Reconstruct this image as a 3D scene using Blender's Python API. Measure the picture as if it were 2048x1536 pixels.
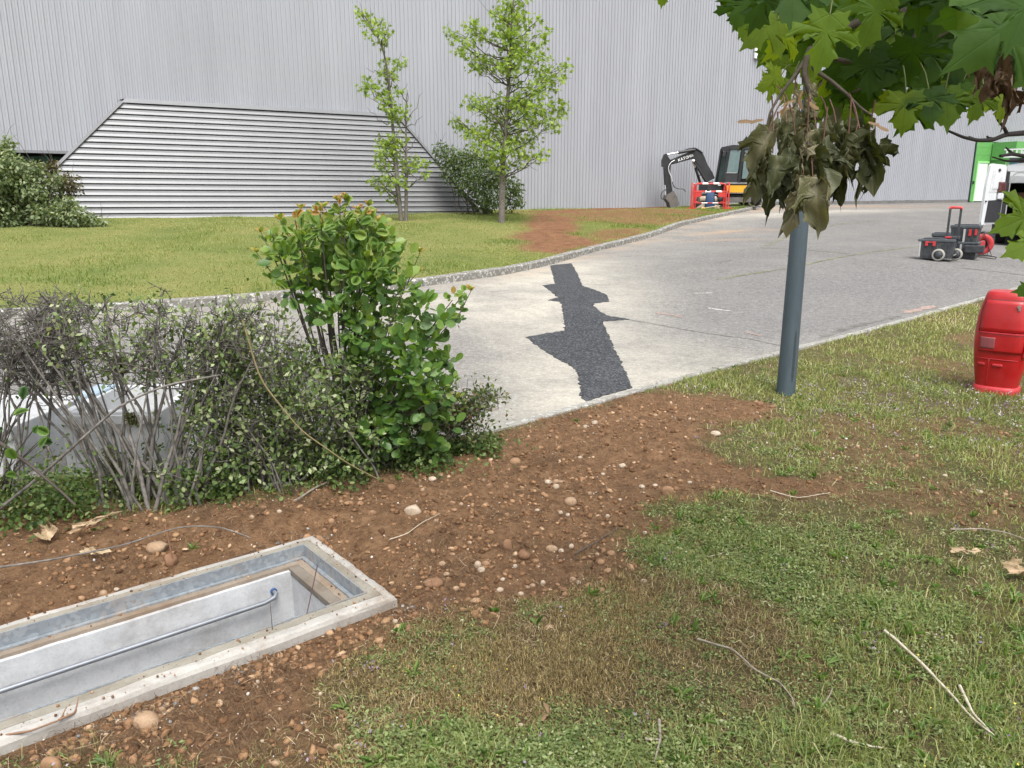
import bpy, bmesh, math, random
import numpy as np
from mathutils import Vector, Matrix, Euler

for _o in list(bpy.data.objects):
    bpy.data.objects.remove(_o)
scene = bpy.context.scene
COL = scene.collection
RNG = np.random.default_rng(7)
random.seed(7)
R = math.radians

# ------------------------------------------------------------------ camera, sky, sun, exposure
CAMZ, PITCH, FPX = 1.65, 13.3, 1538.0
cam = bpy.data.cameras.new('camera')
cam.sensor_fit = 'HORIZONTAL'; cam.sensor_width = 36.0
cam.lens = 36.0 * FPX / 2048.0
cam.clip_start = 0.05; cam.clip_end = 1000
cam_o = bpy.data.objects.new('camera', cam); COL.objects.link(cam_o)
cam_o.location = (0, 0, CAMZ); cam_o.rotation_euler = (R(90 - PITCH), 0, 0)
scene.camera = cam_o

SUN_EL, SUN_AZ = 60.0, 165.0          # azimuth measured clockwise from +Y (behind the camera, to its right)
world = bpy.data.worlds.new('World'); scene.world = world; world.use_nodes = True
wt = world.node_tree; wt.nodes.clear()
w_out = wt.nodes.new('ShaderNodeOutputWorld'); w_bg = wt.nodes.new('ShaderNodeBackground')
w_sky = wt.nodes.new('ShaderNodeTexSky'); w_sky.sky_type = 'NISHITA'; w_sky.sun_disc = False
w_sky.sun_elevation = R(SUN_EL); w_sky.sun_rotation = R(SUN_AZ)
w_sky.air_density = 1.0; w_sky.dust_density = 4.0; w_sky.ozone_density = 1.0
w_hs = wt.nodes.new('ShaderNodeHueSaturation'); w_hs.inputs['Saturation'].default_value = 0.22
wt.links.new(w_sky.outputs[0], w_hs.inputs['Color']); wt.links.new(w_hs.outputs[0], w_bg.inputs[0])
wt.links.new(w_bg.outputs[0], w_out.inputs[0])
w_bg.inputs[1].default_value = 0.13
sun = bpy.data.lights.new('sun', 'SUN'); sun.energy = 1.5; sun.angle = R(30); sun.color = (1.0, 0.965, 0.91)
sun_o = bpy.data.objects.new('sun', sun); COL.objects.link(sun_o)
_d = Vector((math.sin(R(SUN_AZ)) * math.cos(R(SUN_EL)), math.cos(R(SUN_AZ)) * math.cos(R(SUN_EL)), math.sin(R(SUN_EL))))
sun_o.rotation_euler = _d.to_track_quat('Z', 'Y').to_euler(); sun_o.location = (0, -5, 30)
vs = scene.view_settings
scene.display_settings.display_device = 'sRGB'
vs.view_transform = 'Standard'; vs.look = 'None'; vs.gamma = 1.0; vs.use_curve_mapping = False
vs.exposure = 1.15

# ------------------------------------------------------------------ projection helpers (metres <-> the camera that stands here)
_cp, _sp = math.cos(R(PITCH)), math.sin(R(PITCH))
def ray(px, py):
    a = (px - 1024) / FPX; b = (768 - py) / FPX
    return np.array([a, _cp + b * _sp, -_sp + b * _cp])
def at(px, py, d):
    """point whose depth along +Y is d"""
    r = ray(px, py); r = r * (d / r[1])
    return np.array([r[0], r[1], r[2] + CAMZ])

# ------------------------------------------------------------------ terrain height: smooth surface through surveyed points
_CTRL = np.array([
 (-30,0,0),(-12,0,0),(0,-6,0),(0,0,0),(12,0,0),(30,0,.1),(-6,3,0),(0,3,0),(4,3,0),(8,4,0),(-2,4.7,0),(-8,4.5,0),(0,5.4,0),(.6,6.4,0),(3,6.6,0),(4,5,0),(12,8,.1),
 (3.1,8.6,.05),(4.9,10,.15),(8.6,13.2,.3),(13,17,.45),(-6.5,10,.15),(-14,9.6,.15),(-30,9,.15),
 (-1.34,11.5,.40),(-.11,13.2,.42),(.77,15.3,.44),(1.87,18,.51),(3.7,22,.66),(5.5,25,.90),(7.7,28.5,1.11),(11.6,35,1.50),
 (7.86,14.5,.55),(11.1,18,.58),(17,24,.72),(11.1,26,.93),(17.1,39.9,1.55),(25.6,44.5,1.65),(40,52,1.8),(25,34,1.25),(30,24,.7),(40,30,.9),
 (-13,22.8,1.1),(-7.9,25.5,1.1),(-25,16.5,1.05),(-3.3,24,.98),(-.33,24.5,.97),(.5,31.1,1.25),(9.7,36,1.38),(-7,15,.46),(-9,19,.83),(-3,17,.58),(-16,15,.5)], float)
def _tps(r2):
    return np.where(r2 > 1e-12, r2 * np.log(np.maximum(r2, 1e-12)), 0.0)
_n = len(_CTRL)
_A = np.zeros((_n + 3, _n + 3)); _dd = ((_CTRL[:, None, :2] - _CTRL[None, :, :2]) ** 2).sum(-1)
_A[:_n, :_n] = _tps(_dd) + np.eye(_n) * 6.0
_A[:_n, _n] = 1; _A[:_n, _n + 1:] = _CTRL[:, :2]; _A[_n, :_n] = 1; _A[_n + 1:, :_n] = _CTRL[:, :2].T
_w = np.linalg.solve(_A, np.concatenate([_CTRL[:, 2], np.zeros(3)]))
def H(x, y):
    x = np.atleast_1d(np.asarray(x, float)); y = np.atleast_1d(np.asarray(y, float))
    sh = np.broadcast(x, y).shape; x = np.broadcast_to(x, sh).ravel(); y = np.broadcast_to(y, sh).ravel()
    out = np.empty(len(x))
    for s in range(0, len(x), 60000):
        p = np.stack([x[s:s + 60000], y[s:s + 60000]], 1)
        k = _tps(((p[:, None] - _CTRL[None, :, :2]) ** 2).sum(-1))
        out[s:s + 60000] = k @ _w[:_n] + _w[_n] + p @ _w[_n + 1:]
    # the strip the camera stands on is flat
    f = np.clip((np.hypot(x * .6, y) - 5.0) / 2.5, 0, 1); f = f * f * (3 - 2 * f)
    return (out * f).reshape(sh)
def h(x, y): return float(H(x, y)[0])
def gp(px, py, dz=0.0):
    """ground point seen at a pixel (ray marched onto the terrain raised by dz)"""
    r = ray(px, py); lo = 1.2
    ts = np.concatenate([np.arange(1.2, 12, .05), np.arange(12, 70, .15)]) / r[1]
    d = CAMZ + r[2] * ts - (H(r[0] * ts, r[1] * ts) + dz)
    i = int(np.argmax(d < 0))
    if d[i] >= 0: i = len(ts) - 1
    a, b = (ts[i - 1], ts[i]) if i else (ts[0], ts[0])
    if i:
        t = a + (b - a) * d[i - 1] / (d[i - 1] - d[i])
    else: t = a
    return np.array([r[0] * t, r[1] * t, CAMZ + r[2] * t])

def resample(pts, n):
    pts = np.asarray(pts, float); s = np.concatenate([[0], np.cumsum(np.hypot(*np.diff(pts[:, :2], axis=0).T))])
    u = np.linspace(0, s[-1], n)
    return np.stack([np.interp(u, s, pts[:, k]) for k in range(pts.shape[1])], 1)
def smoothline(pts, n, it=3):
    p = resample(pts, n)
    for _ in range(it):
        p[1:-1] = (p[:-2] + 2 * p[1:-1] + p[2:]) / 4
    return p
def fbm(x, y, sc, oct=4, seed=0, gain=.5):
    """value noise"""
    rs = np.random.default_rng(seed); tab = rs.random((256, 256)); out = np.zeros(np.broadcast(x, y).shape); amp = 1; tot = 0
    for o in range(oct):
        X = x * sc * 2 ** o + 17.3 * o; Y = y * sc * 2 ** o + 9.1 * o
        xi = np.floor(X).astype(int); yi = np.floor(Y).astype(int); fx = X - xi; fy = Y - yi
        fx = fx * fx * (3 - 2 * fx); fy = fy * fy * (3 - 2 * fy)
        g = lambda a, b: tab[a % 256, b % 256]
        v = (g(xi, yi) * (1 - fx) + g(xi + 1, yi) * fx) * (1 - fy) + (g(xi, yi + 1) * (1 - fx) + g(xi + 1, yi + 1) * fx) * fy
        out += amp * v; tot += amp; amp *= gain
    return out / tot
def sstep(a, b, x):
    t = np.clip((x - a) / (b - a), 0, 1); return t * t * (3 - 2 * t)
def poly_sd(x, y, poly):
    """signed distance to a polygon, negative inside"""
    x = np.asarray(x, float); y = np.asarray(y, float); poly = np.asarray(poly, float)
    d = np.full(x.shape, 1e9); ins = np.zeros(x.shape, bool); n = len(poly)
    for i in range(n):
        a = poly[i]; b = poly[(i + 1) % n]; e = b - a
        t = np.clip(((x - a[0]) * e[0] + (y - a[1]) * e[1]) / (e @ e + 1e-12), 0, 1)
        d = np.minimum(d, np.hypot(x - a[0] - t * e[0], y - a[1] - t * e[1]))
        c = (a[1] > y) != (b[1] > y)
        with np.errstate(divide='ignore', invalid='ignore'):
            ins ^= c & (x < (b[0] - a[0]) * (y - a[1]) / (b[1] - a[1] + 1e-30) + a[0])
    return np.where(ins, -d, d)
def line_sd(x, y, line):
    """signed side distance to an open polyline (left of travel positive)"""
    x = np.asarray(x, float); y = np.asarray(y, float); best = np.full(x.shape, 1e9); sg = np.ones(x.shape)
    for i in range(len(line) - 1):
        a = line[i, :2]; e = line[i + 1, :2] - a
        t = np.clip(((x - a[0]) * e[0] + (y - a[1]) * e[1]) / (e @ e), 0, 1)
        d = np.hypot(x - a[0] - t * e[0], y - a[1] - t * e[1])
        c = e[0] * (y - a[1]) - e[1] * (x - a[0])
        m = d < best; best = np.where(m, d, best); sg = np.where(m, np.sign(c), sg)
    return best * sg

# ------------------------------------------------------------------ object helpers
def link(o, parent=None, label=None, cat=None, group=None, kind=None):
    COL.objects.link(o)
    if parent is not None: o.parent = parent
    return tag(o, label, cat, group, kind)
def tag(o, label=None, cat=None, group=None, kind=None):
    if label: o['label'] = label
    if cat: o['category'] = cat
    if group: o['group'] = group
    if kind: o['kind'] = kind
    return o
def empty(name, loc=(0, 0, 0), rz=0.0, **k):
    o = bpy.data.objects.new(name, None); o.empty_display_size = .2
    o.location = Vector([float(v) for v in loc]); o.rotation_euler = (0, 0, rz)
    return link(o, None, **k)
def copy_tree(o, parent=None):
    c = o.copy(); COL.objects.link(c)
    if parent is not None: c.parent = parent
    for ch in list(o.children): copy_tree(ch, c)
    return c
def np_mesh(name, V, F, mat=None, tint=None, smooth=False, attrs=None):
    """mesh from arrays; F is (m,3) or (m,4)"""
    V = np.asarray(V, np.float32); F = np.asarray(F, np.int32)
    me = bpy.data.meshes.new(name); k = F.shape[1]
    me.vertices.add(len(V)); me.vertices.foreach_set('co', V.ravel())
    me.loops.add(F.size); me.loops.foreach_set('vertex_index', F.ravel())
    me.polygons.add(len(F)); me.polygons.foreach_set('loop_start', np.arange(0, F.size, k, dtype=np.int32))
    me.polygons.foreach_set('loop_total', np.full(len(F), k, np.int32))
    if smooth: me.polygons.foreach_set('use_smooth', np.ones(len(F), bool))
    attrs = dict(attrs or {})
    if tint is not None: attrs['tint'] = tint
    for nm, v in attrs.items():
        a = me.attributes.new(nm, 'FLOAT', 'POINT'); a.data.foreach_set('value', np.asarray(v, np.float32))
    if mat is not None: me.materials.append(mat)
    me.update(); me.validate()
    return me
def np_obj(name, V, F, mat=None, parent=None, tint=None, smooth=False, attrs=None, **k):
    return link(bpy.data.objects.new(name, np_mesh(name, V, F, mat, tint, smooth, attrs)), parent, **k)

class MB:
    """collects simple solids into one mesh"""
    def __init__(s): s.v = []; s.f = []; s.sm = []
    def add(s, v, f, smooth=False):
        b = len(s.v); s.v += [tuple(map(float, p)) for p in v]; s.f += [tuple(b + i for i in q) for q in f]; s.sm += [smooth] * len(f); return s
    def box(s, c, d, rz=0.0, M=None, bev=0.0):
        bm = bmesh.new(); bmesh.ops.create_cube(bm, size=1)
        for v in bm.verts: v.co = Vector((v.co.x * d[0], v.co.y * d[1], v.co.z * d[2]))
        if bev > 0: bmesh.ops.bevel(bm, geom=bm.edges[:], offset=bev, segments=2, affect='EDGES', profile=.6)
        T = Matrix.Translation(Vector([float(x) for x in c])) @ (M.to_4x4() if M else Matrix.Rotation(rz, 4, 'Z'))
        bm.verts.ensure_lookup_table(); vs_ = [T @ v.co for v in bm.verts]
        bm.verts.index_update(); fs = [[v.index for v in f.verts] for f in bm.faces]; bm.free()
        return s.add(vs_, fs)
    def quad(s, *p): return s.add(p, [tuple(range(len(p)))])
    def prism(s, prof, axis, a, b):
        """2D profile extruded along an axis ('x': prof=(y,z), 'y': prof=(x,z), 'z': prof=(x,y))"""
        n = len(prof)
        P = {'x': lambda u, w, t: (t, u, w), 'y': lambda u, w, t: (u, t, w), 'z': lambda u, w, t: (u, w, t)}[axis]
        v = [P(u, w, a) for u, w in prof] + [P(u, w, b) for u, w in prof]
        f = [(i, (i + 1) % n, n + (i + 1) % n, n + i) for i in range(n)] + [tuple(range(n))[::-1], tuple(range(n, 2 * n))]
        return s.add(v, f)
    def tube(s, pts, r, n=8, cap=True, smooth=True):
        pts = [Vector([float(c) for c in p]) for p in pts]; m = len(pts)
        rs = [r] * m if np.isscalar(r) else list(r)
        v = []; up = None
        for i, p in enumerate(pts):
            t = (pts[min(i + 1, m - 1)] - pts[max(i - 1, 0)]).normalized()
            if up is None:
                up = Vector((0, 0, 1)) if abs(t.z) < .9 else Vector((1, 0, 0))
            x = t.cross(up)
            if x.length < 1e-6: x = t.orthogonal()
            x.normalize(); up = x.cross(t)
            for k in range(n):
                a = 2 * math.pi * k / n; v.append(p + (x * math.cos(a) + up * math.sin(a)) * rs[i])
        f = [(i * n + k, i * n + (k + 1) % n, (i + 1) * n + (k + 1) % n, (i + 1) * n + k) for i in range(m - 1) for k in range(n)]
        s.add(v, f, smooth)
        if cap: s.add(v[:n], [tuple(range(n))[::-1]]); s.add(v[-n:], [tuple(range(n))])
        return s
    def cyl(s, a, b, r, n=16, smooth=True): return s.tube([a, b], r, n, True, smooth)
    def lathe(s, prof, n=24, M=None, smooth=True):
        v = []
        for r_, z in prof:
            for k in range(n):
                a = 2 * math.pi * k / n; p = Vector((r_ * math.cos(a), r_ * math.sin(a), z)); v.append(M @ p if M else p)
        f = [(i * n + k, i * n + (k + 1) % n, (i + 1) * n + (k + 1) % n, (i + 1) * n + k) for i in range(len(prof) - 1) for k in range(n)]
        return s.add(v, f, smooth)
    def mesh(s, name, mat):
        me = bpy.data.meshes.new(name); me.from_pydata(s.v, [], s.f)
        me.polygons.foreach_set('use_smooth', s.sm)
        if mat is not None: me.materials.append(mat)
        bm = bmesh.new(); bm.from_mesh(me); bmesh.ops.recalc_face_normals(bm, faces=bm.faces[:]); bm.to_mesh(me); bm.free()
        me.update(); return me
    def build(s, name, mat, parent=None, **k):
        return link(bpy.data.objects.new(name, s.mesh(name, mat)), parent, **k)

# ------------------------------------------------------------------ materials
def nt_new(name):
    m = bpy.data.materials.new(name); m.use_nodes = True; t = m.node_tree
    return m, t, t.nodes['Principled BSDF'], t.nodes['Material Output']
def rgba(c): return (c[0], c[1], c[2], 1.0)
class NT:
    def __init__(s, t): s.t = t
    def n(s, kind, **inp):
        nd = s.t.nodes.new(kind)
        for k, v in inp.items():
            k2 = k.replace('_', ' ')
            sock = nd.inputs.get(k2) or nd.inputs.get(k)
            s.put(sock, v)
        return nd
    def put(s, sock, v):
        if isinstance(v, bpy.types.NodeSocket): s.t.links.new(v, sock)
        elif v is not None:
            if sock.type == 'RGBA' and len(v) == 3: v = rgba(v)
            sock.default_value = v
    def pos(s): return s.t.nodes.new('ShaderNodeNewGeometry').outputs['Position']
    def objco(s): return s.t.nodes.new('ShaderNodeTexCoord').outputs['Object']
    def noise(s, vec, scale, detail=4, rough=.55, dist=0):
        nd = s.n('ShaderNodeTexNoise', Scale=scale, Detail=detail, Roughness=rough, Distortion=dist); s.t.links.new(vec, nd.inputs['Vector']); return nd.outputs['Fac']
    def vscale(s, vec, sc):
        nd = s.t.nodes.new('ShaderNodeVectorMath'); nd.operation = 'MULTIPLY'; s.t.links.new(vec, nd.inputs[0]); nd.inputs[1].default_value = sc; return nd.outputs[0]
    def ramp(s, fac, stops):
        nd = s.t.nodes.new('ShaderNodeValToRGB'); cr = nd.color_ramp
        while len(cr.elements) < len(stops): cr.elements.new(.5)
        for e, (p, c) in zip(cr.elements, stops):
            e.position = p; e.color = rgba(c) if not np.isscalar(c) else (c, c, c, 1)
        s.t.links.new(fac, nd.inputs[0]); return nd.outputs['Color']
    def mix(s, fac, a, b, mode='MIX'):
        nd = s.t.nodes.new('ShaderNodeMix'); nd.data_type = 'RGBA'; nd.blend_type = mode
        s.put(nd.inputs['Factor'], fac); s.put(nd.inputs['A'], a) if False else None
        A = [i for i in nd.inputs if i.identifier == 'A_Color'][0]; B = [i for i in nd.inputs if i.identifier == 'B_Color'][0]
        s.put(A, a); s.put(B, b); return [o for o in nd.outputs if o.identifier == 'Result_Color'][0]
    def math(s, op, a, b=0.0, clamp=False):
        nd = s.t.nodes.new('ShaderNodeMath'); nd.operation = op; nd.use_clamp = clamp
        s.put(nd.inputs[0], a); s.put(nd.inputs[1], b); return nd.outputs[0]
    def attr(s, name):
        nd = s.t.nodes.new('ShaderNodeAttribute'); nd.attribute_name = name; return nd.outputs['Fac']
    def bump(s, height, strength=.3, dist=.01):
        nd = s.n('ShaderNodeBump', Height=height, Strength=strength, Distance=dist); return nd.outputs['Normal']

def paint(name, col, rough=.5, metal=0.0, var=.12, vscale=6.0, bump=0.0, bscale=80.0, dirt=0.0, dirtcol=(.12, .10, .08), coat=0.0, spec=.5, dscale=3.0):
    """painted / plain surface with uneven tone, grain and grime"""
    m, t, b, o = nt_new(name); g = NT(t); p = g.objco()
    n1 = g.noise(p, vscale, 5, .6)
    lo = tuple(c * (1 - var) for c in col); hi = tuple(min(1, c * (1 + var)) for c in col)
    c = g.ramp(n1, [(.3, lo), (.7, hi)])
    if dirt > 0:
        d = g.ramp(g.noise(p, dscale, 7, .7), [(.45, 0.0), (.75, dirt)]); c = g.mix(d, c, dirtcol)
    g.put(b.inputs['Base Color'], c)
    g.put(b.inputs['Roughness'], g.ramp(g.noise(p, vscale * 2.3, 4), [(.3, max(0, rough - .08)), (.7, min(1, rough + .1))]))
    b.inputs['Metallic'].default_value = metal; b.inputs['Specular IOR Level'].default_value = spec
    if coat: b.inputs['Coat Weight'].default_value = coat; b.inputs['Coat Roughness'].default_value = .15
    if bump: g.put(b.inputs['Normal'], g.bump(g.noise(p, bscale, 6, .7), bump, .004))
    return m
def leafmat(name, stops, rough=.5, trans=.35, tcol=None, vein=False, spec=.35, wob=.0):
    """leaf: colour along the 'tint' of each leaf, partly translucent"""
    m, t, b, o = nt_new(name); g = NT(t)
    c = g.ramp(g.attr('tint'), stops)
    n = g.noise(g.pos(), 38.0, 3)
    c = g.mix(.5, c, g.ramp(n, [(.25, (.55, .55, .55)), (.75, (1.0, 1.0, 1.0))]), 'MULTIPLY')
    g.put(b.inputs['Base Color'], c); b.inputs['Roughness'].default_value = rough; b.inputs['Specular IOR Level'].default_value = spec
    if trans > 0:
        tr = t.nodes.new('ShaderNodeBsdfTranslucent')
        g.put(tr.inputs['Color'], g.mix(1.0, c, tcol or (1.9, 1.9, .7), 'MULTIPLY'))
        mx = t.nodes.new('ShaderNodeMixShader'); mx.inputs[0].default_value = trans
        t.links.new(b.outputs[0], mx.inputs[1]); t.links.new(tr.outputs[0], mx.inputs[2]); t.links.new(mx.outputs[0], o.inputs[0])
    return m
# ================================================================== SETTING
NK = smoothline([(-30,4.3),(-14,4.35),(-8,4.35),(-4,4.45),(-2.3,4.6),(-1,4.95),(-.16,5.50),(.6,6.27),(1.8,7.37),(3.29,8.62),(5.08,10.0),(6.7,11.3),(8.54,12.86),(12,16.0),(20,23.6),(40,43)], 400, 6)
FK = smoothline([(-40,9.0),(-14,9.5),(-6.5,10.05),(-3.5,10.7),(-1.4,11.71),(-.11,13.39),(.79,15.38),(1.91,18.15),(3.7,21.68),(5.65,25.5),(7.96,29.28),(10.3,33.2),(12.45,37.0)], 400, 6)
WP, WD, WN = np.array([9.7, 36.0]), np.array([.883, .469]), np.array([.469, -.883])   # wall line, direction, outward normal
def wall(t, out=0.0, z=0.0):
    p = WP + WD * t + WN * out; return np.array([p[0], p[1], z])
LAWN = 0.12
# chamber (concrete pit): right edge corners and long direction
CH_A, CH_B = np.array([-.494, 3.02]), np.array([-1.0, 3.67]); CH_U = np.array([-.773, -.635]); CH_V = np.array([.635, -.773]) * -1  # U: length, V: towards the back edge
CH_C = CH_A; CH_W = .82; CH_L = 2.6
def ch_local(x, y):
    dx, dy = x - CH_C[0], y - CH_C[1]; return dx * CH_U[0] + dy * CH_U[1], dx * CH_V[0] + dy * CH_V[1]

# --- where the verge is bare earth (surveyed outline), where it is dry
SOIL_PX = [(990,872),(1085,835),(1165,812),(1250,786),(1330,775),(1450,795),(1550,808),(1560,835),(1440,850),(1425,890),(1450,925),(1560,952),(1740,968),(1760,990),(1600,1005),(1440,1000),(1380,1030),(1400,1075),(1300,1105),(1210,1150),(1130,1185),(960,1215),(860,1260),(760,1320),(690,1400),(640,1470),(590,1560),(-300,1560),(-300,1010),(0,1000),(330,1012),(500,985),(700,955),(800,935),(900,905)]
SOIL_POLY = np.array([gp(*p)[:2] for p in SOIL_PX])
STRIP_POLY = np.array([gp(*p)[:2] for p in [(1600,960),(1800,955),(2100,990),(2100,1050),(1950,1040),(1800,1010),(1600,1005)]])
DRY_POLY = np.array([gp(*p)[:2] for p in [(860,1260),(1130,1180),(1400,1120),(1480,1180),(1560,1260),(1500,1330),(1350,1400),(1200,1420),(1050,1400),(800,1430),(680,1420)]])
STONY_POLY = np.array([gp(*p)[:2] for p in [(1590,880),(1640,830),(1740,820),(1900,900),(1880,950),(1700,955),(1620,930)]])
def soil_mask(x, y):
    n = (fbm(x, y, 2.2, 4, 11) - .5) * .55 + (fbm(x, y, 9, 3, 12) - .5) * .35
    s = sstep(.16, -.20, poly_sd(x, y, SOIL_POLY) + n * 1.0)
    s2 = sstep(.1, -.12, poly_sd(x, y, STRIP_POLY) + n * 1.2) * .55
    s3 = sstep(.15, -.2, poly_sd(x, y, STONY_POLY) + n) * .5
    patch = sstep(.62, .72, fbm(x, y, .9, 4, 21)) * .5 * sstep(.5, 2.0, y)
    return np.maximum.reduce([s, s2, s3, patch])
def dry_mask(x, y):
    n = (fbm(x, y, 1.6, 4, 31) - .5) * 1.1
    d = sstep(.3, -.35, poly_sd(x, y, DRY_POLY) + n * .9)
    return np.maximum(d, sstep(.52, .68, fbm(x, y, .7, 4, 32)) * .55)
def relief(x, y, s):
    near = sstep(9.0, 6.0, np.hypot(x, y))
    cl = (fbm(x, y, 4, 5, 41, .62) - .5) * .085 + np.abs(fbm(x, y, 14, 3, 42) - .5) * .05
    gr = (fbm(x, y, 3, 4, 43) - .5) * .045
    mound = .05 * np.exp(-((x - .9) ** 2 / .5 + (y - 5.4) ** 2 / .35)) + .035 * np.exp(-((x + 1.2) ** 2 / .6 + (y - 3.85) ** 2 / .05))
    u, v = ch_local(x, y)                                  # the soil is levelled round the pit
    fl = sstep(.02, .25, np.maximum.reduce([-u, -v, v - CH_W]))
    kb = sstep(.0, .25, -line_sd(x, y, NK))
    return (near * (s * (cl + mound) + (1 - s) * gr) * kb - .01) * fl - .055 * (1 - fl)
def verge_z(x, y):
    s = soil_mask(x, y); return H(x, y) + relief(x, y, s)

# --- materials of the ground
def ground_mat():
    m, t, b, o = nt_new('verge_earth_and_turf'); g = NT(t); p = g.pos(); s = g.attr('soil'); d = g.attr('dry')
    fine = g.noise(p, 95, 8, .8); mid = g.noise(p, 11, 6, .65)
    soil = g.ramp(mid, [(.25, (.105, .055, .028)), (.5, (.205, .116, .060)), (.75, (.31, .187, .103))])
    soil = g.mix(g.ramp(fine, [(.45, 0.0), (.75, .6)]), soil, (.40, .255, .155))
    soil = g.mix(g.ramp(g.noise(p, 40, 5, .7), [(.35, .6), (.52, 0.0)]), soil, (.065, .034, .019))
    turf = g.ramp(mid, [(.3, (.085, .080, .034)), (.55, (.140, .124, .056)), (.75, (.20, .16, .085))])
    dry = g.ramp(g.noise(p, 18, 6, .7), [(.3, (.090, .060, .031)), (.55, (.170, .118, .060)), (.75, (.26, .19, .10))])
    turf = g.mix(g.math('MULTIPLY', d, .85), turf, dry)
    turf = g.mix(g.ramp(fine, [(.3, .55), (.55, 0.0)]), turf, (.045, .038, .020))
    thin = g.ramp(g.noise(p, 3.2, 5, .6), [(.5, 0.0), (.75, .45)])
    turf = g.mix(thin, turf, soil)
    g.put(b.inputs['Base Color'], g.mix(s, turf, soil)); b.inputs['Roughness'].default_value = .95; b.inputs['Specular IOR Level'].default_value = .15
    hgt = g.math('ADD', g.math('MULTIPLY', fine, .4), g.noise(p, 45, 8, .75))
    g.put(b.inputs['Normal'], g.bump(hgt, 1.0, .03)); return m
def lawn_mat():
    m, t, b, o = nt_new('lawn_turf'); g = NT(t); p = g.pos(); s = g.attr('soil')
    a = g.noise(p, .55, 6, .65); f = g.noise(p, 30, 6, .7)
    c = g.ramp(a, [(.3, (.115, .145, .042)), (.5, (.17, .185, .06)), (.68, (.22, .21, .08))])
    c = g.mix(g.ramp(f, [(.3, .5), (.6, 0.0)]), c, (.05, .06, .018))
    so = g.ramp(g.noise(p, 4, 6, .7), [(.3, (.11, .052, .027)), (.7, (.23, .122, .068))])
    g.put(b.inputs['Base Color'], g.mix(s, c, so)); b.inputs['Roughness'].default_value = .95; b.inputs['Specular IOR Level'].default_value = .1
    g.put(b.inputs['Normal'], g.bump(f, .6, .03)); return m
def road_mat():
    m, t, b, o = nt_new('worn_asphalt'); g = NT(t); p = g.pos()
    grit = g.math('ADD', g.math('MULTIPLY', g.noise(p, 110, 3, .8), .28), g.math('ADD', g.math('MULTIPLY', g.noise(p, 40, 4, .85), .34), g.math('MULTIPLY', g.noise(p, 15, 5, .9), .38))); midn = g.noise(p, 2.2, 7, .75)
    streak = g.noise(g.vscale(p, (.9, 1.15, 1)), 1.1, 8, .68, .3); speck = g.noise(p, 26, 2, .9)
    base = g.ramp(grit, [(.38, (.050, .048, .046)), (.50, (.130, .125, .120)), (.60, (.330, .318, .306))])
    base = g.mix(g.ramp(midn, [(.3, .40), (.6, 0.0)]), base, (.16, .155, .15)); base = g.mix(g.ramp(g.noise(p, .7, 7, .7), [(.45, 0.0), (.75, .4)]), base, (.27, .258, .237))
    dust = g.math('MULTIPLY', g.attr('dust'), g.ramp(streak, [(.28, .20), (.62, .95)]))
    base = g.mix(dust, base, g.mix(g.ramp(grit, [(.38, .0), (.62, 1.0)]), (.28, .260, .218), (.50, .475, .41)))
    base = g.mix(g.math('MULTIPLY', g.attr('rust'), g.ramp(streak, [(.42, 0.0), (.62, .8)])), base, (.38, .25, .15))
    base = g.mix(g.math('MULTIPLY', g.attr('dark'), g.ramp(streak, [(.3, .25), (.7, .65)])), base, g.mix(g.ramp(grit, [(.38, .0), (.62, 1.0)]), (.055, .054, .055), (.24, .235, .235)))
    base = g.mix(g.ramp(speck, [(.66, 0.0), (.74, .7)]), base, (.52, .51, .49)); base = g.mix(g.ramp(g.noise(p, 31, 2, .9), [(.24, .7), (.31, 0.0)]), base, (.06, .058, .056))
    g.put(b.inputs['Base Color'], base); b.inputs['Roughness'].default_value = .9; b.inputs['Specular IOR Level'].default_value = .25
    g.put(b.inputs['Normal'], g.bump(g.math('ADD', grit, g.noise(p, 45, 3, .6)), .5, .006)); return m
M_VERGE, M_LAWN, M_ROAD = ground_mat(), lawn_mat(), road_mat()
def patch_mat():
    m, t, b, o = nt_new('fresh_black_asphalt'); g = NT(t); p = g.pos()
    v = t.nodes.new('ShaderNodeTexVoronoi'); v.inputs['Scale'].default_value = 62; t.links.new(p, v.inputs['Vector'])
    c = g.ramp(v.outputs['Color'], [(.2, (.008, .009, .011)), (.55, (.026, .028, .033)), (.8, (.085, .090, .100))])
    c = g.mix(g.ramp(g.noise(p, 2.6, 6, .7), [(.48, 0.0), (.75, .35)]), c, (.11, .11, .11))
    g.put(b.inputs['Base Color'], c); b.inputs['Roughness'].default_value = .62
    g.put(b.inputs['Normal'], g.bump(v.outputs['Distance'], .9, .01)); return m
def concrete(name, col, stain=(.16, .13, .10), lichen=0.0, rough=.85, bsc=60, amt=.5):
    m, t, b, o = nt_new(name); g = NT(t); p = g.pos()
    c = g.ramp(g.noise(p, 5, 7, .7), [(.28, tuple(x * .72 for x in col)), (.55, col), (.8, tuple(min(1, x * 1.15) for x in col))])
    c = g.mix(g.ramp(g.noise(p, 90, 4, .8), [(.35, .35), (.5, 0.0)]), c, tuple(x * .55 for x in col))
    c = g.mix(g.ramp(g.noise(p, 2.7, 8, .75), [(.5, 0.0), (.72, amt)]), c, stain)
    if lichen > 0:
        c = g.mix(g.ramp(g.noise(p, 16, 5, .8), [(.53, 0.0), (.6, lichen)]), c, (.60, .60, .56))
    g.put(b.inputs['Base Color'], c); b.inputs['Roughness'].default_value = rough; b.inputs['Specular IOR Level'].default_value = .3
    g.put(b.inputs['Normal'], g.bump(g.noise(p, bsc, 7, .75), .35, .006)); return m
M_KERB = concrete('weathered_kerb_concrete', (.19, .183, .165), (.10, .095, .08), .75)
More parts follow.
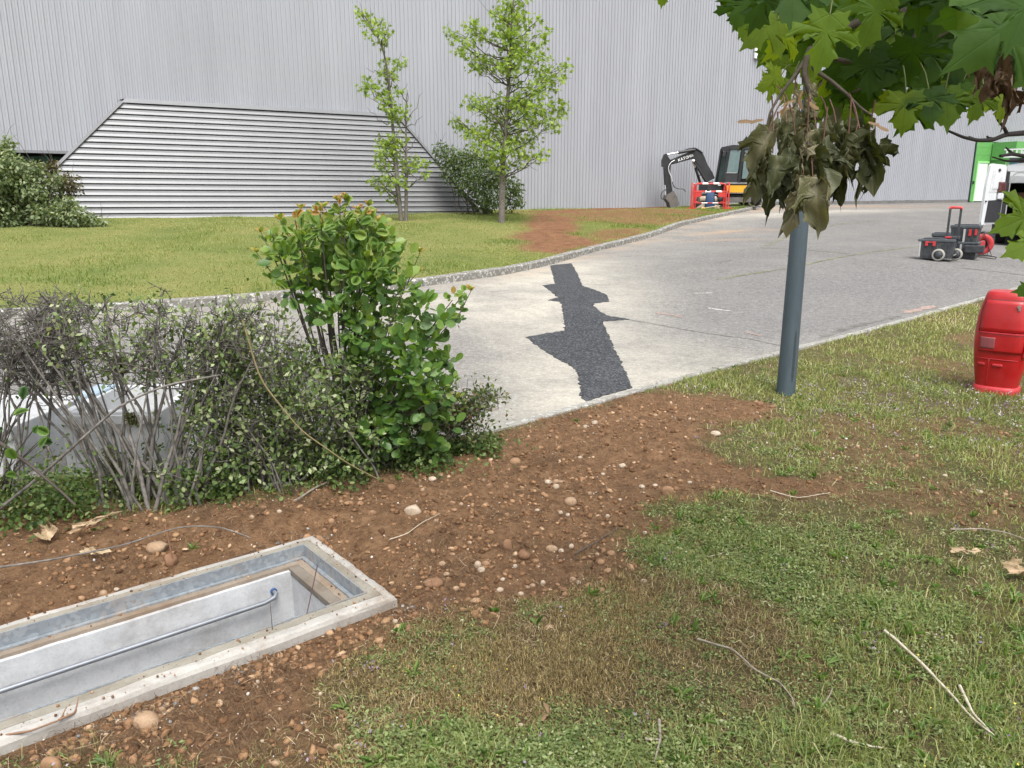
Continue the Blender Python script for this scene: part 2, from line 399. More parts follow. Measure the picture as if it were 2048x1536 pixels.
M_KERB_FLUSH = concrete('flush_kerb_concrete', (.27, .262, .24), (.20, .19, .16), .5)

# --- ground base sheet (out to the horizon, under everything)
gx = np.concatenate([[-400, -200, -120], np.linspace(-80, 80, 41), [120, 200, 400]]); gy = np.concatenate([[-300, -120, -50, -20], np.linspace(-8, 70, 40), [120, 250, 400]])
X, Y = np.meshgrid(gx, gy); Z = np.where(np.hypot(X, Y) < 75, H(np.clip(X, -40, 42), np.clip(Y, -8, 56)), 1.2)
Z = Z - .25 - 1.4 * sstep(16, 11, np.hypot(X, Y - 2))
def grid_faces(ny, nx):
    i = np.arange(ny - 1)[:, None] * nx + np.arange(nx - 1)[None]; i = i.ravel(); return np.stack([i, i + 1, i + nx + 1, i + nx], 1)
M_BASE = paint('bare_subsoil', (.14, .10, .06), .95, bump=.3)
np_obj('ground', np.stack([X.ravel(), Y.ravel(), Z.ravel()], 1), grid_faces(len(gy), len(gx)), M_BASE, kind='structure', label='bare ground underneath the site, running out to the horizon')

# --- verge (bare earth and turf this side of the road)
gx = np.concatenate([-np.geomspace(30, 4.2, 18), np.arange(-4, 5.6, .028), np.geomspace(5.7, 40, 60)])
gy = np.concatenate([np.linspace(-12, .6, 14), np.arange(.9, 7.2, .028), np.geomspace(7.25, 42, 70)])
X, Y = np.meshgrid(gx, gy); x, y = X.ravel(), Y.ravel()
S = soil_mask(x, y); D = dry_mask(x, y); Z = H(x, y) + relief(x, y, S)
F = grid_faces(len(gy), len(gx)); fc = np.stack([x[F].mean(1), y[F].mean(1)], 1)
u, v = ch_local(fc[:, 0], fc[:, 1])
keep = (line_sd(fc[:, 0], fc[:, 1], NK) < -.035) & ~((u > .045) & (u < CH_L - .045) & (v > .045) & (v < CH_W - .045))
np_obj('grass_verge', np.stack([x, y, Z], 1), F[keep], M_VERGE, kind='structure', smooth=True, attrs={'soil': S, 'dry': D}, label='near verge of turf and bare reddish earth beside the road')

# --- road
nu, nv = 220, 60
A = resample(NK, nu); Bl = np.concatenate([FK, np.array([wall(3.5)[:2], wall(17)[:2], wall(36)[:2]])]); Bl = resample(Bl, nu)
vv = np.linspace(0, 1, nv)[None, :, None]
P = A[:, None] * (1 - vv) + Bl[:, None] * vv; x, y = P[..., 0].ravel(), P[..., 1].ravel()
dN = np.abs(line_sd(x, y, NK)); dF = np.abs(line_sd(x, y, FK)); dW = (x - WP[0]) * WN[0] + (y - WP[1]) * WN[1]
def blob(px, py, rx, ry, ang=0.0):
    c = gp(px, py)[:2]; ca, sa = math.cos(ang), math.sin(ang); dx, dy = x - c[0], y - c[1]
    return np.exp(-(((dx * ca + dy * sa) / rx) ** 2 + ((-dx * sa + dy * ca) / ry) ** 2))
trench = resample([gp(1215,790)[:2], gp(1175,650)[:2], gp(1120,530)[:2]], 30)
dT = np.abs(line_sd(x, y, trench))
dust = np.clip(.95 * np.exp(-(dT / 1.15) ** 2) + .75 * blob(980,600,2.2,1.3,.8) + .7 * blob(1330,720,1.3,.6,.6) + .9 * blob(1600,427,6.5,.9,.45) + .35 * sstep(3.2, 0, dF) + .2 * sstep(.5, 0, dN), 0, 1)
rust = np.clip(.6 * sstep(.9, 0, dF) * sstep(8, 16, y) + 1.0 * blob(1700,412,7,1.6,.49) + .9 * blob(1480,463,1.6,.5,.4) + .6 * blob(1440,480,1.2,.4), 0, 1)
dark = np.clip(1.0 * blob(1760,600,3.4,1.7,.75) + .8 * blob(1500,640,2.2,1.0,.7) + .5 * blob(1650,540,3.5,1.2,.6) + .9 * blob(2010,500,2.2,.9) + .5 * blob(1900,560,3,1.2,.7) + sstep(.5, 0, dN) * .35 * sstep(7.5, 9, y), 0, 1)
np_obj('road', np.stack([x, y, H(x, y)], 1), grid_faces(nu, nv)[:, ::-1], M_ROAD, kind='structure', smooth=True, attrs={'dust': dust, 'rust': rust, 'dark': dark}, label='worn pale grey asphalt service road climbing to the warehouse')

# --- fresh asphalt patch over the trench
PP = [(1101,531),(1143,527),(1150,540),(1165,572),(1190,580),(1212,590),(1219,603),(1190,607),(1187,612),(1199,622),(1212,631),(1259,639),(1228,642),(1204,643),(1212,660),(1236,712),(1265,776),(1172,803),(1162,795),(1160,770),(1154,745),(1143,733),(1110,716),(1051,675),(1090,668),(1131,661),(1124,612),(1122,604),(1096,601),(1115,596),(1108,588),(1085,571),(1110,568),(1106,552)]
pts = np.array([gp(*p)[:2] for p in PP]); ed = []
rr = np.random.default_rng(3)
for i in range(len(pts)):
    a, b = pts[i], pts[(i + 1) % len(pts)]; n = max(2, int(np.hypot(*(b - a)) / .035))
    for k in range(n):
        q = a + (b - a) * k / n; ed.append(q + (rr.normal(0, .009, 2) if k else 0))
bm = bmesh.new(); vsb = [bm.verts.new((q[0], q[1], h(q[0], q[1]) + .006)) for q in ed]
bf = bm.faces.new(vsb); bmesh.ops.triangulate(bm, faces=[bf])
ret = bmesh.ops.extrude_face_region(bm, geom=bm.faces[:])
for e in ret['geom']:
    if isinstance(e, bmesh.types.BMVert): e.co.z -= .03
bmesh.ops.recalc_face_normals(bm, faces=bm.faces[:])
me = bpy.data.meshes.new('asphalt_patch'); bm.to_mesh(me); bm.free(); me.materials.append(patch_mat())
link(bpy.data.objects.new('asphalt_patch', me), kind='structure', label='jagged strip of fresh black asphalt across the pale road')

# --- joints and cracks in the road, some grown with moss
M_CRACK = paint('mossy_crack', (.13, .14, .075), .95, var=.5, vscale=4, bump=.4)
M_CRACKD = paint('dark_crack', (.14, .135, .125), .95, var=.4, vscale=3, bump=.4)
M_CHALK = paint('white_chalk', (.45, .44, .42), .9, var=.25, vscale=30)
M_REDP = paint('faded_red_marking', (.27, .20, .17), .9, var=.35, vscale=20)
def strip(name, pxs, w, mat, lift=.004, jit=.012, label=None):
    g = smoothline([gp(*p) for p in pxs], max(8, len(pxs) * 14), 2); n = len(g); rs = np.random.default_rng(len(pxs) + int(pxs[0][0]))
    tng = np.gradient(g[:, :2], axis=0); tng /= np.linalg.norm(tng, axis=1)[:, None] + 1e-9; nr = np.stack([-tng[:, 1], tng[:, 0]], 1)
    c = g[:, :2] + nr * rs.normal(0, jit, (n, 1)); ww = w * (.35 + rs.random((n, 1))) * np.minimum(1, np.minimum(np.arange(n), n - 1 - np.arange(n)) / 3 + .15)[:, None]
    L, Rr = c + nr * ww, c - nr * ww
    V = np.concatenate([np.stack([q[:, 0], q[:, 1], H(q[:, 0], q[:, 1]) + lift], 1) for q in (L, Rr)])
    i = np.arange(n - 1); return np_obj(name, V, np.stack([i + n, i + n + 1, i + 1, i], 1), mat, kind='structure', label=label)
strip('road_crack', [(1259,640),(1330,652),(1420,668),(1500,678),(1560,692)], .012, M_CRACKD, label='dark crack running from the black patch to the post')
strip('road_crack', [(1430,560),(1500,548),(1580,536),(1680,515),(1760,502),(1850,492)], .035, M_CRACK, label='long mossy joint crossing the road towards the toolboxes')
strip('road_crack', [(1520,495),(1560,480),(1585,467),(1680,448),(1760,441)], .04, M_CRACK, label='bent mossy joint far up the road')
strip('road_crack', [(1520,496),(1600,499),(1700,508)], .03, M_CRACK, label='short mossy joint behind the post')
strip('road_crack', [(1920,536),(1990,543),(2060,552)], .03, M_CRACKD, label='dark crack in front of the van')
strip('road_crack', [(1430,526),(1465,521)], .03, M_CRACKD, label='short dark crack in the middle of the road')
strip('chalk_mark', [(1415,616),(1440,620),(1462,622)], .025, M_CHALK, label='short white scuff on the road')
strip('chalk_mark', [(1385,587),(1425,586)], .02, M_CHALK, label='faint white line on the road beside the patch')
strip('paint_mark', [(1310,626),(1345,630),(1365,634)], .04, M_REDP, label='faded red paint mark beside the black patch')
strip('paint_mark', [(1490,664),(1525,672)], .03, M_REDP, label='faded red paint mark near the post')
strip('paint_mark', [(1808,626),(1870,612)], .08, M_REDP, label='reddish stain by the near kerb')
strip('kerb_gap', [(1640,675),(1700,655),(1760,640),(1800,632)], .05, M_CRACKD, label='dark broken joint along the near kerb')

# --- kerbs: one stone after the other
def kerb(name, line, w, top, base, length, side, mat, lo, hi, label, gap=.012):
    root = empty(name, (line[0][0], line[0][1], 0), kind='structure', label=label)
    s = np.concatenate([[0], np.cumsum(np.hypot(*np.diff(line[:, :2], axis=0).T))]); n = int(s[-1] / length); rs = np.random.default_rng(5)
    for k in range(n):
        s0, s1 = k * length + gap / 2, (k + 1) * length - gap / 2
        m = 6; u = np.linspace(s0, s1, m); c = np.stack([np.interp(u, s, line[:, 0]), np.interp(u, s, line[:, 1])], 1)
        if not (lo < c[0, 0] < hi): continue
        tg = np.gradient(c, axis=0); tg /= np.linalg.norm(tg, axis=1)[:, None]; nr = np.stack([-tg[:, 1], tg[:, 0]], 1) * side
        dz = rs.normal(0, .005); ds = rs.normal(0, .004); bv = min(.02, top * .4 + .004)
        z0 = H(c[:, 0], c[:, 1]); rows = []
        for off, zz in ((0, base), (0, top - bv), (bv, top), (w - .006, top + .002), (w, top - .006), (w, base)):
            q = c + nr * (off + ds); rows.append(np.stack([q[:, 0], q[:, 1], z0 + zz + dz], 1))
        V = np.stack(rows, 1).reshape(-1, 3); nr_ = 6
        f = [(i * nr_ + j, i * nr_ + j + 1, (i + 1) * nr_ + j + 1, (i + 1) * nr_ + j) for i in range(m - 1) for j in range(nr_ - 1)] + [tuple(range(nr_))[::-1], tuple((m - 1) * nr_ + j for j in range(nr_))]
        b_ = MB().add(V - np.array(root.location), f); b_.build('kerb_stone', mat, root)
kerb('far_kerb', FK, .15, .125, -.15, 1.0, 1, M_KERB, -16, 14, 'raised lichen-spotted concrete kerb between the road and the far lawn')
kerb('near_kerb', NK, .085, .012, -.12, 1.0, -1, M_KERB_FLUSH, -8, 16, 'flush concrete kerb along the near edge of the road')

# --- lawn between the far kerb and the warehouse
FK2 = FK.copy(); tg = np.gradient(FK2, axis=0); tg /= np.linalg.norm(tg, axis=1)[:, None]; FK2 = FK2 + np.stack([-tg[:, 1], tg[:, 0]], 1) * .10
A = resample(FK2, 260); Wl = resample([wall(-62)[:2], wall(-40)[:2], wall(3.1)[:2]], 260); nv = 90; vv = (np.linspace(0, 1, nv) ** 1.2)[None, :, None]
P = A[:, None] * (1 - vv) + Wl[:, None] * vv; x, y = P[..., 0].ravel(), P[..., 1].ravel()
LSOIL = [np.array([gp(*p, LAWN)[:2] for p in q]) for q in (
    [(1065,435),(1110,430),(1150,440),(1148,470),(1190,480),(1145,508),(1060,503),(1040,480),(1055,455)],
    [(1150,425),(1320,418),(1430,424),(1400,440),(1300,452),(1210,445),(1130,440)],
    [(1190,462),(1290,455),(1270,475),(1180,490)], [(1060,424),(1330,411),(1340,416),(1080,430)])]
def lawn_soil(x, y):
    n = (fbm(x, y, .8, 5, 51) - .5) * 2.6; n2 = (fbm(x, y, .35, 4, 52) - .5) * 2
    a = np.zeros(np.shape(x))
    for k, q in enumerate(LSOIL): a = np.maximum(a, sstep(.55, -.25, poly_sd(x, y, q) + n * (.55 if k else .4)) * (.92 if k in (0, 3) else .75))
    return np.clip(1.15 * a * sstep(.18, .40, fbm(x, y, 1.7, 4, 53) + .08), 0, 1)
LS = lawn_soil(x, y)
def lawn_z(x, y):
    e = sstep(.0, .6, line_sd(x, y, FK)); return H(x, y) + LAWN - .012 + e * (.02 + (fbm(x, y, .9, 4, 54) - .5) * .06)
np_obj('lawn', np.stack([x, y, lawn_z(x, y)], 1), grid_faces(260, nv)[:, ::-1], M_LAWN, kind='structure', smooth=True, attrs={'soil': LS}, label='yellow-green mown lawn rising to the warehouse, scraped to red earth near the digger')

# ================================================================== WAREHOUSE
M_CLAD = None
def clad_mat(name, col, rough, metal):
    m, t, b, o = nt_new(name); g = NT(t); p = g.pos()
    n = g.noise(g.vscale(p, (1, 1, .12)), 1.6, 5, .6)
    c = g.ramp(n, [(.3, tuple(x * .93 for x in col)), (.7, tuple(x * 1.05 for x in col))])
    c = g.mix(g.ramp(g.noise(g.vscale(p, (3, 3, .25)), 2.0, 6, .75), [(.55, 0.0), (.8, .25)]), c, tuple(x * .7 for x in col))
    rnd = t.nodes.new('ShaderNodeObjectInfo').outputs['Random']; c = g.mix(1.0, c, g.ramp(rnd, [(0, .965), (1, 1.0)]), 'MULTIPLY')
    g.put(b.inputs['Base Color'], c); b.inputs['Roughness'].default_value = rough; b.inputs['Metallic'].default_value = metal; return m
M_CLAD = clad_mat('light_grey_coated_steel', (.322, .333, .362), .5, .1)
M_FLASH = clad_mat('grey_flashing', (.20, .205, .215), .4, .25)
M_SLAT = clad_mat('bright_grey_profiled_steel', (.175, .179, .187), .45, .25)
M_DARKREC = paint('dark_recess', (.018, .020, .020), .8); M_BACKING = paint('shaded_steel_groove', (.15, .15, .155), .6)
M_GREENPOST = paint('dark_green_paint', (.010, .095, .055), .5)
M_GREEN = paint('bright_green_cladding', (.105, .31, .080), .55, var=.08, dirt=.2, dirtcol=(.1, .3, .08))
M_GREENL = paint('pale_green_trim', (.30, .62, .25), .5, var=.06)
M_TEAL = paint('teal_shutter_paint', (.010, .095, .125), .45, var=.15)
M_WDOOR = paint('white_door_paint', (.66, .70, .67), .5, var=.08, dirt=.3, dirtcol=(.4, .45, .42))
M_PAPER = paint('white_paper', (.8, .8, .78), .8, var=.02)
M_PLINTH = concrete('dark_plinth', (.16, .155, .15), (.07, .065, .06))
wh = empty('warehouse', wall(0), label='huge warehouse clad in pale grey vertical ribbed steel with a bright green entrance', cat='warehouse')
wl = Vector(wh.location)
def wpt(t, out, z): return wall(t, out, z) - np.array(wl)
PER, NP_ = .15, 6; SW = PER * NP_
def sheet_mesh(z0, z1):
    prof = []
    for k in range(NP_):
        a = k * PER
        prof += [(a, .0), (a + .062, .0), (a + .078, .032), (a + .134, .032)]
    prof += [(SW - .012, .032), (SW - .002, .0)]
    V = [(p[0], -p[1], z) for p in prof for z in (z0, z1)]; V = [(x_, y_, z) for x_, y_, z in V]
    f = [(2 * i, 2 * i + 2, 2 * i + 3, 2 * i + 1) for i in range(len(prof) - 1)]
    return MB().add(V, f).mesh('cladding_sheet', M_CLAD)
ang_w = math.atan2(WD[1], WD[0])
meshes = {}
TOP = 13.0
def zfoot(t):
    p = wall(t); return 1.27 + .006 * t if t < 0 else h(p[0], p[1]) + (.0 if t < 3 else .03)
k = 0; t0 = -36.0
while t0 < 45:
    tc = t0 + SW / 2
    zb = 3.13 if tc < -22.3 else (4.95 if 18.15 < tc < 33 else round(zfoot(tc) + .12, 2))
    if zb not in meshes: meshes[zb] = sheet_mesh(zb, TOP)
    o = bpy.data.objects.new('cladding_sheet', meshes[zb]); o.location = wpt(t0, .0, 0); o.rotation_euler = (0, 0, ang_w)
    link(o, wh); t0 += SW
def wbox(name, ta, tb, oa, ob, za, zb, mat, parent, **k):
    c = wpt((ta + tb) / 2, (oa + ob) / 2, (za + zb) / 2)
    return MB().box(c, (tb - ta, ob - oa, zb - za), ang_w).build(name, mat, parent, **k)
wbox('rear_wall', -36, 45, -12, -.06, 5.3, TOP - .1, M_DARKREC, wh)
wbox('rear_wall', -20.5, 18.2, -12, -.08, -.2, 5.3, M_DARKREC, wh)
wbox('recess_wall', -36, -20.5, -1.2, -1.0, -.2, 5.3, M_DARKREC, wh)
wbox('parapet_flashing', -36, 45, -.1, .06, TOP, TOP + .2, M_FLASH, wh)
wbox('bottom_flashing', -36, -22.4, -.05, .045, 3.05, 3.13, M_FLASH, wh)
wbox('green_beam', -36, -21, -.9, -.78, 2.86, 3.0, M_GREENPOST, wh)
for tt in np.arange(-35, -21, 2.1): wbox('green_post', tt, tt + .1, -.6, -.5, .6, 3.04, M_GREENPOST, wh)
# plinth follows the ground in short steps
for a in np.arange(-20, 18, 1.0): wbox('plinth', a + .004, a + .996, -.07, .03, .6, zfoot(a + .5) + .115, M_PLINTH, wh)
# green entrance
zg = h(*wall(20)[:2]) + .02
gs = empty('green_bay', (0, 0, 0)); gs.parent = wh
for i in range(8):
    wbox('green_plank', 18.16, 19.75, -.08, -.002 - (.004 if i % 2 else 0), zg + i * .42 + .004, zg + (i + 1) * .42 - .004, M_GREEN, gs)
wbox('edge_trim', 18.08, 18.15, -.1, .05, zg, 4.95, paint('dark_trim', (.03, .06, .05), .5), gs)
wd = wbox('door', 18.55, 19.42, -.002, .03, zg + .03, zg + 2.08, M_WDOOR, gs)
wbox('door_frame', 18.44, 18.53, .0, .05, zg, zg + 2.2, M_GREENL, gs); wbox('door_frame', 18.53, 19.5, .0, .05, zg + 2.1, zg + 2.2, M_GREENL, gs)
wbox('notice', 18.78, 19.02, .034, .038, zg + 1.35, zg + 1.62, M_PAPER, gs)
wbox('door_closer', 18.25, 18.33, .0, .06, zg + .95, zg + 1.12, M_DARKREC, gs)
wbox('portal_side', 19.72, 20.0, .0, .8, zg, 4.75, M_GREEN, gs)
wbox('portal_edge', 19.72, 20.02, .8, .86, zg, 3.9, M_GREENL, gs)
wbox('portal_hood', 19.6, 20.6, .05, 1.35, 3.95, 4.9, M_GREEN, gs); wbox('portal_hood', 20.6, 20.72, .05, 1.36, 3.93, 4.92, M_GREENL, gs)
wbox('portal_lintel', 20.72, 25.2, -.02, .5, 4.72, 4.93, M_GREENL, gs)
wbox('portal_side', 25.0, 25.6, .0, .8, zg, 4.72, M_GREENL, gs)
wbox('green_panel', 25.6, 33.2, -.08, .0, zg, 4.93, M_GREEN, gs)
sh = empty('roller_shutter', (0, 0, 0)); sh.parent = wh
for i in range(14): wbox('shutter_slat', 20.02, 25.0, -.06, .0 + .012 * (i % 2), zg + .02 + i * .22, zg + .02 + i * .22 + .214, M_TEAL, sh)
wbox('lamp', 19.66, 19.72, .35, .55, zg + 2.5, zg + 2.72, M_DARKREC, gs)
# the sign high on the wall, behind the leaves
M_SIGNW = paint('white_sign_panel', (.85, .87, .86), .45, var=.03); M_SIGNG = paint('green_sign_letters', (.02, .30, .20), .45, var=.05)
sg = empty('wall_sign', wall(2.6, .04, 9.0), ang_w, label='white sign with slanted green lettering high on the ribbed wall', cat='sign')
MB().box((0, -.07, 0), (3.0, .08, 2.3), bev=.01).build('sign_panel', M_SIGNW, sg)
for k, (a, w_) in enumerate(((-1.1, .34), (-.45, .34), (.25, .34), (.9, .34))):
    MB().prism([(a - .2, -.75), (a - .2 + w_, -.75), (a + .2 + w_, .75), (a + .2, .75)], 'y', -.15, -.112).build('letter_stroke', M_SIGNG, sg)
MB().box((.1, -.13, -.35), (1.9, .035, .2)).build('letter_stroke', M_SIGNG, sg)
# ================================================================== LEAN-TO of horizontal profiled steel
LT_T0, LT_T1, LB_T0, LB_T1 = -24.35, -15.7, -27.7, -13.05      # top and bottom ends along the wall
LO_T, LO_B, LZ_T, LZ_B = .35, 1.65, 4.54, 1.16
lt = empty('steel_lean_to', wall((LB_T0 + LB_T1) / 2, 1.0, 1.1), label='sloping trapezoid lean-to of bright grey horizontal steel slats against the warehouse', cat='lean-to')
lo_ = np.array(lt.location)
def lp(s, e, nrm=0.0):
    """s: 0 top .. 1 bottom, e: 0 left .. 1 right, nrm: off the slope"""
    ta = LT_T0 + (LB_T0 - LT_T0) * s; tb = LT_T1 + (LB_T1 - LT_T1) * s
    dz, do = LZ_T - LZ_B, LO_B - LO_T; L = math.hypot(dz, do)
    return wall(ta + (tb - ta) * e, LO_T + do * s + nrm * dz / L, LZ_T - dz * s + nrm * do / L) - lo_
NS = 20
for i in range(NS):
    a, b_ = (i + .13) / NS, (i + 1.0) / NS; m_ = a + (b_ - a) * .16
    prof = [(a, -.03), (a + .002, .016), (m_, .030), (m_ + (b_ - m_) * .35, .024), (b_ - .002, .036), (b_, .032), (b_, -.03)]
    mb = MB(); V = [lp(s, e, n) for e in (.004, .996) for s, n in prof]; n_ = len(prof)
    mb.add(V, [(j, (j + 1) % n_, n_ + (j + 1) % n_, n_ + j) for j in range(n_)] + [tuple(range(n_))[::-1], tuple(range(n_, 2 * n_))]); mb.build('slat', M_SLAT, lt)
MB().quad(lp(0, 0, -.035), lp(1.0, 0, -.035), lp(1.0, 1, -.035), lp(0, 1, -.035)).build('backing', M_BACKING, lt)
def lbar(name, p, q, w, t_, mat):
    mb = MB(); p, q = Vector(p), Vector(q); d = (q - p).normalized(); nn = Vector((WN[0] * .93, WN[1] * .93, .36)); sd = d.cross(nn).normalized()
    V = [c + sd * a + nn * b_ for c in (p, q) for a, b_ in ((-w, -.05), (w, -.05), (w, t_), (-w, t_))]
    mb.add(V, [(0, 1, 5, 4), (1, 2, 6, 5), (2, 3, 7, 6), (3, 0, 4, 7), (3, 2, 1, 0), (4, 5, 6, 7)]); return mb.build(name, mat, lt)
M_EDGE = clad_mat('dull_edge_flashing', (.13, .133, .14), .55, .2)
lbar('side_flashing', lp(0, 0, .03), lp(1.02, 0, .03), .04, .06, M_EDGE); lbar('side_flashing', lp(0, 1, .03), lp(1.02, 1, .03), .04, .06, M_EDGE)
tp = [lp(-.025, 0, .10), lp(-.025, 1, .10), lp(.008, 1, .085), lp(.008, 0, .085)]
wa, wb = wall(LT_T0 - .06, .0, LZ_T + .12) - lo_, wall(LT_T1 + .06, .0, LZ_T + .12) - lo_
MB().add([wa, wb] + [tp[1], tp[2], tp[3], tp[0]], [(0, 1, 2, 5), (5, 2, 3, 4)]).build('top_flashing', M_FLASH, lt)
for e, td in ((0, LT_T0), (1, LT_T1)):
    MB().quad(lp(0, e, -.03), lp(1, e, -.03), wall((LB_T0, LB_T1)[e], .0, LZ_B) - lo_, wall(td, .0, LZ_T) - lo_).build('side_cheek', M_FLASH, lt)
MB().quad(lp(.998, 0, .02), lp(.998, 1, .02), lp(1.02, 1, .0) - np.array([0, 0, .3]), lp(1.02, 0, .0) - np.array([0, 0, .3])).build('bottom_flashing', M_FLASH, lt)

# ================================================================== facing helper
def stand(name, px, py, dz=0.0, yaw=0.0, **k):
    """an Empty on the ground under a pixel; local x runs to the camera's right, local y away from it"""
    g = gp(px, py, dz); g[2] = h(g[0], g[1]) + dz
    return empty(name, g, -math.atan2(g[0], g[1]) + yaw, **k)

# ================================================================== LAMP POST
def post_mat():
    m, t, b, o = nt_new('blue_grey_post_paint'); g = NT(t); p = g.objco()
    c = g.ramp(g.noise(g.vscale(p, (6, 6, .7)), 2.0, 6, .7), [(.3, (.040, .060, .074)), (.6, (.056, .080, .096)), (.8, (.080, .106, .122))])
    c = g.mix(g.ramp(g.noise(g.vscale(p, (9, 9, 2.2)), 2.2, 7, .75), [(.55, 0.0), (.68, .55)]), c, (.030, .044, .052))
    g.put(b.inputs['Base Color'], c); b.inputs['Roughness'].default_value = .55
    g.put(b.inputs['Normal'], g.bump(g.noise(p, 60, 5), .15, .003)); return m
M_POST = post_mat(); M_POSTD = paint('worn_post_patch', (.026, .037, .044), .7)
lp_o = stand('lamp_post', 1571, 787, label='round blue-grey metal lamp post standing in the turf verge', cat='lamp post')
MB().lathe([(.082, -.12), (.080, .0), (.076, .5), (.068, 2.0), (.052, 5.2), (.050, 5.4), (.0, 5.42)], 32).build('pole', M_POST, lp_o)
mb = MB(); prof = [(-.22, .06), (-.205, .50), (-.2, .54), (.2, .54), (.205, .50), (.22, .06)]
V = []; n_ = 9
zz = [.12, .18, .3, .42, .52, .57]; hw = [.05, .16, .17, .16, .13, .04]
for z_, w_ in zip(zz, hw):
    for k in range(n_):
        a = -math.pi / 2 + .62 + w_ * (2 * k / (n_ - 1) - 1); r_ = .0812 - .0085 * z_; V.append((r_ * math.cos(a), r_ * math.sin(a), z_))
mb.add(V, [(i * n_ + k, i * n_ + k + 1, (i + 1) * n_ + k + 1, (i + 1) * n_ + k) for i in range(5) for k in range(n_ - 1)], True).build('scraped_patch', M_POSTD, lp_o)
MB().tube([(0, 0, 5.36), (.1, -.4, 5.5), (.15, -.7, 5.52)], .035, 10).build('arm', M_POST, lp_o)
MB().box((.2, -1.0, 5.52), (.22, .6, .10), bev=.03).build('lantern', M_POST, lp_o)

# ================================================================== RED LITTER BIN
M_RED = paint('sun_bleached_red_plastic', (.36, .006, .009), .38, var=.14, vscale=4, coat=.1, dirt=.3, dirtcol=(.33, .05, .05), dscale=5)
M_REDL = paint('faded_pink_red_plastic', (.40, .022, .030), .5, var=.10)
M_STICK = paint('grey_pink_sticker', (.22, .055, .062), .5, var=.15, vscale=20); M_METAL = paint('dull_metal', (.32, .30, .27), .45, metal=.6); M_BLACK = paint('black_plastic', (.018, .018, .020), .5, var=.2)
M_REDD = paint('shadow_gap_red', (.12, .006, .008), .7)
bn = stand('litter_bin', 1992, 779, yaw=-.12, label='bulging red plastic litter bin on the grass beside the road', cat='litter bin')
def sring(hw_, hd_, z_, n=40, p=3.4, oy=0.0):
    out = []
    for k in range(n):
        a = 2 * math.pi * k / n; c, s_ = math.cos(a), math.sin(a)
        out.append((hw_ * abs(c) ** (2 / p) * (1 if c >= 0 else -1), oy + hd_ * abs(s_) ** (2 / p) * (1 if s_ >= 0 else -1), z_))
    return out
def loft(mb, rings, smooth=True, cap=True):
    n = len(rings[0]); v = [p for r_ in rings for p in r_]
    mb.add(v, [(i * n + k, i * n + (k + 1) % n, (i + 1) * n + (k + 1) % n, (i + 1) * n + k) for i in range(len(rings) - 1) for k in range(n)], smooth)
    if cap: mb.add(rings[0], [tuple(range(n))[::-1]]); mb.add(rings[-1], [tuple(range(n))])
    return mb
BW = [(.045, .165, .150), (.10, .172, .158), (.22, .193, .175), (.33, .207, .186), (.45, .216, .192), (.55, .218, .193), (.66, .211, .188), (.76, .194, .176), (.84, .175, .160), (.873, .165, .150), (.885, .150, .136)]
loft(MB(), [sring(a, b_, z_) for z_, a, b_ in BW]).build('body', M_RED, bn)
loft(MB(), [sring(.178, .165, -.03), sring(.182, .168, .02), sring(.176, .162, .045), sring(.165, .15, .052)]).build('foot_ring', M_REDL, bn)
def bsurf(x_, z_, off):
    """a point on the front of the bin's body"""
    zs = [q[0] for q in BW]; a = np.interp(z_, zs, [q[1] for q in BW]); d = np.interp(z_, zs, [q[2] for q in BW]); f = min(.995, abs(x_) / a)
    return (x_, -d * (1 - f ** 3.4) ** (1 / 3.4) - off, z_)
def bpatch(name, outline_x, z0, z1, off, mat, nx=10, nz=8):
    V = []; 
    for j in range(nz + 1):
        z_ = z0 + (z1 - z0) * j / nz
        for i in range(nx + 1):
            a, b_ = outline_x(j / nz); V.append(bsurf(a + (b_ - a) * i / nx, z_, off))
    n0 = len(V); V += [(x_, y_ + off + .012, z_) for x_, y_, z_ in V]; w_ = nx + 1
    f = [(j * w_ + i, j * w_ + i + 1, (j + 1) * w_ + i + 1, (j + 1) * w_ + i) for j in range(nz) for i in range(nx)]
    rim = [i for i in range(w_)] + [j * w_ + nx for j in range(1, nz + 1)] + [nz * w_ + i for i in range(nx - 1, -1, -1)] + [j * w_ for j in range(nz - 1, 0, -1)]
    f += [(rim[i], rim[(i + 1) % len(rim)], n0 + rim[(i + 1) % len(rim)], n0 + rim[i]) for i in range(len(rim))]
    mb = MB(); mb.add(V, f); mb.sm = [True] * (nx * nz) + [False] * len(rim); return mb.build(name, mat, bn)
bpatch('upper_door', lambda q: (-.168 + .055 * max(0, q - .6), .172 - .03 * q), .545, .815, .006, M_RED)
bpatch('door_gap', lambda q: (-.176 + .055 * max(0, q - .6), .178 - .03 * q), .54, .825, .002, M_REDD)
bpatch('flap', lambda q: (-.158, .168), .365, .535, .012, M_RED)
bpatch('flap_lip', lambda q: (-.160, .170), .528, .540, .018, M_REDL)
bpatch('sticker', lambda q: (-.15, -.035), .395, .495, .0145, M_STICK)
bpatch('seam', lambda q: (-.185, .15), .300, .306, .004, M_REDL, 10, 1)
bpatch('lower_door_seam', lambda q: (-.066, -.062), .06, .30, .004, M_REDL, 1, 6)
for x0, x1 in ((-.155, -.09), (-.038, .045)):
    bpatch('handle', lambda q, a=x0, b_=x1: (a + .012 * abs(q - .5), b_ - .012 * abs(q - .5)), .238, .262, .010, M_REDL, 6, 3)
MB().tube([bsurf(.182, .34, .02), bsurf(.196, .56, .02)], .008, 8).build('hinge_arm', M_RED, bn); MB().box(bsurf(.186, .35, .01), (.03, .03, .035), bev=.006).build('hinge_block', M_RED, bn); MB().box(bsurf(.19, .555, .01), (.03, .03, .03), bev=.006).build('hinge_block', M_RED, bn)
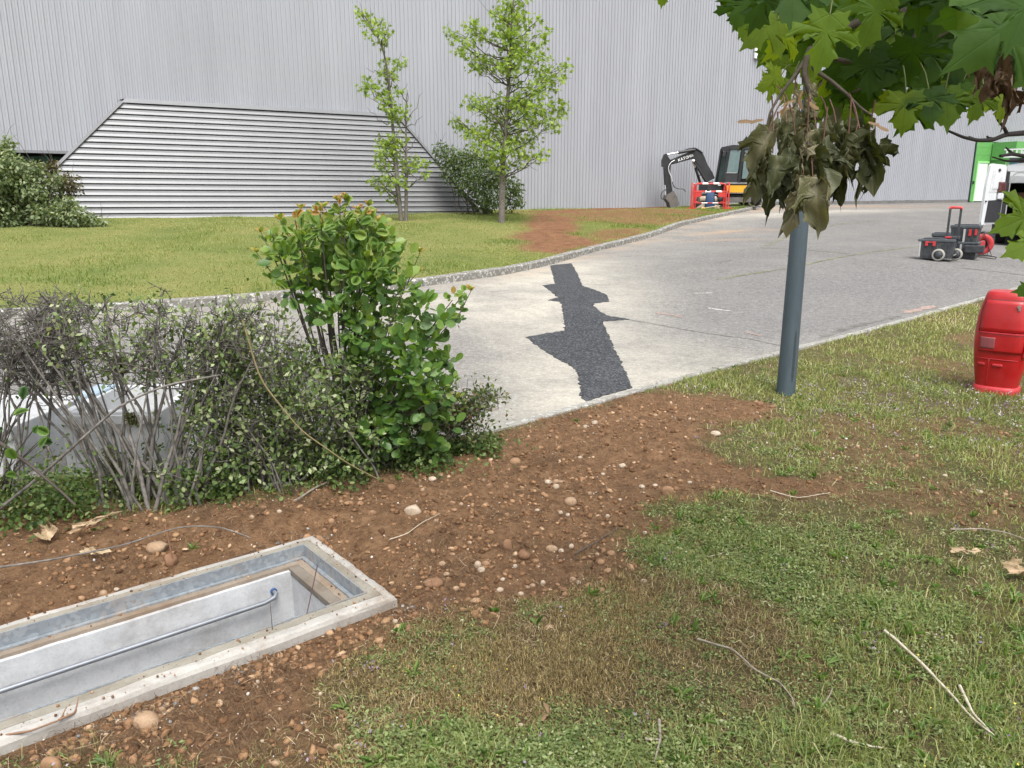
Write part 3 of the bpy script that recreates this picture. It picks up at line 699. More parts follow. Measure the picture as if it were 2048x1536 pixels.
MB().cyl(bsurf(.10, .772, 0), bsurf(.10, .772, .022), .013, 12).box(bsurf(.106, .752, .012), (.016, .012, .03), bev=.003).build('lock', M_METAL, bn)

# ================================================================== TOOLBOXES on the road
M_BOXB = paint('charcoal_tool_box_plastic', (.028, .032, .038), .5, var=.2, dirt=.35, dirtcol=(.12, .12, .115), dscale=6); M_BOXL = paint('dusty_dark_lid_plastic', (.055, .065, .075), .55, var=.2, dirt=.4, dirtcol=(.2, .2, .19))
M_BRED = paint('bright_red_plastic', (.42, .030, .035), .42); M_TYRE = paint('grey_wheel_rubber', (.30, .29, .26), .8, var=.15); M_ALU = paint('aluminium_corner', (.55, .55, .54), .35, metal=.5)
def toolbox_body(root, w, d, z0, z1, nm='body', inset=.03):
    MB().prism([(-w / 2 + inset, z0), (w / 2 - inset, z0), (w / 2, z1), (-w / 2, z1)], 'y', -d / 2, d / 2).build(nm, M_BOXB, root)
    mb = MB()
    for x_ in np.linspace(-w / 2 + .10, w / 2 - .10, 5): mb.box((x_, -d / 2 - .006, (z0 + z1) / 2), (.025, .012, (z1 - z0) * .8), bev=.003)
    mb.build('rib', M_BOXB, root)
def latch(root, x_, y_, z_, w=.055, hgt=.10):
    MB().box((x_, y_ - .012, z_), (w, .024, hgt), bev=.006).build('latch', M_BRED, root)
def wheel(root, x_, y_, r_, w_, nm='wheel'):
    o = empty(nm, (x_, y_, r_)); o.parent = root
    Mx = Matrix.Rotation(R(90), 4, 'X')
    MB().lathe([(r_ * .72, -w_ / 2), (r_ * .95, -w_ / 2), (r_, -w_ * .3), (r_, w_ * .3), (r_ * .95, w_ / 2), (r_ * .72, w_ / 2)], 24, Mx).build('tyre', M_TYRE, o)
    mb = MB().lathe([(.0, -w_ * .35), (r_ * .25, -w_ * .4), (r_ * .3, -w_ * .2), (r_ * .70, -w_ * .2), (r_ * .74, -w_ * .45), (r_ * .74, w_ * .45), (0, w_ * .4)], 24, Mx)
    for k in range(8):
        a = k * math.pi / 4; mb.box((math.cos(a) * r_ * .5, w_ * -.25, math.sin(a) * r_ * .5), (r_ * .42, w_ * .2, r_ * .12), M=Matrix.Rotation(-a, 3, 'Y'))
    mb.build('rim', M_BOXB, o); return o
rb = stand('rolling_toolbox', 1873, 520, yaw=-.10, label='low charcoal wheeled toolbox with its tall red-topped handle pulled out', cat='toolbox')
toolbox_body(rb, .60, .44, .045, .36); MB().box((-.02, 0, .385), (.64, .47, .05), bev=.012).build('lid', M_BOXL, rb)
MB().box((-.06, .02, .418), (.40, .34, .02), bev=.006).build('lid_panel', M_BOXB, rb)
latch(rb, -.18, -.24, .325, .05, .09); latch(rb, -.05, -.24, .325, .05, .09); MB().box((-.115, -.245, .35), (.10, .022, .022), bev=.005).build('latch', M_BRED, rb)
wheel(rb, .045, -.26, .115, .07); wheel(rb, .31, .12, .115, .07); MB().cyl((.31, -.28, .115), (.31, .15, .115), .012, 8).build('axle', M_METAL, rb)
MB().box((-.29, -.22, .22), (.022, .03, .28)).build('corner', M_ALU, rb)
for y_, x_ in ((-.02, .13), (.02, .31)): MB().box((x_, y_, .67), (.04, .035, .66), bev=.006).build('handle_post', M_BOXB, rb)
MB().tube([(.11, -.02, .985), (.15, -.01, 1.01), (.29, .01, 1.01), (.33, .02, .985)], .028, 10).build('handle_grip', M_BRED, rb)
MB().box((.22, .0, .44), (.26, .12, .05), bev=.01).build('handle_base', M_BOXB, rb); MB().box((.16, -.07, .445), (.11, .03, .035), bev=.006).build('release_button', M_BRED, rb)
og = stand('organiser_case', 1884, 506, yaw=-.1, label='flat black organiser case behind the wheeled toolbox', cat='toolbox')
toolbox_body(og, .42, .30, .0, .36); MB().box((0, 0, .39), (.45, .33, .07), bev=.012).build('lid', M_BOXL, og); MB().box((0, 0, .43), (.37, .26, .02), bev=.005).build('lid_panel', M_BOXB, og)
s2 = stand('lower_toolbox', 1925, 516, yaw=-.12, label='black toolbox with light metal corners underneath the stacked red-latched case', cat='toolbox')
toolbox_body(s2, .52, .42, .0, .29); MB().box((0, 0, .31), (.55, .44, .045), bev=.01).build('lid', M_BOXL, s2)
for x_ in (-.03, ): MB().box((x_, -.222, .15), (.035, .02, .27)).build('corner', M_ALU, s2)
MB().box((.22, -.26, .20), (.34, .14, .15), bev=.02).build('side_case', M_BOXB, s2)
s3 = empty('upper_toolbox', np.array(s2.location) + [0, 0, .335], s2.rotation_euler.z, label='black lidded case with two red latches stacked on the lower toolbox', cat='toolbox')
toolbox_body(s3, .50, .40, .0, .27); MB().box((0, 0, .295), (.53, .42, .06), bev=.014).build('lid', M_BOXL, s3); MB().box((0, 0, .332), (.40, .28, .02), bev=.006).build('lid_panel', M_BOXB, s3)
MB().box((.0, -.212, .12), (.035, .02, .26)).build('corner', M_ALU, s3)
latch(s3, .10, -.21, .18, .05, .13); latch(s3, .20, -.21, .19, .045, .12)
cr = stand('cable_reel', 1957, 512, yaw=.25, label='red cable reel on a black wire stand beside the toolboxes', cat='cable reel')
My = Matrix.Translation((.02, 0, .25)) @ Matrix.Rotation(R(90), 4, 'X')
for y_ in (-.09, .09): MB().lathe([(.085, y_ - .012), (.20, y_ - .012), (.213, y_), (.20, y_ + .012), (.085, y_ + .012), (.085, y_ - .012)], 32, My).build('flange', M_BRED, cr)
MB().lathe([(.0, -.12), (.085, -.12), (.085, -.075), (.150, -.075), (.155, 0), (.150, .075), (.085, .075), (.085, .12), (0, .12)], 28, My).build('cable_drum', M_BLACK, cr)
for y_ in (-.13, .13): MB().tube([(-.18, y_, .012), (.02, y_, .03), (.21, y_, .012), (.16, y_, .12), (.02, y_, .48), (-.16, y_, .10), (-.18, y_, .012)], .011, 8).build('stand', M_BLACK, cr)
MB().tube([(.02, -.13, .47), (.04, 0, .50), (.02, .13, .47)], .018, 8).build('carry_handle', M_BLACK, cr)
MB().box((.0, -.14, .26), (.10, .05, .12), bev=.012).build('socket_block', M_BRED, cr)
cb = smoothline([gp(1950,514) , gp(1975,517), gp(1990,519), gp(1993,515), gp(1978,513)], 30, 2)
tag(MB().tube([(q[0], q[1], h(q[0], q[1]) + .009) for q in cb], .008, 6).build('loose_cable', M_BLACK), 'short loop of black cable on the road in front of the reel', 'cable')

# ================================================================== WHITE VAN, rear doors open
M_VAN = paint('white_van_paint', (.60, .62, .64), .3, var=.04, coat=.5, dirt=.18, dirtcol=(.4, .4, .38)); M_TRIM = paint('dark_bumper_plastic', (.025, .026, .03), .6); M_INT = paint('dark_van_lining', (.03, .03, .032), .8)
M_GLASS = paint('dark_tinted_glass', (.02, .028, .03), .08, spec=.8); M_LAMP = paint('smoked_tail_lamp', (.10, .035, .035), .25, coat=.5); M_REFL = paint('red_reflector', (.45, .02, .03), .25); M_WOOD = paint('pale_timber', (.42, .34, .24), .7); M_RUB = paint('tyre_rubber', (.015, .015, .016), .85)
vn = stand('white_van', 1979, 489, yaw=-.04, label='white van seen from behind with its left rear door swung open', cat='van')
VW, VL = 1.85, 4.7
MB().box((.03, VL / 2, 1.0), (.06, VL, 1.35), bev=.02).build('side_panel', M_VAN, vn); MB().box((VW - .03, VL / 2, 1.0), (.06, VL, 1.35), bev=.02).build('side_panel', M_VAN, vn)
MB().prism([(.03, 1.66), (.0, 1.5), (.06, 1.8), (.16, 1.93), (.4, 1.965), (VW - .4, 1.965), (VW - .16, 1.93), (VW - .06, 1.8), (VW, 1.5), (VW - .03, 1.66)], 'y', .0, 3.2).build('roof', M_VAN, vn)
MB().box((VW / 2, .05 + 2.3, .48), (VW - .1, 4.5, .08)).build('load_floor', M_INT, vn); MB().box((VW / 2, 2.7, 1.2), (VW - .12, .05, 1.4)).build('bulkhead', M_INT, vn)
MB().box((.075, 1.3, 1.15), (.02, 2.6, 1.3)).build('lining', M_INT, vn); MB().box((VW - .075, 1.3, 1.15), (.02, 2.6, 1.3)).build('lining', M_INT, vn); MB().box((VW / 2, 1.4, 1.88), (VW - .3, 2.6, .02)).build('lining', M_INT, vn)
MB().box((.12, .03, 1.15), (.22, .07, 1.36), bev=.02).build('rear_pillar', M_TRIM, vn); MB().box((VW - .12, .03, 1.15), (.22, .07, 1.36), bev=.02).build('rear_pillar', M_VAN, vn)
MB().box((VW / 2, .03, 1.84), (VW - .3, .08, .14), bev=.02).build('rear_header', M_VAN, vn)
MB().tube([(.245, -.01, .52), (.25, -.01, 1.5), (.28, -.01, 1.68), (.38, -.01, 1.77), (VW - .4, -.01, 1.77)], .014, 8).build('door_seal', M_ALU, vn)
MB().prism([(.0, .30), (.02, .27), (VW - .02, .27), (VW, .30), (VW, .50), (VW - .03, .53), (.03, .53), (.0, .50)], 'y', -.12, .12).build('bumper', M_TRIM, vn); MB().box((.17, -.125, .40), (.13, .012, .035), bev=.004).build('reflector', M_REFL, vn)
MB().box((VW / 2 + .1, -.03, .555), (VW - .5, .20, .03), bev=.01).build('step_plate', M_METAL, vn)
def vwheel(x_, y_):
    o = empty('wheel', (x_, y_, .33)); o.parent = vn; My2 = Matrix.Rotation(R(90), 4, 'Y')
    MB().lathe([(.19, -.11), (.30, -.11), (.33, -.08), (.33, .08), (.30, .11), (.19, .11)], 28, My2).build('tyre', M_RUB, o); MB().lathe([(0, -.08), (.19, -.09), (.19, .09), (0, .08)], 20, My2).build('rim', M_METAL, o)
for x_ in (.19, VW - .19): vwheel(x_, .75); vwheel(x_, 3.8)
MB().prism([(3.2, .4), (3.2, 1.955), (3.6, 1.75), (4.1, 1.15), (4.75, 1.0), (4.85, .7), (4.8, .35)], 'x', .02, VW - .02).build('cab', M_VAN, vn); MB().box((VW / 2, 2.4, .36), (VW - .05, 4.5, .22)).build('underbody', M_TRIM, vn)
# the swung-open door
dr = empty('rear_door', (.12, -.03, 0), R(180 + 60)); dr.parent = vn            # local x runs from the hinge to the free edge
DWid = .72
MB().prism([(.0, .52), (DWid - .02, .50), (DWid, .56), (DWid - .01, 1.4), (DWid - .08, 1.90), (DWid - .16, 1.95), (.06, 1.93), (.0, 1.85)], 'y', -.03, .03).build('door_skin', M_VAN, dr)
MB().prism([(.12, 1.28), (DWid - .14, 1.28), (DWid - .20, 1.82), (.16, 1.82)], 'y', .03, .036).build('window_recess', paint('shaded_white_inner', (.52, .54, .55), .5), dr)
MB().prism([(.2, 1.36), (DWid - .24, 1.36), (DWid - .28, 1.74), (.24, 1.74)], 'y', .036, .05).build('inner_panel', M_VAN, dr)
MB().prism([(.05, .56), (DWid - .12, .56), (DWid - .16, 1.08), (.05, 1.10)], 'y', .03, .055).build('door_trim', M_TRIM, dr)
MB().box((.17, .07, 1.40), (.22, .08, .25), bev=.025).build('tail_lamp', M_LAMP, dr); MB().box((.17, .07, 1.19), (.20, .05, .15), bev=.02).build('lamp_housing', M_VAN, dr)
MB().box((DWid - .06, .04, 1.06), (.05, .03, .03)).build('door_lock', M_TRIM, dr); MB().cyl((.3, .03, 1.80), (.3, .06, 1.80), .035, 12).build('grommet', M_TRIM, dr)
def inside(name, mb, mat, label, cat):
    o = mb.build(name, mat); o.matrix_world = Matrix.Translation(vn.location) @ Matrix.Rotation(vn.rotation_euler.z, 4, 'Z'); tag(o, label, cat)
inside('timber_pole', MB().tube([(.72, .25, .53), (.80, .5, 1.74)], .03, 8), M_WOOD, 'pale timber pole leaning upright inside the van', 'pole')
inside('tool_crate', MB().box((.60, .45, .66), (.42, .3, .22), bev=.02), M_BRED, 'red tool crate on the floor inside the van', 'crate')
inside('cardboard_box', MB().box((.48, .9, 1.08), (.22, .3, .40), bev=.01).box((.48, .9, .70), (.22, .3, .35), bev=.01), paint('brown_cardboard', (.16, .10, .06), .8), 'brown cardboard boxes piled up behind the red crate in the van', 'box')
inside('work_lamp', MB().lathe([(0, -.02), (.05, -.02), (.035, .06), (0, .07)], 14, Matrix.Translation((.40, .3, .68)) @ Matrix.Rotation(R(90), 4, 'X')), paint('yellow_lamp', (.75, .6, .05), .4), 'small yellow work lamp beside the red crate in the van', 'lamp')
inside('power_tool', MB().box((.42, .4, .95), (.16, .12, .12), bev=.03).box((.40, .4, 1.05), (.06, .08, .16), bev=.02), M_METAL, 'grey power tool hanging by the left wall inside the van', 'tool')
rk = empty('roof_ladder', Vector(vn.location) + Matrix.Rotation(vn.rotation_euler.z, 3, 'Z') @ Vector((.1, .2, 2.07)), vn.rotation_euler.z, label='white ladder lying across bars on the van roof', cat='ladder')
for x_ in (.05, .7): MB().box((x_ + .3, 1.0, .13), (.06, 2.6, .09), bev=.01).build('rail', M_VAN, rk)
for y_ in np.linspace(-.2, 2.2, 9): MB().box((.68, y_, .13), (.62, .04, .04)).build('rung', M_ALU, rk)
mb = MB()
for x_ in np.arange(0, 1.3, .1): mb.box((x_, -.3, .14), (.035, .03, .16))
mb.box((.62, -.3, .22), (1.36, .04, .03)); mb.box((.62, -.3, .05), (1.36, .04, .04)); mb.build('end_frame', M_VAN, rk)
for y_ in (.3, 1.8): MB().box((.8, y_, .02), (1.5, .05, .05)).build('roof_bar', M_TRIM, rk)
for x_ in (.3, 1.2):
    for y_ in (.3, 1.8): MB().box((x_, y_, -.06), (.06, .05, .14)).build('bar_foot', M_TRIM, rk)
# ================================================================== MINI EXCAVATOR
M_YEL = paint('excavator_yellow', (.60, .30, .010), .4, var=.08, dirt=.2, dirtcol=(.3, .2, .08)); M_EBLK = paint('excavator_black', (.014, .015, .017), .45, var=.25, dirt=.25, dirtcol=(.06, .055, .05)); M_CHROME = paint('chrome_rod', (.75, .76, .78), .2, metal=.6)
M_STEEL = paint('dirty_track_steel', (.10, .095, .09), .7, var=.3, dirt=.5, dirtcol=(.17, .13, .09)); M_CGLASS = paint('cab_glass', (.10, .15, .15), .12, spec=.7); M_HOSE = paint('grey_hose', (.22, .22, .23), .6); M_WHT = paint('white_lettering', (.8, .8, .8), .5)
ex = empty('mini_excavator', (9.30, 33.4, h(9.30, 33.4) + LAWN - .01), R(180 + 3), label='black and yellow mini excavator with folded boom parked in front of the warehouse', cat='excavator')
ex.scale = (1.09, 1.09, 1.06)
def fz(zx, zy): return ((1430 - zx) / 327.0, (1050 - zy) / 327.0)
def plate(name, pts, y0, y1, mat, parent=ex):
    return MB().prism([fz(*p) for p in pts], 'y', y0, y1).build(name, mat, parent)
for yy in (.62, -.62):
    tk = empty('track', (0, 0, 0)); tk.parent = ex
    n = 44; loop = []
    for i in range(n):
        s_ = i / n * (2 * 1.66 + 2 * math.pi * .25); L_ = 1.66; r_ = .25
        if s_ < L_: p_ = (-.83 + s_, .50, 0)
        elif s_ < L_ + math.pi * r_: a = (s_ - L_) / r_; p_ = (.83 + r_ * math.sin(a), .25 + r_ * math.cos(a), -a)
        elif s_ < 2 * L_ + math.pi * r_: p_ = (.83 - (s_ - L_ - math.pi * r_), 0, math.pi)
        else: a = (s_ - 2 * L_ - math.pi * r_) / r_; p_ = (-.83 - r_ * math.sin(a), .25 - r_ * math.cos(a), -math.pi - a)
        loop.append(p_)
    sh_me = None
    for x_, z_, a in loop:
        if sh_me is None: sh_me = MB().box((0, 0, 0), (.10, .36, .035), bev=.008).box((0, 0, .025), (.03, .36, .03)).mesh('track_shoe', M_STEEL)
        o = bpy.data.objects.new('track_shoe', sh_me); o.location = (x_ * .8 - .02, yy, z_ + .02); o.rotation_euler = (0, -a if False else a * -1 * -1, 0); link(o, tk)
    for x_ in (-.83, .83): MB().lathe([(0, -.12), (.20, -.12), (.20, .12), (0, .12)], 20, Matrix.Translation((x_ * .8 - .02, yy, .27)) @ Matrix.Rotation(R(90), 4, 'X')).build('sprocket', M_EBLK, tk)
    MB().box((-.02, yy, .27), (1.2, .2, .2), bev=.03).build('track_frame', M_STEEL, tk)
MB().box((-.15, 0, .38), (1.0, 1.0, .22), bev=.04).build('undercarriage', M_EBLK, ex); MB().lathe([(.42, .48), (.42, .62), (0, .62)], 24).build('slew_ring', M_EBLK, ex)
plate('blade', [(1060, 880), (1085, 890), (1095, 1040), (1060, 1042), (1045, 960)], -.8, .8, M_STEEL); MB().box((.85, .3, .3), (.7, .12, .1)).box((.85, -.3, .3), (.7, .12, .1)).build('blade_arm', M_EBLK, ex)
plate('counterweight', [(1250, 775), (1480, 775), (1640, 790), (1700, 800), (1700, 880), (1640, 890), (1255, 865)], -.75, .78, M_YEL)
plate('engine_hood', [(1560, 640), (1690, 650), (1720, 780), (1480, 772), (1480, 640)], -.76, .1, M_YEL)
plate('front_panel', [(1050, 740), (1250, 740), (1250, 865), (1040, 860)], -.55, .62, M_EBLK); MB().box((.74, .622, .84), (.10, .01, .07)).build('plate_label', M_WHT, ex)
# cab: pillars, roof, glazing
cab = empty('cab', (0, 0, 0)); cab.parent = ex
cx0, cx1 = fz(1232, 0)[0], fz(1700, 0)[0]
def pillar(name, a, b_, y_, w=.055):
    MB().tube([(*fz(*a)[:1], y_, fz(*a)[1]), (*fz(*b_)[:1], y_, fz(*b_)[1])], w, 6, True, False).build(name, M_EBLK, cab)
for y_ in (.74, -.18):
    pillar('pillar', (1225, 765), (1275, 320), y_); pillar('pillar', (1415, 765), (1445, 320), y_); pillar('pillar', (1690, 765), (1690, 330), y_)
    pillar('sill', (1215, 765), (1700, 765), y_, .07)
plate('cab_roof', [(1270, 300), (1320, 293), (1440, 300), (1480, 292), (1650, 295), (1710, 320), (1710, 345), (1265, 345)], -.22, .79, M_EBLK, cab)
plate('lower_door', [(1240, 640), (1395, 640), (1395, 765), (1230, 765)], .735, .765, M_EBLK, cab)
plate('window', [(1245, 632), (1395, 632), (1415, 350), (1285, 350)], .735, .75, M_CGLASS, cab); plate('window', [(1450, 700), (1665, 700), (1670, 350), (1470, 350)], .735, .75, M_CGLASS, cab)
plate('window', [(1245, 745), (1395, 745), (1415, 350), (1285, 350)], -.19, -.175, M_CGLASS, cab); plate('window', [(1450, 745), (1665, 745), (1670, 350), (1470, 350)], -.19, -.175, M_CGLASS, cab)
MB().tube([(fz(1240, 632)[0], .77, fz(1240, 632)[1]), (fz(1380, 632)[0], .77, fz(1380, 632)[1])], .018, 6).build('door_rail', M_HOSE, cab)
plate('seat', [(1470, 740), (1560, 740), (1575, 520), (1540, 515), (1520, 640), (1465, 650)], .05, .5, M_EBLK, cab)
MB().tube([(.62, .8, 1.70), (.66, .88, 1.9), (.68, .9, 1.98)], .012, 6).build('mirror_arm', M_EBLK, cab); plate('mirror', [(1185, 375), (1215, 358), (1225, 370), (1200, 430), (1182, 428)], .86, .92, M_EBLK, cab)
# boom, stick, bucket
bo = plate('boom', [(1165, 690), (1075, 735), (1050, 700), (960, 540), (900, 460), (870, 455), (610, 525), (585, 495), (600, 465), (860, 355), (905, 325), (965, 350), (1010, 410), (1060, 520), (1130, 620)], .05, .27, M_EBLK)
plate('boom_plate', [(600, 480), (640, 458), (870, 380), (880, 440), (620, 515)], .27, .285, M_EBLK)
plate('stick', [(520, 395), (545, 390), (565, 430), (600, 470), (605, 520), (600, 640), (640, 860), (620, 930), (585, 930), (560, 760), (535, 560), (495, 545), (492, 470)], .08, .24, M_EBLK)
plate('bucket', [(560, 905), (640, 850), (690, 930), (715, 1010), (690, 1060), (610, 1062), (590, 1000), (545, 945)], -.1, .42, M_STEEL)
plate('bucket_tooth', [(600, 1040), (625, 1035), (600, 1075)], .1, .16, M_STEEL)
def ram(name, a, m_, b_, y_, r1=.05, r2=.027, rod=M_CHROME):
    o = empty(name, (0, 0, 0)); o.parent = ex
    A_, Mm, B_ = [(fz(*q)[0], y_, fz(*q)[1]) for q in (a, m_, b_)]
    MB().cyl(A_, Mm, r1, 12).build('barrel', M_EBLK, o); MB().cyl(Mm, B_, r2, 12).build('rod', rod, o)
ram('stick_ram', (890, 345), (680, 378), (548, 402), .33, .055, .032); ram('bucket_ram', (515, 560), (537, 775), (548, 905), .31, .04, .02); ram('boom_ram', (1055, 745), (920, 540), (865, 480), .36, .06, .035, M_EBLK); ram('boom_ram', (1010, 745), (940, 560), (895, 480), -.04, .05, .035, M_CHROME)
MB().lathe([(0, 0), (.05, 0), (.05, .07), (0, .08)], 12, Matrix.Translation((fz(870, 485)[0], .36, fz(870, 485)[1])) @ Matrix.Rotation(R(-60), 4, 'X')).build('work_light', M_WHT, ex)
def hose(pts, y_, r_=.016, mat=None): MB().tube(smoothline([(fz(*p)[0], y_, fz(*p)[1]) for p in pts], 24, 2), r_, 6).build('hose', mat or M_EBLK, ex)
hose([(640, 470), (590, 500), (560, 560), (575, 620), (610, 680), (620, 730)], .36, .018, M_CHROME); hose([(620, 740), (640, 800), (700, 825), (770, 825), (790, 860)], .38); hose([(580, 810), (510, 850), (480, 900), (490, 950), (560, 955)], .36); hose([(930, 560), (910, 600), (930, 650), (980, 660)], .42); hose([(760, 350), (820, 325), (900, 322), (990, 380)], .30, .022)
def lettering(txt, size, loc, rot, mat, parent, name, ext=.004):
    cu = bpy.data.curves.new(name, 'FONT'); cu.body = txt; cu.size = size; cu.extrude = ext; cu.align_x = 'CENTER'; cu.align_y = 'CENTER'; cu.resolution_u = 3
    o = bpy.data.objects.new(name, cu); COL.objects.link(o); dg = bpy.context.evaluated_depsgraph_get(); me = bpy.data.meshes.new_from_object(o.evaluated_get(dg)); bpy.data.objects.remove(o)
    me.materials.clear(); me.materials.append(mat); o = bpy.data.objects.new(name, me); o.location = loc; o.rotation_euler = rot; return link(o, parent)
tl = math.atan2(60, 170)
f1, z1 = fz(752, 452); lettering('KATO', .155, (f1, .292, z1), Euler((R(90), 0, R(180))).to_matrix().to_euler(), M_WHT, ex, 'lettering').rotation_euler = (Matrix.Rotation(math.pi, 3, 'Z') @ Matrix.Rotation(R(90), 3, 'X') @ Matrix.Rotation(tl, 3, 'Z')).to_euler()
f1, z1 = fz(838, 422); lettering('IMER', .115, (f1, .292, z1), (0, 0, 0), M_WHT, ex, 'lettering').rotation_euler = (Matrix.Rotation(math.pi, 3, 'Z') @ Matrix.Rotation(R(90), 3, 'X') @ Matrix.Rotation(tl, 3, 'Z')).to_euler()
# attachment lying behind the barriers
at_ = empty('drum_attachment', (8.15, 32.2, h(8.15, 32.2) + LAWN), .1, label='dusty beige steel drum attachment lying beside the digger bucket', cat='attachment')
MB().cyl((-.55, 0, .36), (.15, 0, .36), .13, 16).build('drum', paint('dusty_beige_steel', (.33, .27, .20), .8, var=.2), at_); MB().box((-.45, 0, .13), (.5, .3, .26), bev=.03).build('base', M_EBLK, at_)

# ================================================================== RED WORK BARRIERS round the small dig
M_BAR = paint('red_barrier_plastic', (.50, .035, .030), .45, var=.1); M_BARW = paint('white_reflective_band', (.75, .75, .74), .4, var=.03)
def barrier(x_, y_, rz, label, w=1.25):
    o = empty('work_barrier', (x_, y_, h(x_, y_) + LAWN), rz, label=label, cat='barrier', group='red barriers fencing the small dig'); hw_ = w / 2
    MB().tube([(-hw_, 0, 0), (-hw_, 0, .82), (-hw_ + .03, 0, .93), (-hw_ + .12, 0, .99), (hw_ - .12, 0, .99), (hw_ - .03, 0, .93), (hw_, 0, .82), (hw_, 0, 0)], .028, 8).build('frame', M_BAR, o)
    for z_ in (.68, .25): MB().cyl((-hw_, 0, z_), (hw_, 0, z_), .02, 8).build('rail', M_BAR, o)
    for z_ in (.99, .68, .25):
        for c in (-.3, .12, ): MB().cyl((c + (.12 if z_ == .68 else 0), 0, z_), (c + .22 + (.12 if z_ == .68 else 0), 0, z_), .0315 if z_ == .99 else .023, 8).build('reflective_band', M_BARW, o)
    for s_ in (-1, 1):
        MB().box((s_ * (hw_ - .16), 0, .57), (.27, .018, .17), bev=.004).build('panel', M_BAR, o); MB().cyl((s_ * (hw_ - .075), 0, .0), (s_ * (hw_ - .075), 0, .9), .02, 8).build('upright', M_BAR, o); MB().box((s_ * hw_, 0, .02), (.06, .34, .04), bev=.008).build('foot', M_BAR, o)
    return o
b0 = gp(1418, 419, LAWN); bx, by = b0[0], b0[1]; brz = -math.atan2(bx, by)
cd, sd_ = math.cos(brz), math.sin(brz); L2W = lambda u_, v_: (bx + cd * u_ - sd_ * v_, by + sd_ * u_ + cd * v_)
barrier(*L2W(0, 0), brz, 'red work barrier with white bands, at the front of the small dig facing the road')
barrier(*L2W(.0, 1.35), brz, 'red work barrier at the back of the small dig in front of the digger')
barrier(*L2W(-.66, .66), brz + R(90 - 4), 'red work barrier closing the dig on the bucket side'); barrier(*L2W(.68, .66), brz + R(90 + 4), 'red work barrier closing the dig on the cab side')
hp = empty('spoil_heap', (*L2W(-.05, .7), h(*L2W(0, .7)) + LAWN), label='small heap of pale dug-out rubble inside the red barriers', cat='heap')
gxh = np.linspace(-.55, .55, 26); XX, YY = np.meshgrid(gxh, gxh); ZZ = .36 * np.clip(1 - np.hypot(XX, YY) / .56, 0, 1) ** .8 * (1 + .5 * (fbm(XX + 9, YY, 7, 4, 61) - .5)) - .03
np_obj('heap_surface', np.stack([XX.ravel(), YY.ravel(), ZZ.ravel()], 1), grid_faces(26, 26), paint('pale_rubble', (.34, .27, .20), .95, var=.3, vscale=12, bump=.6), hp)
bs = empty('blue_sack', (*L2W(.02, .28), h(*L2W(0, .28)) + LAWN), brz, label='dark blue sack leaning on the rubble inside the barriers', cat='sack')
loft(MB(), [sring(.19, .09, .0, 20), sring(.2, .11, .12, 20), sring(.185, .10, .36, 20, oy=.03), sring(.165, .06, .60, 20, oy=.06), sring(.15, .02, .66, 20, oy=.06)]).build('sack_body', paint('dark_blue_sheet', (.012, .045, .12), .6, var=.3), bs)
for k, (u0, u1, v0, nm, lb, mt) in enumerate(((-.3, .35, -.15, 'pickaxe', 'pickaxe with a yellow handle lying in front of the barrier', paint('yellow_handle', (.65, .45, .06), .5)), (-.05, .45, -.27, 'shovel', 'shovel with a pale handle lying in front of the barrier', M_WOOD))):
    t_ = empty(nm, (*L2W(0, v0), h(*L2W(0, v0)) + LAWN), brz, label=lb, cat='tool')
    MB().tube([(u0, 0, .05), (u1, .1, .12)], .02, 8).build('handle', mt, t_)
    if nm == 'pickaxe': MB().tube([(u0 - .02, -.2, .03), (u0 - .03, 0, .06), (u0 - .02, .2, .03)], [.01, .03, .01], 6).build('head', M_EBLK, t_)
    else: loft(MB(), [sring(.10, .008, -.14, 12), sring(.12, .012, .0, 12), sring(.08, .008, .14, 12)]).build('blade', M_STEEL, t_).rotation_euler = (R(85), 0, R(90)); t_.children[-1].location = (u0, 0, .03)

# ================================================================== CONCRETE PIT (open cable chamber)
M_PITW = concrete('pale_pit_concrete', (.50, .51, .525), (.20, .17, .145), 0, .8, 40, .6); M_PITR = concrete('pit_rim_mortar', (.25, .232, .193), (.14, .10, .06), 0, .9, 70, .7); M_PITE = concrete('white_rim_edge', (.37, .355, .33), (.18, .12, .07), 0, .8, 60, .75)
def galv_mat():
    m, t, b, o = nt_new('galvanised_steel'); g = NT(t); p = g.objco(); v = t.nodes.new('ShaderNodeTexVoronoi'); v.inputs['Scale'].default_value = 55; t.links.new(p, v.inputs['Vector'])
    c = g.ramp(v.outputs['Color'], [(.2, (.215, .24, .265)), (.8, (.30, .33, .355))]); c = g.mix(g.ramp(g.noise(p, 6, 7, .75), [(.52, 0.0), (.68, .7)]), c, (.40, .30, .22))
    g.put(b.inputs['Base Color'], c); b.inputs['Metallic'].default_value = .35; b.inputs['Roughness'].default_value = .45; return m
M_GALV = galv_mat(); M_BLUE = paint('blue_end_cap', (.04, .09, .22), .4)
def pit_dirt():
    return concrete('soiled_ledge', (.25, .205, .16), (.15, .085, .045), 0, .95, 90, .7)
pit = empty('cable_chamber', (CH_A[0], CH_A[1], -.05), math.atan2(CH_U[1], CH_U[0]), label='open rectangular concrete cable chamber with a galvanised frame, sunk in the earth', cat='chamber')
RT = .05; RW = .095; L_, W_ = CH_L, CH_W
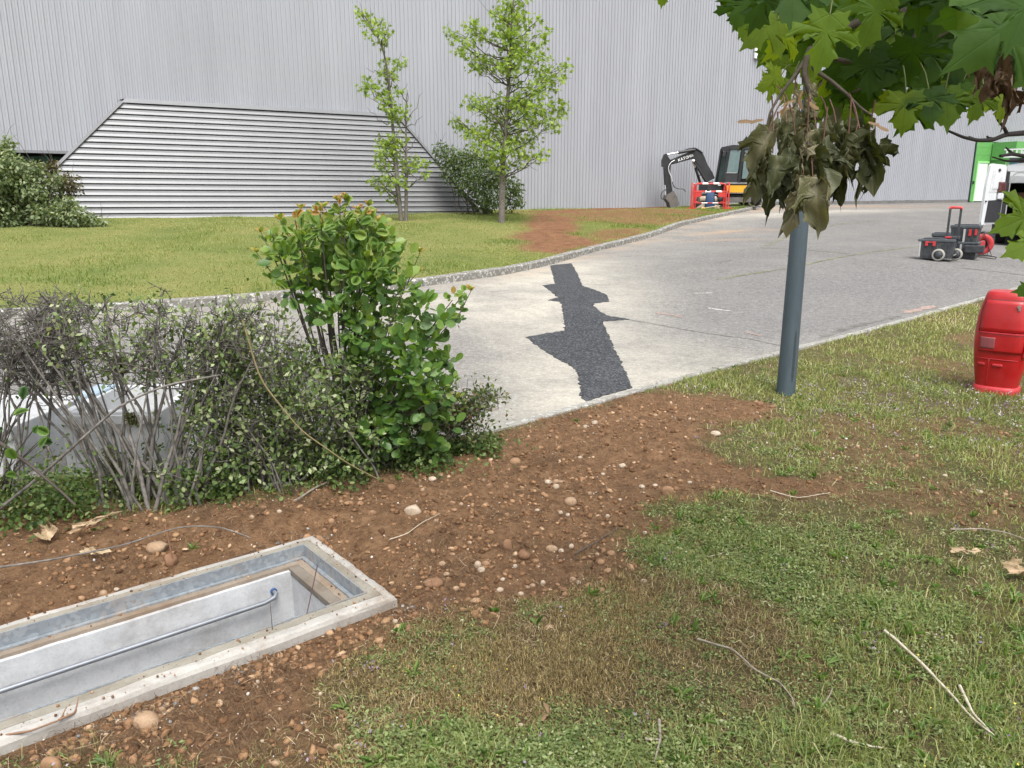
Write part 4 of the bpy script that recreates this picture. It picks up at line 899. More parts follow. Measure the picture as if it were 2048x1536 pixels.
def ring_prism(name, o0, o1, z0, z1, mat, bev=0.0, jit=0.0):
    """rectangular ring between insets o0 (outer) and o1 (inner)"""
    def rect(o, zz, n=26):
        c = [(o, -o), (L_ - o, -o), (L_ - o, -W_ + o), (o, -W_ + o)]; out = []
        for i in range(4):
            a, b_ = np.array(c[i]), np.array(c[(i + 1) % 4])
            for k in range(n): out.append((*(a + (b_ - a) * k / n), zz))
        return out
    rs = np.random.default_rng(4); rings = [rect(o0, z0), rect(o0, z1 - bev), rect(o0 + bev * .35, z1 - bev * .3), rect(o0 + bev, z1), rect(o1, z1), rect(o1, z0)]
    rr_ = []
    for r_ in rings:
        rr_.append([(x_ + rs.normal(0, jit), y_ + rs.normal(0, jit), z_ + rs.normal(0, jit)) for x_, y_, z_ in r_])
    n = len(rr_[0]); mb = MB(); v = [p for r_ in rr_ for p in r_]; m_ = len(rr_)
    mb.add(v, [(i * n + k, i * n + (k + 1) % n, ((i + 1) % m_) * n + (k + 1) % n, ((i + 1) % m_) * n + k) for i in range(m_) for k in range(n)]); return mb.build(name, mat, pit)
ring_prism('rim_edge', .0, .05, -.3, RT, M_PITE, .022, .0015)
ring_prism('rim_mortar', .0505, RW, -.3, RT + .002, M_PITR, .004, .0012)
ring_prism('steel_frame', RW + .001, RW + .008, .0, RT + .006, M_GALV)
ring_prism('frame_ledge', RW + .009, RW + .03, -.008, -.0005, M_GALV)
ring_prism('ledge', RW - .01, RW + .065, -.30, -.009, pit_dirt(), .004, .001)
ring_prism('pit_wall', RW + .05, RW + .085, -1.0, -.024, M_PITW, .006, .001)
MB().box((L_ / 2, -W_ / 2, -1.02), (L_ - .2, W_ - .2, .06)).build('pit_floor', concrete('pit_floor_dirt', (.30, .24, .18), (.18, .10, .06)), pit)
MB().box((RW + .075, -W_ / 2, -.026), (.08, W_ - .22, .03), bev=.004).build('end_ledge', concrete('dirty_mortar_ledge', (.19, .165, .135), (.10, .062, .038), 0, .95, 90, .8), pit)
MB().box((RW + .070, -W_ / 2, -.55), (.08, W_ - .25, 1.0)).build('end_wall', M_PITW, pit)
yb = -W_ + RW + .085 + .045
MB().tube([(.30, yb - .045, -.095), (.30, yb - .01, -.096), (.315, yb, -.106), (.36, yb, -.116), (1.2, yb, -.118), (2.0, yb, -.118), (2.3, yb, -.118)], .0105, 10).build('galvanised_bar', paint('dull_galvanised_tube', (.22, .235, .26), .45, metal=.5, var=.2), pit)
MB().cyl((.30, yb - .048, -.094), (.30, yb - .036, -.0955), .016, 12).build('end_cap', M_BLUE, pit)

# ================================================================== WHITE CONCRETE TUBS behind the hedge
M_WTUB = concrete('white_precast_concrete', (.52, .53, .54), (.5, .49, .47), 0, .7, 40, .3)
def tub(x_, y_, w, d, hh, rz, label):
    o = empty('precast_box', (x_, y_, h(x_, y_)), rz, label=label, cat='concrete box', group='white concrete boxes on the road behind the hedge'); t_ = .06
    for nm, c, dd in (('side', (-w / 2 + t_ / 2, 0, hh / 2), (t_, d, hh)), ('side', (w / 2 - t_ / 2, 0, hh / 2), (t_, d, hh)), ('end', (0, -d / 2 + t_ / 2, hh / 2 - .002), (w - 2 * t_, t_, hh)), ('end', (0, d / 2 - t_ / 2, hh / 2 - .002), (w - 2 * t_, t_, hh))): MB().box(c, dd, bev=.008).build(nm, M_WTUB, o)
    MB().box((0, 0, .05), (w - 2 * t_, d - 2 * t_, .06)).build('base', M_WTUB, o); MB().box((0, -d / 2 - .012, hh - .05), (w, .02, .06), bev=.005).build('lip', M_WTUB, o)
    return o
tub(-2.52, 5.0, .62, .75, .38, .05, 'white concrete box with open top, nearer the smoke bush'); tub(-3.5, 4.9, .95, .8, .32, -.03, 'white concrete box with open top, at the far end of the hedge')
tag(MB().box((-2.86, 5.15, h(-2.86, 5.15) + .2), (.14, .3, .4), bev=.02).build('grey_container', paint('blue_grey_plastic', (.30, .38, .45), .5)), 'small blue-grey plastic container between the two white concrete boxes', 'container')
# ================================================================== FOLIAGE TOOLS
def rot_from(tip, nrm):
    """(n,3,3) frames: y along the tip, z the leaf's face"""
    y = tip / (np.linalg.norm(tip, axis=1)[:, None] + 1e-9); z = nrm - (nrm * y).sum(1)[:, None] * y; z /= np.linalg.norm(z, axis=1)[:, None] + 1e-9
    return np.stack([np.cross(y, z), y, z], 2)
def scatter(V, F, pos, M, sc):
    V = np.asarray(V, float); F = np.asarray(F); n, k = len(pos), len(V); sc = np.asarray(sc, float)
    sc = sc[:, None, None] if sc.ndim == 1 else sc[:, None, :]
    W = np.einsum('nij,nkj->nki', M, V[None] * sc) + pos[:, None]
    return W.reshape(-1, 3), (F[None] + (np.arange(n) * k)[:, None, None]).reshape(-1, F.shape[1])
def rdir(n, rs, up=0.0):
    v = rs.normal(0, 1, (n, 3)); v[:, 2] += up; return v / np.linalg.norm(v, axis=1)[:, None]
LEAF4 = (np.array([(0, 0, 0), (.30, .45, .06), (0, 1, -.05), (-.30, .45, .06)]), np.array([(0, 1, 2), (0, 2, 3)]))
OVAL = (np.array([(0, 0, 0), (.26, .25, .05), (.36, .58, .07), (.22, .88, .03), (0, 1, -.02), (-.22, .88, .03), (-.36, .58, .07), (-.26, .25, .05), (0, .5, -.02)]), np.array([(8, i, (i + 1) % 8) for i in range(8)]))
STAR = (np.array([(0, 0, 0), (.42, -.05, .02), (.22, .28, -.02), (.62, .5, 0), (.17, .5, .02), (0, 1, -.04), (-.17, .5, .02), (-.62, .5, 0), (-.22, .28, -.02), (-.42, -.05, .02)]), np.array([(0, 1, 2), (2, 3, 4), (0, 2, 4), (0, 4, 6), (4, 5, 6), (0, 6, 8), (8, 6, 7), (0, 8, 9)]))
def clump_leaves(cl, depth, n_per, size, rs, flat=.8, up=.5):
    """leaves in clumps seen at (px, py, radius px); depth = metres along +Y"""
    P, Dn = [], []
    for px, py, r in cl:
        d = depth + rs.uniform(-1, 1) * r * .9 * depth / FPX * 1.4; c = at(px, py, d); R_ = r * d / FPX; k = max(3, int(n_per * (r / 20.0) ** 2))
        v = rdir(k, rs) * (rs.random((k, 1)) ** .45) * R_ * np.array([1, 1.1, flat]); P.append(c + v); Dn.append(v / (R_ + 1e-6))
    P = np.concatenate(P); Dn = np.concatenate(Dn)
    tip = Dn + rs.normal(0, .6, P.shape) + np.array([0, 0, -.5]); nrm = rs.normal(0, .7, P.shape) + np.array([0, -.3, up])
    return P, rot_from(tip, nrm), size * rs.uniform(.65, 1.3, len(P))

M_BARK = paint('grey_bark', (.13, .115, .10), .9, var=.4, vscale=20, bump=.5, bscale=40); M_TWIG = paint('dark_twig', (.080, .066, .055), .9, var=.3)
M_LIQ = leafmat('fresh_green_leaf', [(0, (.105, .175, .026)), (.5, (.225, .325, .048)), (1, (.36, .46, .10))], trans=.42)
# ---------------------------------------------------------------- the two young trees on the lawn
def limb(mb, a, b_, r0, r1, rs, n=5, wob=.05, sag=0.0):
    a, b_ = np.array(a, float), np.array(b_, float); L = np.linalg.norm(b_ - a); pts = []
    for i in range(n + 1):
        t = i / n; pts.append(a + (b_ - a) * t + rs.normal(0, wob * L * .3, 3) * (0 < i < n) + np.array([0, 0, sag * L * math.sin(math.pi * t)]))
    mb.tube(pts, list(np.linspace(r0, r1, n + 1)), 6); return pts
def young_tree(name, base_px, trunks, clumps, n_per, label, bare=(), leafs=.115):
    g = gp(*base_px, LAWN); rs = np.random.default_rng(len(clumps)); d = g[1]
    o = empty(name, g, label=label, cat='tree'); g0 = np.array(o.location)
    tmb = MB(); tpts = []
    for tr, r0 in trunks:
        pts = [at(px, py, d + rs.normal(0, .05)) - g0 for px, py in tr]; pts[0][2] = -.1
        pts = smoothline(np.array(pts)[:, [0, 2, 1]], 30, 2)[:, [0, 2, 1]]; tmb.tube(pts, list(np.linspace(r0, .012, len(pts)) ** 1.0), 9); tpts.append(pts)
    tmb.build('trunk', M_BARK, o)
    lmb = MB()
    for px, py, r in clumps:
        c = at(px, py, d + rs.uniform(-.5, .5) * r / 20.0) - g0
        tp = min((t_[np.argmin(np.abs(t_[:, 2] - (c[2] - .35 - .25 * abs(c[0] - t_[len(t_) // 2, 0]))))] for t_ in tpts), key=lambda q: np.linalg.norm(q - c))
        limb(lmb, tp, c, .022, .006, rs, 5, .12, -.06)
        for _ in range(3): limb(lmb, c - (c - tp) * .3, c + rs.normal(0, 1, 3) * r * .7 * d / FPX, .008, .003, rs, 3, .1)
    for a, b_ in bare: limb(lmb, at(*a, d) - g0, at(*b_, d) - g0, .016, .004, rs, 6, .15, -.08)
    lmb.build('limb', M_TWIG, o)
    P, M_, s_ = clump_leaves(clumps, d, n_per, leafs, rs); V, F = scatter(*STAR, P - g0, M_, s_)
    tint = np.repeat(np.clip(rs.normal(.5, .25, len(P)), 0, 1), len(STAR[0])); np_obj('crown', V, F, M_LIQ, o, tint, kind='stuff'); return o
T1 = [(718,25,13),(735,40,20),(760,40,13),(752,65,25),(775,60,14),(768,88,14),(800,125,16),(775,132,20),(770,150,22),(730,170,18),(748,178,20),(785,150,15),(775,190,25),(800,180,12),(785,220,18),(808,222,18),(790,240,18),(768,210,16),(770,285,22),(795,280,22),(765,305,20),(785,300,25),(760,325,18),(800,325,22),(840,322,18),(820,335,18),(775,345,20),(762,365,18),(742,360,10),(850,347,12),(790,360,18),(770,380,15),(790,395,14),(812,365,14)]
young_tree('sapling_tree', (808, 442), [([(803,442),(795,370),(790,300),(783,230),(778,160),(770,110),(755,70),(722,22)], .072), ([(812,442),(812,340),(812,260),(811,215),(815,185)], .062)], T1, 52, 'thin two-stemmed young tree with sparse fresh green tufts and bare twigs', bare=[((812,250),(845,185)),((812,255),(845,232)),((775,250),(735,215)),((812,300),(838,268)),((790,210),(735,190)),((776,145),(732,135)),((768,95),(785,60)),((815,215),(815,180)),((812,340),(850,365))])
T2 = [(900,61,14),(910,78,14),(918,92,20),(936,96,22),(939,51,16),(951,63,22),(966,75,22),(957,120,25),(948,132,20),(972,129,22),(990,24,14),(1008,33,25),(1029,24,25),(1041,39,20),(1000,54,25),(1023,54,30),(1038,69,25),(1011,78,28),(1026,93,28),(1074,42,16),(1083,66,20),(1074,87,25),(1089,117,18),(1060,102,28),(1038,114,28),(1008,120,28),(1000,141,22),(1023,138,25),(1071,141,22),(1095,147,22),(1119,144,22),(1134,129,12),(1083,168,25),(1107,165,22),(1068,183,22),(1029,168,18),(939,207,18),(957,204,20),(972,215,25),(993,207,28),(1029,198,28),(1050,204,30),(1074,210,28),(1101,215,28),(1122,221,22),(1000,233,32),(1026,227,34),(1056,233,32),(1083,240,28),(1107,251,18),(906,240,14),(921,251,20),(936,260,22),(954,272,28),(978,257,32),(1008,263,34),(1035,269,32),(1062,278,25),(969,293,30),(999,302,32),(1026,299,30),(1053,308,24),(1074,314,20),(1092,305,12),(1044,326,16),(1008,332,20),(985,320,22),(1020,5,26),(1045,-8,18),(1005,355,9),(1006,395,6)]
young_tree('leafy_tree', (1003, 446), [([(1003,446),(1005,340),(1013,240),(1018,160),(1022,60),(1030,-40)], .105)], T2, 44, 'straight young tree with a full fresh green crown on the lawn', bare=[((1012,200),(975,165)),((1018,130),(985,95)),((1018,120),(1060,95)),((1010,250),(1060,225)),((1018,160),(955,140))])
# ---------------------------------------------------------------- shrubs against the warehouse
def shrub(name, base_px, clumps, n_per, size, stops, label, depth=None, bare=0, flat=.9, dz=LAWN, proto=LEAF4):
    g = gp(*base_px, dz); d = depth or g[1]; g = at(base_px[0], base_px[1], d); g[2] = h(g[0], g[1]) + dz; rs = np.random.default_rng(n_per + len(clumps))
    o = empty(name, g, label=label, cat='shrub'); g0 = np.array(o.location); mb = MB()
    for px, py, r in clumps:
        c = at(px, py, d + rs.uniform(-.4, .4)) - g0; limb(mb, (c[0] * .45 + rs.normal(0, .1), rs.normal(0, .1), -.05), c, .02, .006, rs, 5, .08)
        for _ in range(bare): limb(mb, c, c + np.array([rs.normal(0, .25), rs.normal(0, .2), abs(rs.normal(.3, .2))]), .007, .003, rs, 3, .1)
    mb.build('stem', M_TWIG, o)
    P, M_, s_ = clump_leaves(clumps, d, n_per, size, rs, flat, .9); V, F = scatter(*proto, P - g0, M_, s_)
    np_obj('foliage', V, F, leafmat(name + '_leaf', stops, trans=.25), o, np.repeat(np.clip(rs.normal(.5, .28, len(P)), 0, 1), len(proto[0])), kind='stuff'); return o
SG = [(0, (.07, .11, .044)), (.5, (.18, .235, .105)), (1, (.34, .38, .22))]
shrub('spreading_shrub', (60, 452), [(5,290,22),(12,325,28),(0,350,35),(40,345,28),(20,380,38),(60,372,34),(100,388,28),(10,415,36),(50,410,38),(95,420,32),(130,428,26),(160,432,20),(182,438,14),(205,442,9),(140,405,14),(110,360,14),(20,440,25),(80,442,22),(70,335,16),(-40,330,45),(-40,400,45)], 230, .11, SG, 'big spreading grey-green shrub at the low end of the steel lean-to', 20.3, 2)
shrub('brown_shrub', (125, 440), [(90,340,16),(115,352,20),(140,362,20),(125,378,22),(150,378,14),(105,330,12)], 200, .085, [(0, (.045, .045, .02)), (.5, (.095, .085, .038)), (1, (.16, .13, .06))], 'low brownish shrub between the grey-green shrub and the lean-to', 21.0, 2)
shrub('dark_shrub', (965, 430), [(880,298,16),(892,318,22),(912,315,24),(905,345,26),(935,335,30),(928,372,24),(960,360,32),(955,400,22),(985,345,32),(985,390,32),(1015,370,26),(1018,400,24),(1040,405,12),(975,412,18),(1035,380,14),(940,312,20),(968,318,22)], 260, .10, [(0, (.035, .065, .018)), (.5, (.085, .135, .036)), (1, (.17, .22, .07))], 'dark green bushy shrub growing between the lean-to and the leafy tree', 27.3, 2)

# ================================================================== FOREGROUND HEDGE
M_HTWIG = paint('grey_brown_hedge_bark', (.145, .133, .120), .9, var=.55, vscale=25, bump=.5, bscale=90); M_HTWIG2 = paint('dark_fine_twig', (.108, .098, .086), .9, var=.5, vscale=25)
M_MOSS = paint('dark_moss', (.055, .060, .018), .95, var=.5, vscale=50, bump=1.0, bscale=200)
def hedge_shrub(name, base, n_stem, spread, hgt, label, seed, r0=.013, bias=(0, 0), side=6, twig=5, leaf=None, nleaf=0, lsz=.018, top=1.16, leafzone=None, base_w=(.10, .06), mid=.35):
    rs = np.random.default_rng(seed); o = empty(name, (base[0], base[1], h(*base)), label=label, cat='shrub'); g0 = np.array(o.location); smb, tmb = MB(), MB(); tips = []
    for i in range(n_stem):
        a = rs.uniform(0, 2 * math.pi); q = math.sqrt(rs.random()) ; ex_ = np.array([math.cos(a) * q * spread[0] + bias[0], math.sin(a) * q * spread[1] + bias[1], hgt * rs.uniform(.80, 1.05)])
        st = np.array([rs.normal(0, base_w[0]) + ex_[0] * .22, rs.normal(0, base_w[1]), -.03]); n = 9; pts = []; off = np.cumsum(rs.normal(0, .012, (n + 1, 3)), 0)
        for k in range(n + 1):
            t = k / n; bend = t ** 1.25; p = st + (ex_ - st) * np.array([bend, bend, t]) + off[k] * (k > 0); p[2] = min(p[2], top + rs.normal(0, .04)); pts.append(p)
        rr0 = r0 * rs.uniform(.55, 1.25); smb.tube(pts, list(np.linspace(rr0, rr0 * .3, n + 1)), 6)
        for j in range(side):
            t = rs.uniform(mid, 1) ** (.6 if mid > .3 else 1.1) * .99; k = min(n - 1, int(t * n)); p = pts[k] + (pts[k + 1] - pts[k]) * (t * n - k); dv = rdir(1, rs, .5)[0] * np.array([1, .8, .8]); L = rs.uniform(.12, .34) * (1.1 - .4 * t)
            q_ = p + dv * L; q_[2] = min(max(q_[2], .1), top + rs.normal(0, .05)); m_ = (p + q_) / 2 + rs.normal(0, .02, 3); tmb.tube([p, m_, q_], [rr0 * .38, rr0 * .28, rr0 * .15], 4); tips.append(q_)
            for w in range(twig):
                s_ = rs.uniform(.25, 1); b0_ = p + (q_ - p) * s_; d2 = rdir(1, rs, .55)[0]; L2 = rs.uniform(.04, .13); e_ = b0_ + d2 * L2; e_[2] = min(e_[2], top + .03 + rs.normal(0, .055)); tmb.tube([b0_, (b0_ + e_) / 2 + rs.normal(0, .006, 3), e_], [.0031, .0024, .0014], 3, False); tips.append(e_)
                if rs.random() < .5:
                    e2 = (b0_ + e_) / 2 + rdir(1, rs, .3)[0] * L2 * .6; tmb.tube([(b0_ + e_) / 2, e2], [.0022, .0013], 3, False); tips.append(e2)
    smb.build('stem', M_HTWIG, o); tmb.build('twig', M_HTWIG2, o)
    if nleaf:
        T = np.array(tips)
        if leafzone is not None: T = T[leafzone(T + g0)]
        if len(T):
            P = T[rs.integers(0, len(T), nleaf)] + rs.normal(0, .028, (nleaf, 3)); V, F = scatter(*LEAF4, P, rot_from(rs.normal(0, 1, (nleaf, 3)) + [0, 0, .5], rs.normal(0, .6, (nleaf, 3)) + [0, -.25, .8]), lsz * rs.uniform(.6, 1.4, nleaf))
            np_obj('foliage', V, F, leaf, o, np.repeat(np.clip(rs.normal(.52, .36, nleaf), 0, 1), 4), kind='stuff')
    return o
M_COT = leafmat('grey_green_small_leaf', [(0, (.050, .090, .022)), (.45, (.130, .195, .055)), (.85, (.30, .37, .17)), (1, (.42, .45, .28))], trans=.3); M_COT2 = leafmat('olive_small_leaf', [(0, (.040, .070, .020)), (.5, (.100, .140, .045)), (.85, (.20, .24, .09)), (1, (.22, .13, .08))], trans=.3)
B1 = gp(300, 1000); B2 = gp(-40, 990); B3 = gp(500, 975); B4 = gp(640, 950); B5 = gp(800, 915)
hs = hedge_shrub('bare_hedge_shrub', B1[:2], 38, (1.0, .34), 1.12, 'half-dead hedge shrub with a fan of grey stems in front of the white boxes', 3, .0115, (-.12, .05), 7, 6, M_COT, 1700, .031, 1.15, lambda T: T[:, 0] > B1[0] - .35, (.12, .07), .5)
mr = np.random.default_rng(8)
for px, py, l_ in ((225, 925, .16), (240, 985, .12), (262, 838, .06), (240, 730, .09)):
    p = at(px, py, B1[1] - .06) - np.array(hs.location); n_ = 900; a = np.stack([mr.normal(0, .013, n_), mr.normal(0, .015, n_), mr.uniform(-.5, .5, n_) * l_], 1); a[:, 0] -= a[:, 2] * .35
    V, F = scatter(*LEAF4, p + a, rot_from(mr.normal(0, 1, (n_, 3)), mr.normal(0, 1, (n_, 3))), .012 * mr.uniform(.6, 1.3, n_)); np_obj('moss', V, F, M_MOSS, hs, kind='stuff')
hedge_shrub('bare_hedge_shrub', B2[:2], 14, (.75, .30), 1.08, 'tangled leafless hedge shrub at the very edge of the view, grey twigs only', 5, .0095, (.0, .05), 7, 6, M_COT, 260, .028, 1.10, None, (.2, .08), .5)
hedge_shrub('leafy_hedge_shrub', B3[:2], 30, (.45, .26), 1.05, 'grey-green small-leaved hedge shrub between the bare stems and the smoke bush', 9, .007, (.0, .05), 7, 5, M_COT, 4200, .034, 1.08, None, (.27, .10), .08)
hedge_shrub('leafy_hedge_shrub', B4[:2], 24, (.36, .26), .78, 'low leafy hedge shrub with reddish tips at the foot of the smoke bush', 10, .006, (.0, .0), 7, 5, M_COT, 4600, .034, .85, None, (.22, .10), .05)
hedge_shrub('low_hedge_shrub', B5[:2], 18, (.52, .24), .36, 'low trailing shrub at the end of the hedge beside the bare earth', 12, .005, (.12, .02), 7, 5, M_COT2, 3600, .031, .42)
# long arching canes
def cane(pxs, d, r, label, mat=None, name='cane', cat='cane'):
    p = np.array([at(a, b_, d if np.isscalar(d) else d[i]) for i, (a, b_) in enumerate(pxs)]); q = smoothline(p, 26, 2)
    return tag(MB().tube(q, list(np.linspace(r, r * .45, 26)), 6).build(name, mat or M_HTWIG), label, cat)
cane([(485,640),(520,760),(600,860),(700,930),(760,960)], [4.1, 3.95, 3.85, 3.8, 3.78], .006, 'long olive brown cane arching down through the hedge', paint('olive_cane', (.13, .10, .04), .7))
cane([(-40,1140),(100,1120),(250,1090),(360,1052),(440,1052),(500,1075)], [3.05, 3.1, 3.15, 3.2, 3.25, 3.2], .005, 'thin bare cane arching low over the earth behind the pit', None)
cane([(-20,870),(60,930),(130,990),(150,1010)], 3.65, .011, 'dark straight branch sloping down through the bare hedge', M_TWIG); cane([(-30,1040),(60,970),(150,890),(240,810),(330,770),(440,750)], 3.75, .010, 'grey branch slanting up across the bare hedge stems', M_HTWIG)
cane([(330,1050),(345,1115)], 3.35, .006, 'broken reddish stub sticking out of the earth behind the pit', paint('split_red_wood', (.22, .11, .06), .8), 'stub', 'twig')
# young growth with big round leaves at the left edge
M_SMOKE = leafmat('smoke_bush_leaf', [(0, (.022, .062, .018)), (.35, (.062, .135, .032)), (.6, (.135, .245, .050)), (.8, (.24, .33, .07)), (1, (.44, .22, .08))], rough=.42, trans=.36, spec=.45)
def oval_mesh(name, tint, seed, cup=.10, wid=1.0):
    rs = np.random.default_rng(seed); prof = [(0, .0), (.14, .10), (.33, .30), (.41, .52), (.40, .72), (.27, .92), (.0, 1.0)]
    V = [(0, .0, 0), (0, .28, -.01), (0, .55, -.01), (0, .8, .0)]; L, Rr = [], []
    for x_, y_ in prof:
        L.append(len(V)); V.append((-x_ * wid, y_, cup * x_ * 2 + rs.normal(0, .012))); Rr.append(len(V)); V.append((x_ * wid, y_, cup * x_ * 2 + rs.normal(0, .012)))
    V = np.array(V); V[:, 2] += -.22 * (V[:, 1] - .4) ** 2 * 1.4; mid = [0, 1, 1, 2, 3, 3, 3]; f = []
    for S in (L, Rr):
        for i in range(len(S) - 1):
            f.append((mid[i], S[i], S[i + 1]))
            if mid[i + 1] != mid[i]: f.append((mid[i], S[i + 1], mid[i + 1]))
    return np_mesh(name, V, np.array(f), M_SMOKE, np.full(len(V), tint), True)
SM = [oval_mesh('leaf', t_, 20 + i, .015 + .02 * (i % 3), .74 + .1 * (i % 2)) for i, t_ in enumerate((.08, .2, .3, .38, .46, .55, .64, .74, .86, .97))]
def put_leaf(me, p, tip, nrm, s, parent, name='leaf'):
    M_ = rot_from(np.array([tip], float), np.array([nrm], float))[0]; o = bpy.data.objects.new(name, me)
    o.matrix_local = Matrix.Translation(Vector(p)) @ Matrix(M_.tolist()).to_4x4() @ Matrix.Scale(float(s), 4); COL.objects.link(o); o.parent = parent; return o
SMK = [(890,850,26),(860,890,26),(740,930,22),(690,800,30),(900,720,20),(850,770,40),(720,560,50),(650,560,40),(690,450,30),(640,462,30),(735,465,30),(680,415,10),(640,425,12),(730,430,12),(765,445,10),(590,440,9),(545,470,9),(600,485,34),(655,500,46),(710,505,48),(765,490,30),(560,495,20),(570,520,34),(620,530,50),(675,545,56),(735,540,52),(790,520,36),(600,575,44),(650,595,48),(710,600,58),(770,590,50),(810,575,26),(690,650,50),(745,655,58),(800,640,44),(840,620,24),(885,640,22),(905,600,14),(930,585,8),(760,710,50),(815,700,46),(860,690,30),(905,640,18),(770,760,46),(830,755,44),(875,740,26),(720,720,44),(880,790,26),(850,810,36),(790,810,44),(745,790,40),(905,765,14),(760,860,40),(820,860,30),(745,880,34),(790,890,28),(915,800,10)]
sk = empty('smoke_bush', (*gp(752, 925)[:2], 0), label='tall smoke bush with round green leaves and coppery young tips above the hedge', cat='shrub'); sk.location.z = h(sk.location.x, sk.location.y)
rs = np.random.default_rng(77); g0 = np.array(sk.location); dS = g0[1] - .10; mb = MB(); P, Tp, Nr, Sz, Tn = [], [], [], [], []
for px, py, r in SMK:
    d = dS + rs.uniform(-.16, .16); c = at(px, py, d) - g0; Rm = r * d / FPX; st = np.array([rs.normal(-.05, .06), rs.normal(0, .05), -.02]); mid_ = np.array([(c[0] - .12) * .5 - .05, c[1] * .5, max(.25, c[2] * .55)])
    q = smoothline(np.array([st, mid_, c])[:, [0, 2, 1]] * 1.0, 9, 1)[:, [0, 2, 1]]; mb.tube(q, list(np.linspace(.011, .003, 9)), 6)
    k = int(36 * (r / 40) ** 1.5) + 6
    for _ in range(k):
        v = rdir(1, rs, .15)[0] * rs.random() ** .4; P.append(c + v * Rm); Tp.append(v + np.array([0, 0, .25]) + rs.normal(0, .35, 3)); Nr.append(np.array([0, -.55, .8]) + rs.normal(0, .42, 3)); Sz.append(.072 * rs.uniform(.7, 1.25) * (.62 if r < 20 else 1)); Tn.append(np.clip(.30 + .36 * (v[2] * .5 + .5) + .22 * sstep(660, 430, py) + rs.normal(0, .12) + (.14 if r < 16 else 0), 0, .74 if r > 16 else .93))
for px, py in ((522,465),(513,505),(575,470),(602,418),(690,398),(748,428),(762,445),(738,412),(716,420),(676,402),(840,505),(836,545),(942,582),(560,440),(648,415),(628,430),(770,480)):      # coppery shoot tips
    c = at(px, py, dS + rs.uniform(-.1, .1)) - g0; mb.tube([c + np.array([rs.normal(0, .03) - .12 * np.sign(c[0]), 0, -.20]), c], [.004, .002], 5)
    for a in range(6):
        v = np.array([math.cos(a * 1.05), math.sin(a * 1.05), rs.uniform(.6, 1.6)]); P.append(c); Tp.append(v); Nr.append(np.array([-v[0], -v[1] - .4, .6])); Sz.append(.042 * rs.uniform(.7, 1.3)); Tn.append(rs.uniform(.84, 1.0) if a < 5 else .7)
mb.build('stem', M_TWIG, sk)
P, Tp, Nr, Sz, Tn = map(np.array, (P, Tp, Nr, Sz, Tn)); order = np.argsort(P[:, 1] - .25 * P[:, 2]); first = order[:215]; rest = order[215:]
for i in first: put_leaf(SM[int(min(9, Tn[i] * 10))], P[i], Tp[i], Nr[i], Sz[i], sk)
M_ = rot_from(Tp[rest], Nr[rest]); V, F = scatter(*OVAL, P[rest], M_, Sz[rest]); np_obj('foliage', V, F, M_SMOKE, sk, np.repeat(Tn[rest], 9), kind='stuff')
for px, py in ((522,465),(513,505),(575,455),(602,418),(690,398),(748,428),(762,445),(716,420),(676,402),(840,505),(942,582),(560,440),(648,415),(628,430),(640,400),(800,470)):
    c = at(px, py, dS + rs.uniform(-.1, .1)) - g0; c0 = c + np.array([rs.normal(0, .02) - .10 * np.sign(c[0]), 0, -.20])
    for a in range(5):
        t_ = rs.uniform(.15, .9); q = c0 + (c - c0) * t_; v = np.array([rs.normal(0, 1), rs.normal(-.2, .8), rs.uniform(.1, .9)]); put_leaf(SM[int(rs.integers(4, 8))], q, v, [rs.normal(0, .4), -.6, .8], .058 * rs.uniform(.7, 1.2), sk)
fl = []                                                             # small yellow-green flower panicles
for px, py in ((720,610),(790,640),(760,670),(800,600),(815,560),(840,650),(650,640)):
    c = at(px, py, dS - .16) - g0; fl.append(c + rs.normal(0, .035, (70, 3)))
fl = np.concatenate(fl); V, F = scatter(*LEAF4, fl, rot_from(rs.normal(0, 1, fl.shape), rs.normal(0, 1, fl.shape)), .007 * rs.uniform(.7, 1.3, len(fl))); np_obj('flower_panicle', V, F, leafmat('yellow_green_flower', [(0, (.22, .24, .06)), (1, (.40, .38, .12))], trans=.2), sk, rs.random(len(V)), kind='stuff')
yg = empty('round_leaf_shoot', (*gp(-10, 1010)[:2], 0), label='young shoot with dull olive round leaves at the foot of the bare hedge', cat='shrub'); rs = np.random.default_rng(5); g0 = np.array(yg.location); mb = MB(); dd = 3.55
for px, py, s_ in ((45,800,.07),(25,830,.075),(5,855,.07),(70,855,.07),(75,850,.045),(95,872,.065),(15,885,.075),(0,910,.07),(30,920,.075),(80,880,.05),(10,950,.06),(15,800,.06),(105,885,.05)):
    c = at(px, py, dd + rs.uniform(-.1, .1)) - g0; put_leaf(SM[int(rs.integers(1, 6))], c, rs.normal(0, 1, 3) + [.3, 0, .2], [rs.normal(0, .3), -.9, .5], s_, yg); mb.tube([(rs.normal(0, .05), 0, 0), c * np.array([.5, .5, .6]), c], [.004, .003, .002], 5)
mb.build('stem', M_TWIG, yg)
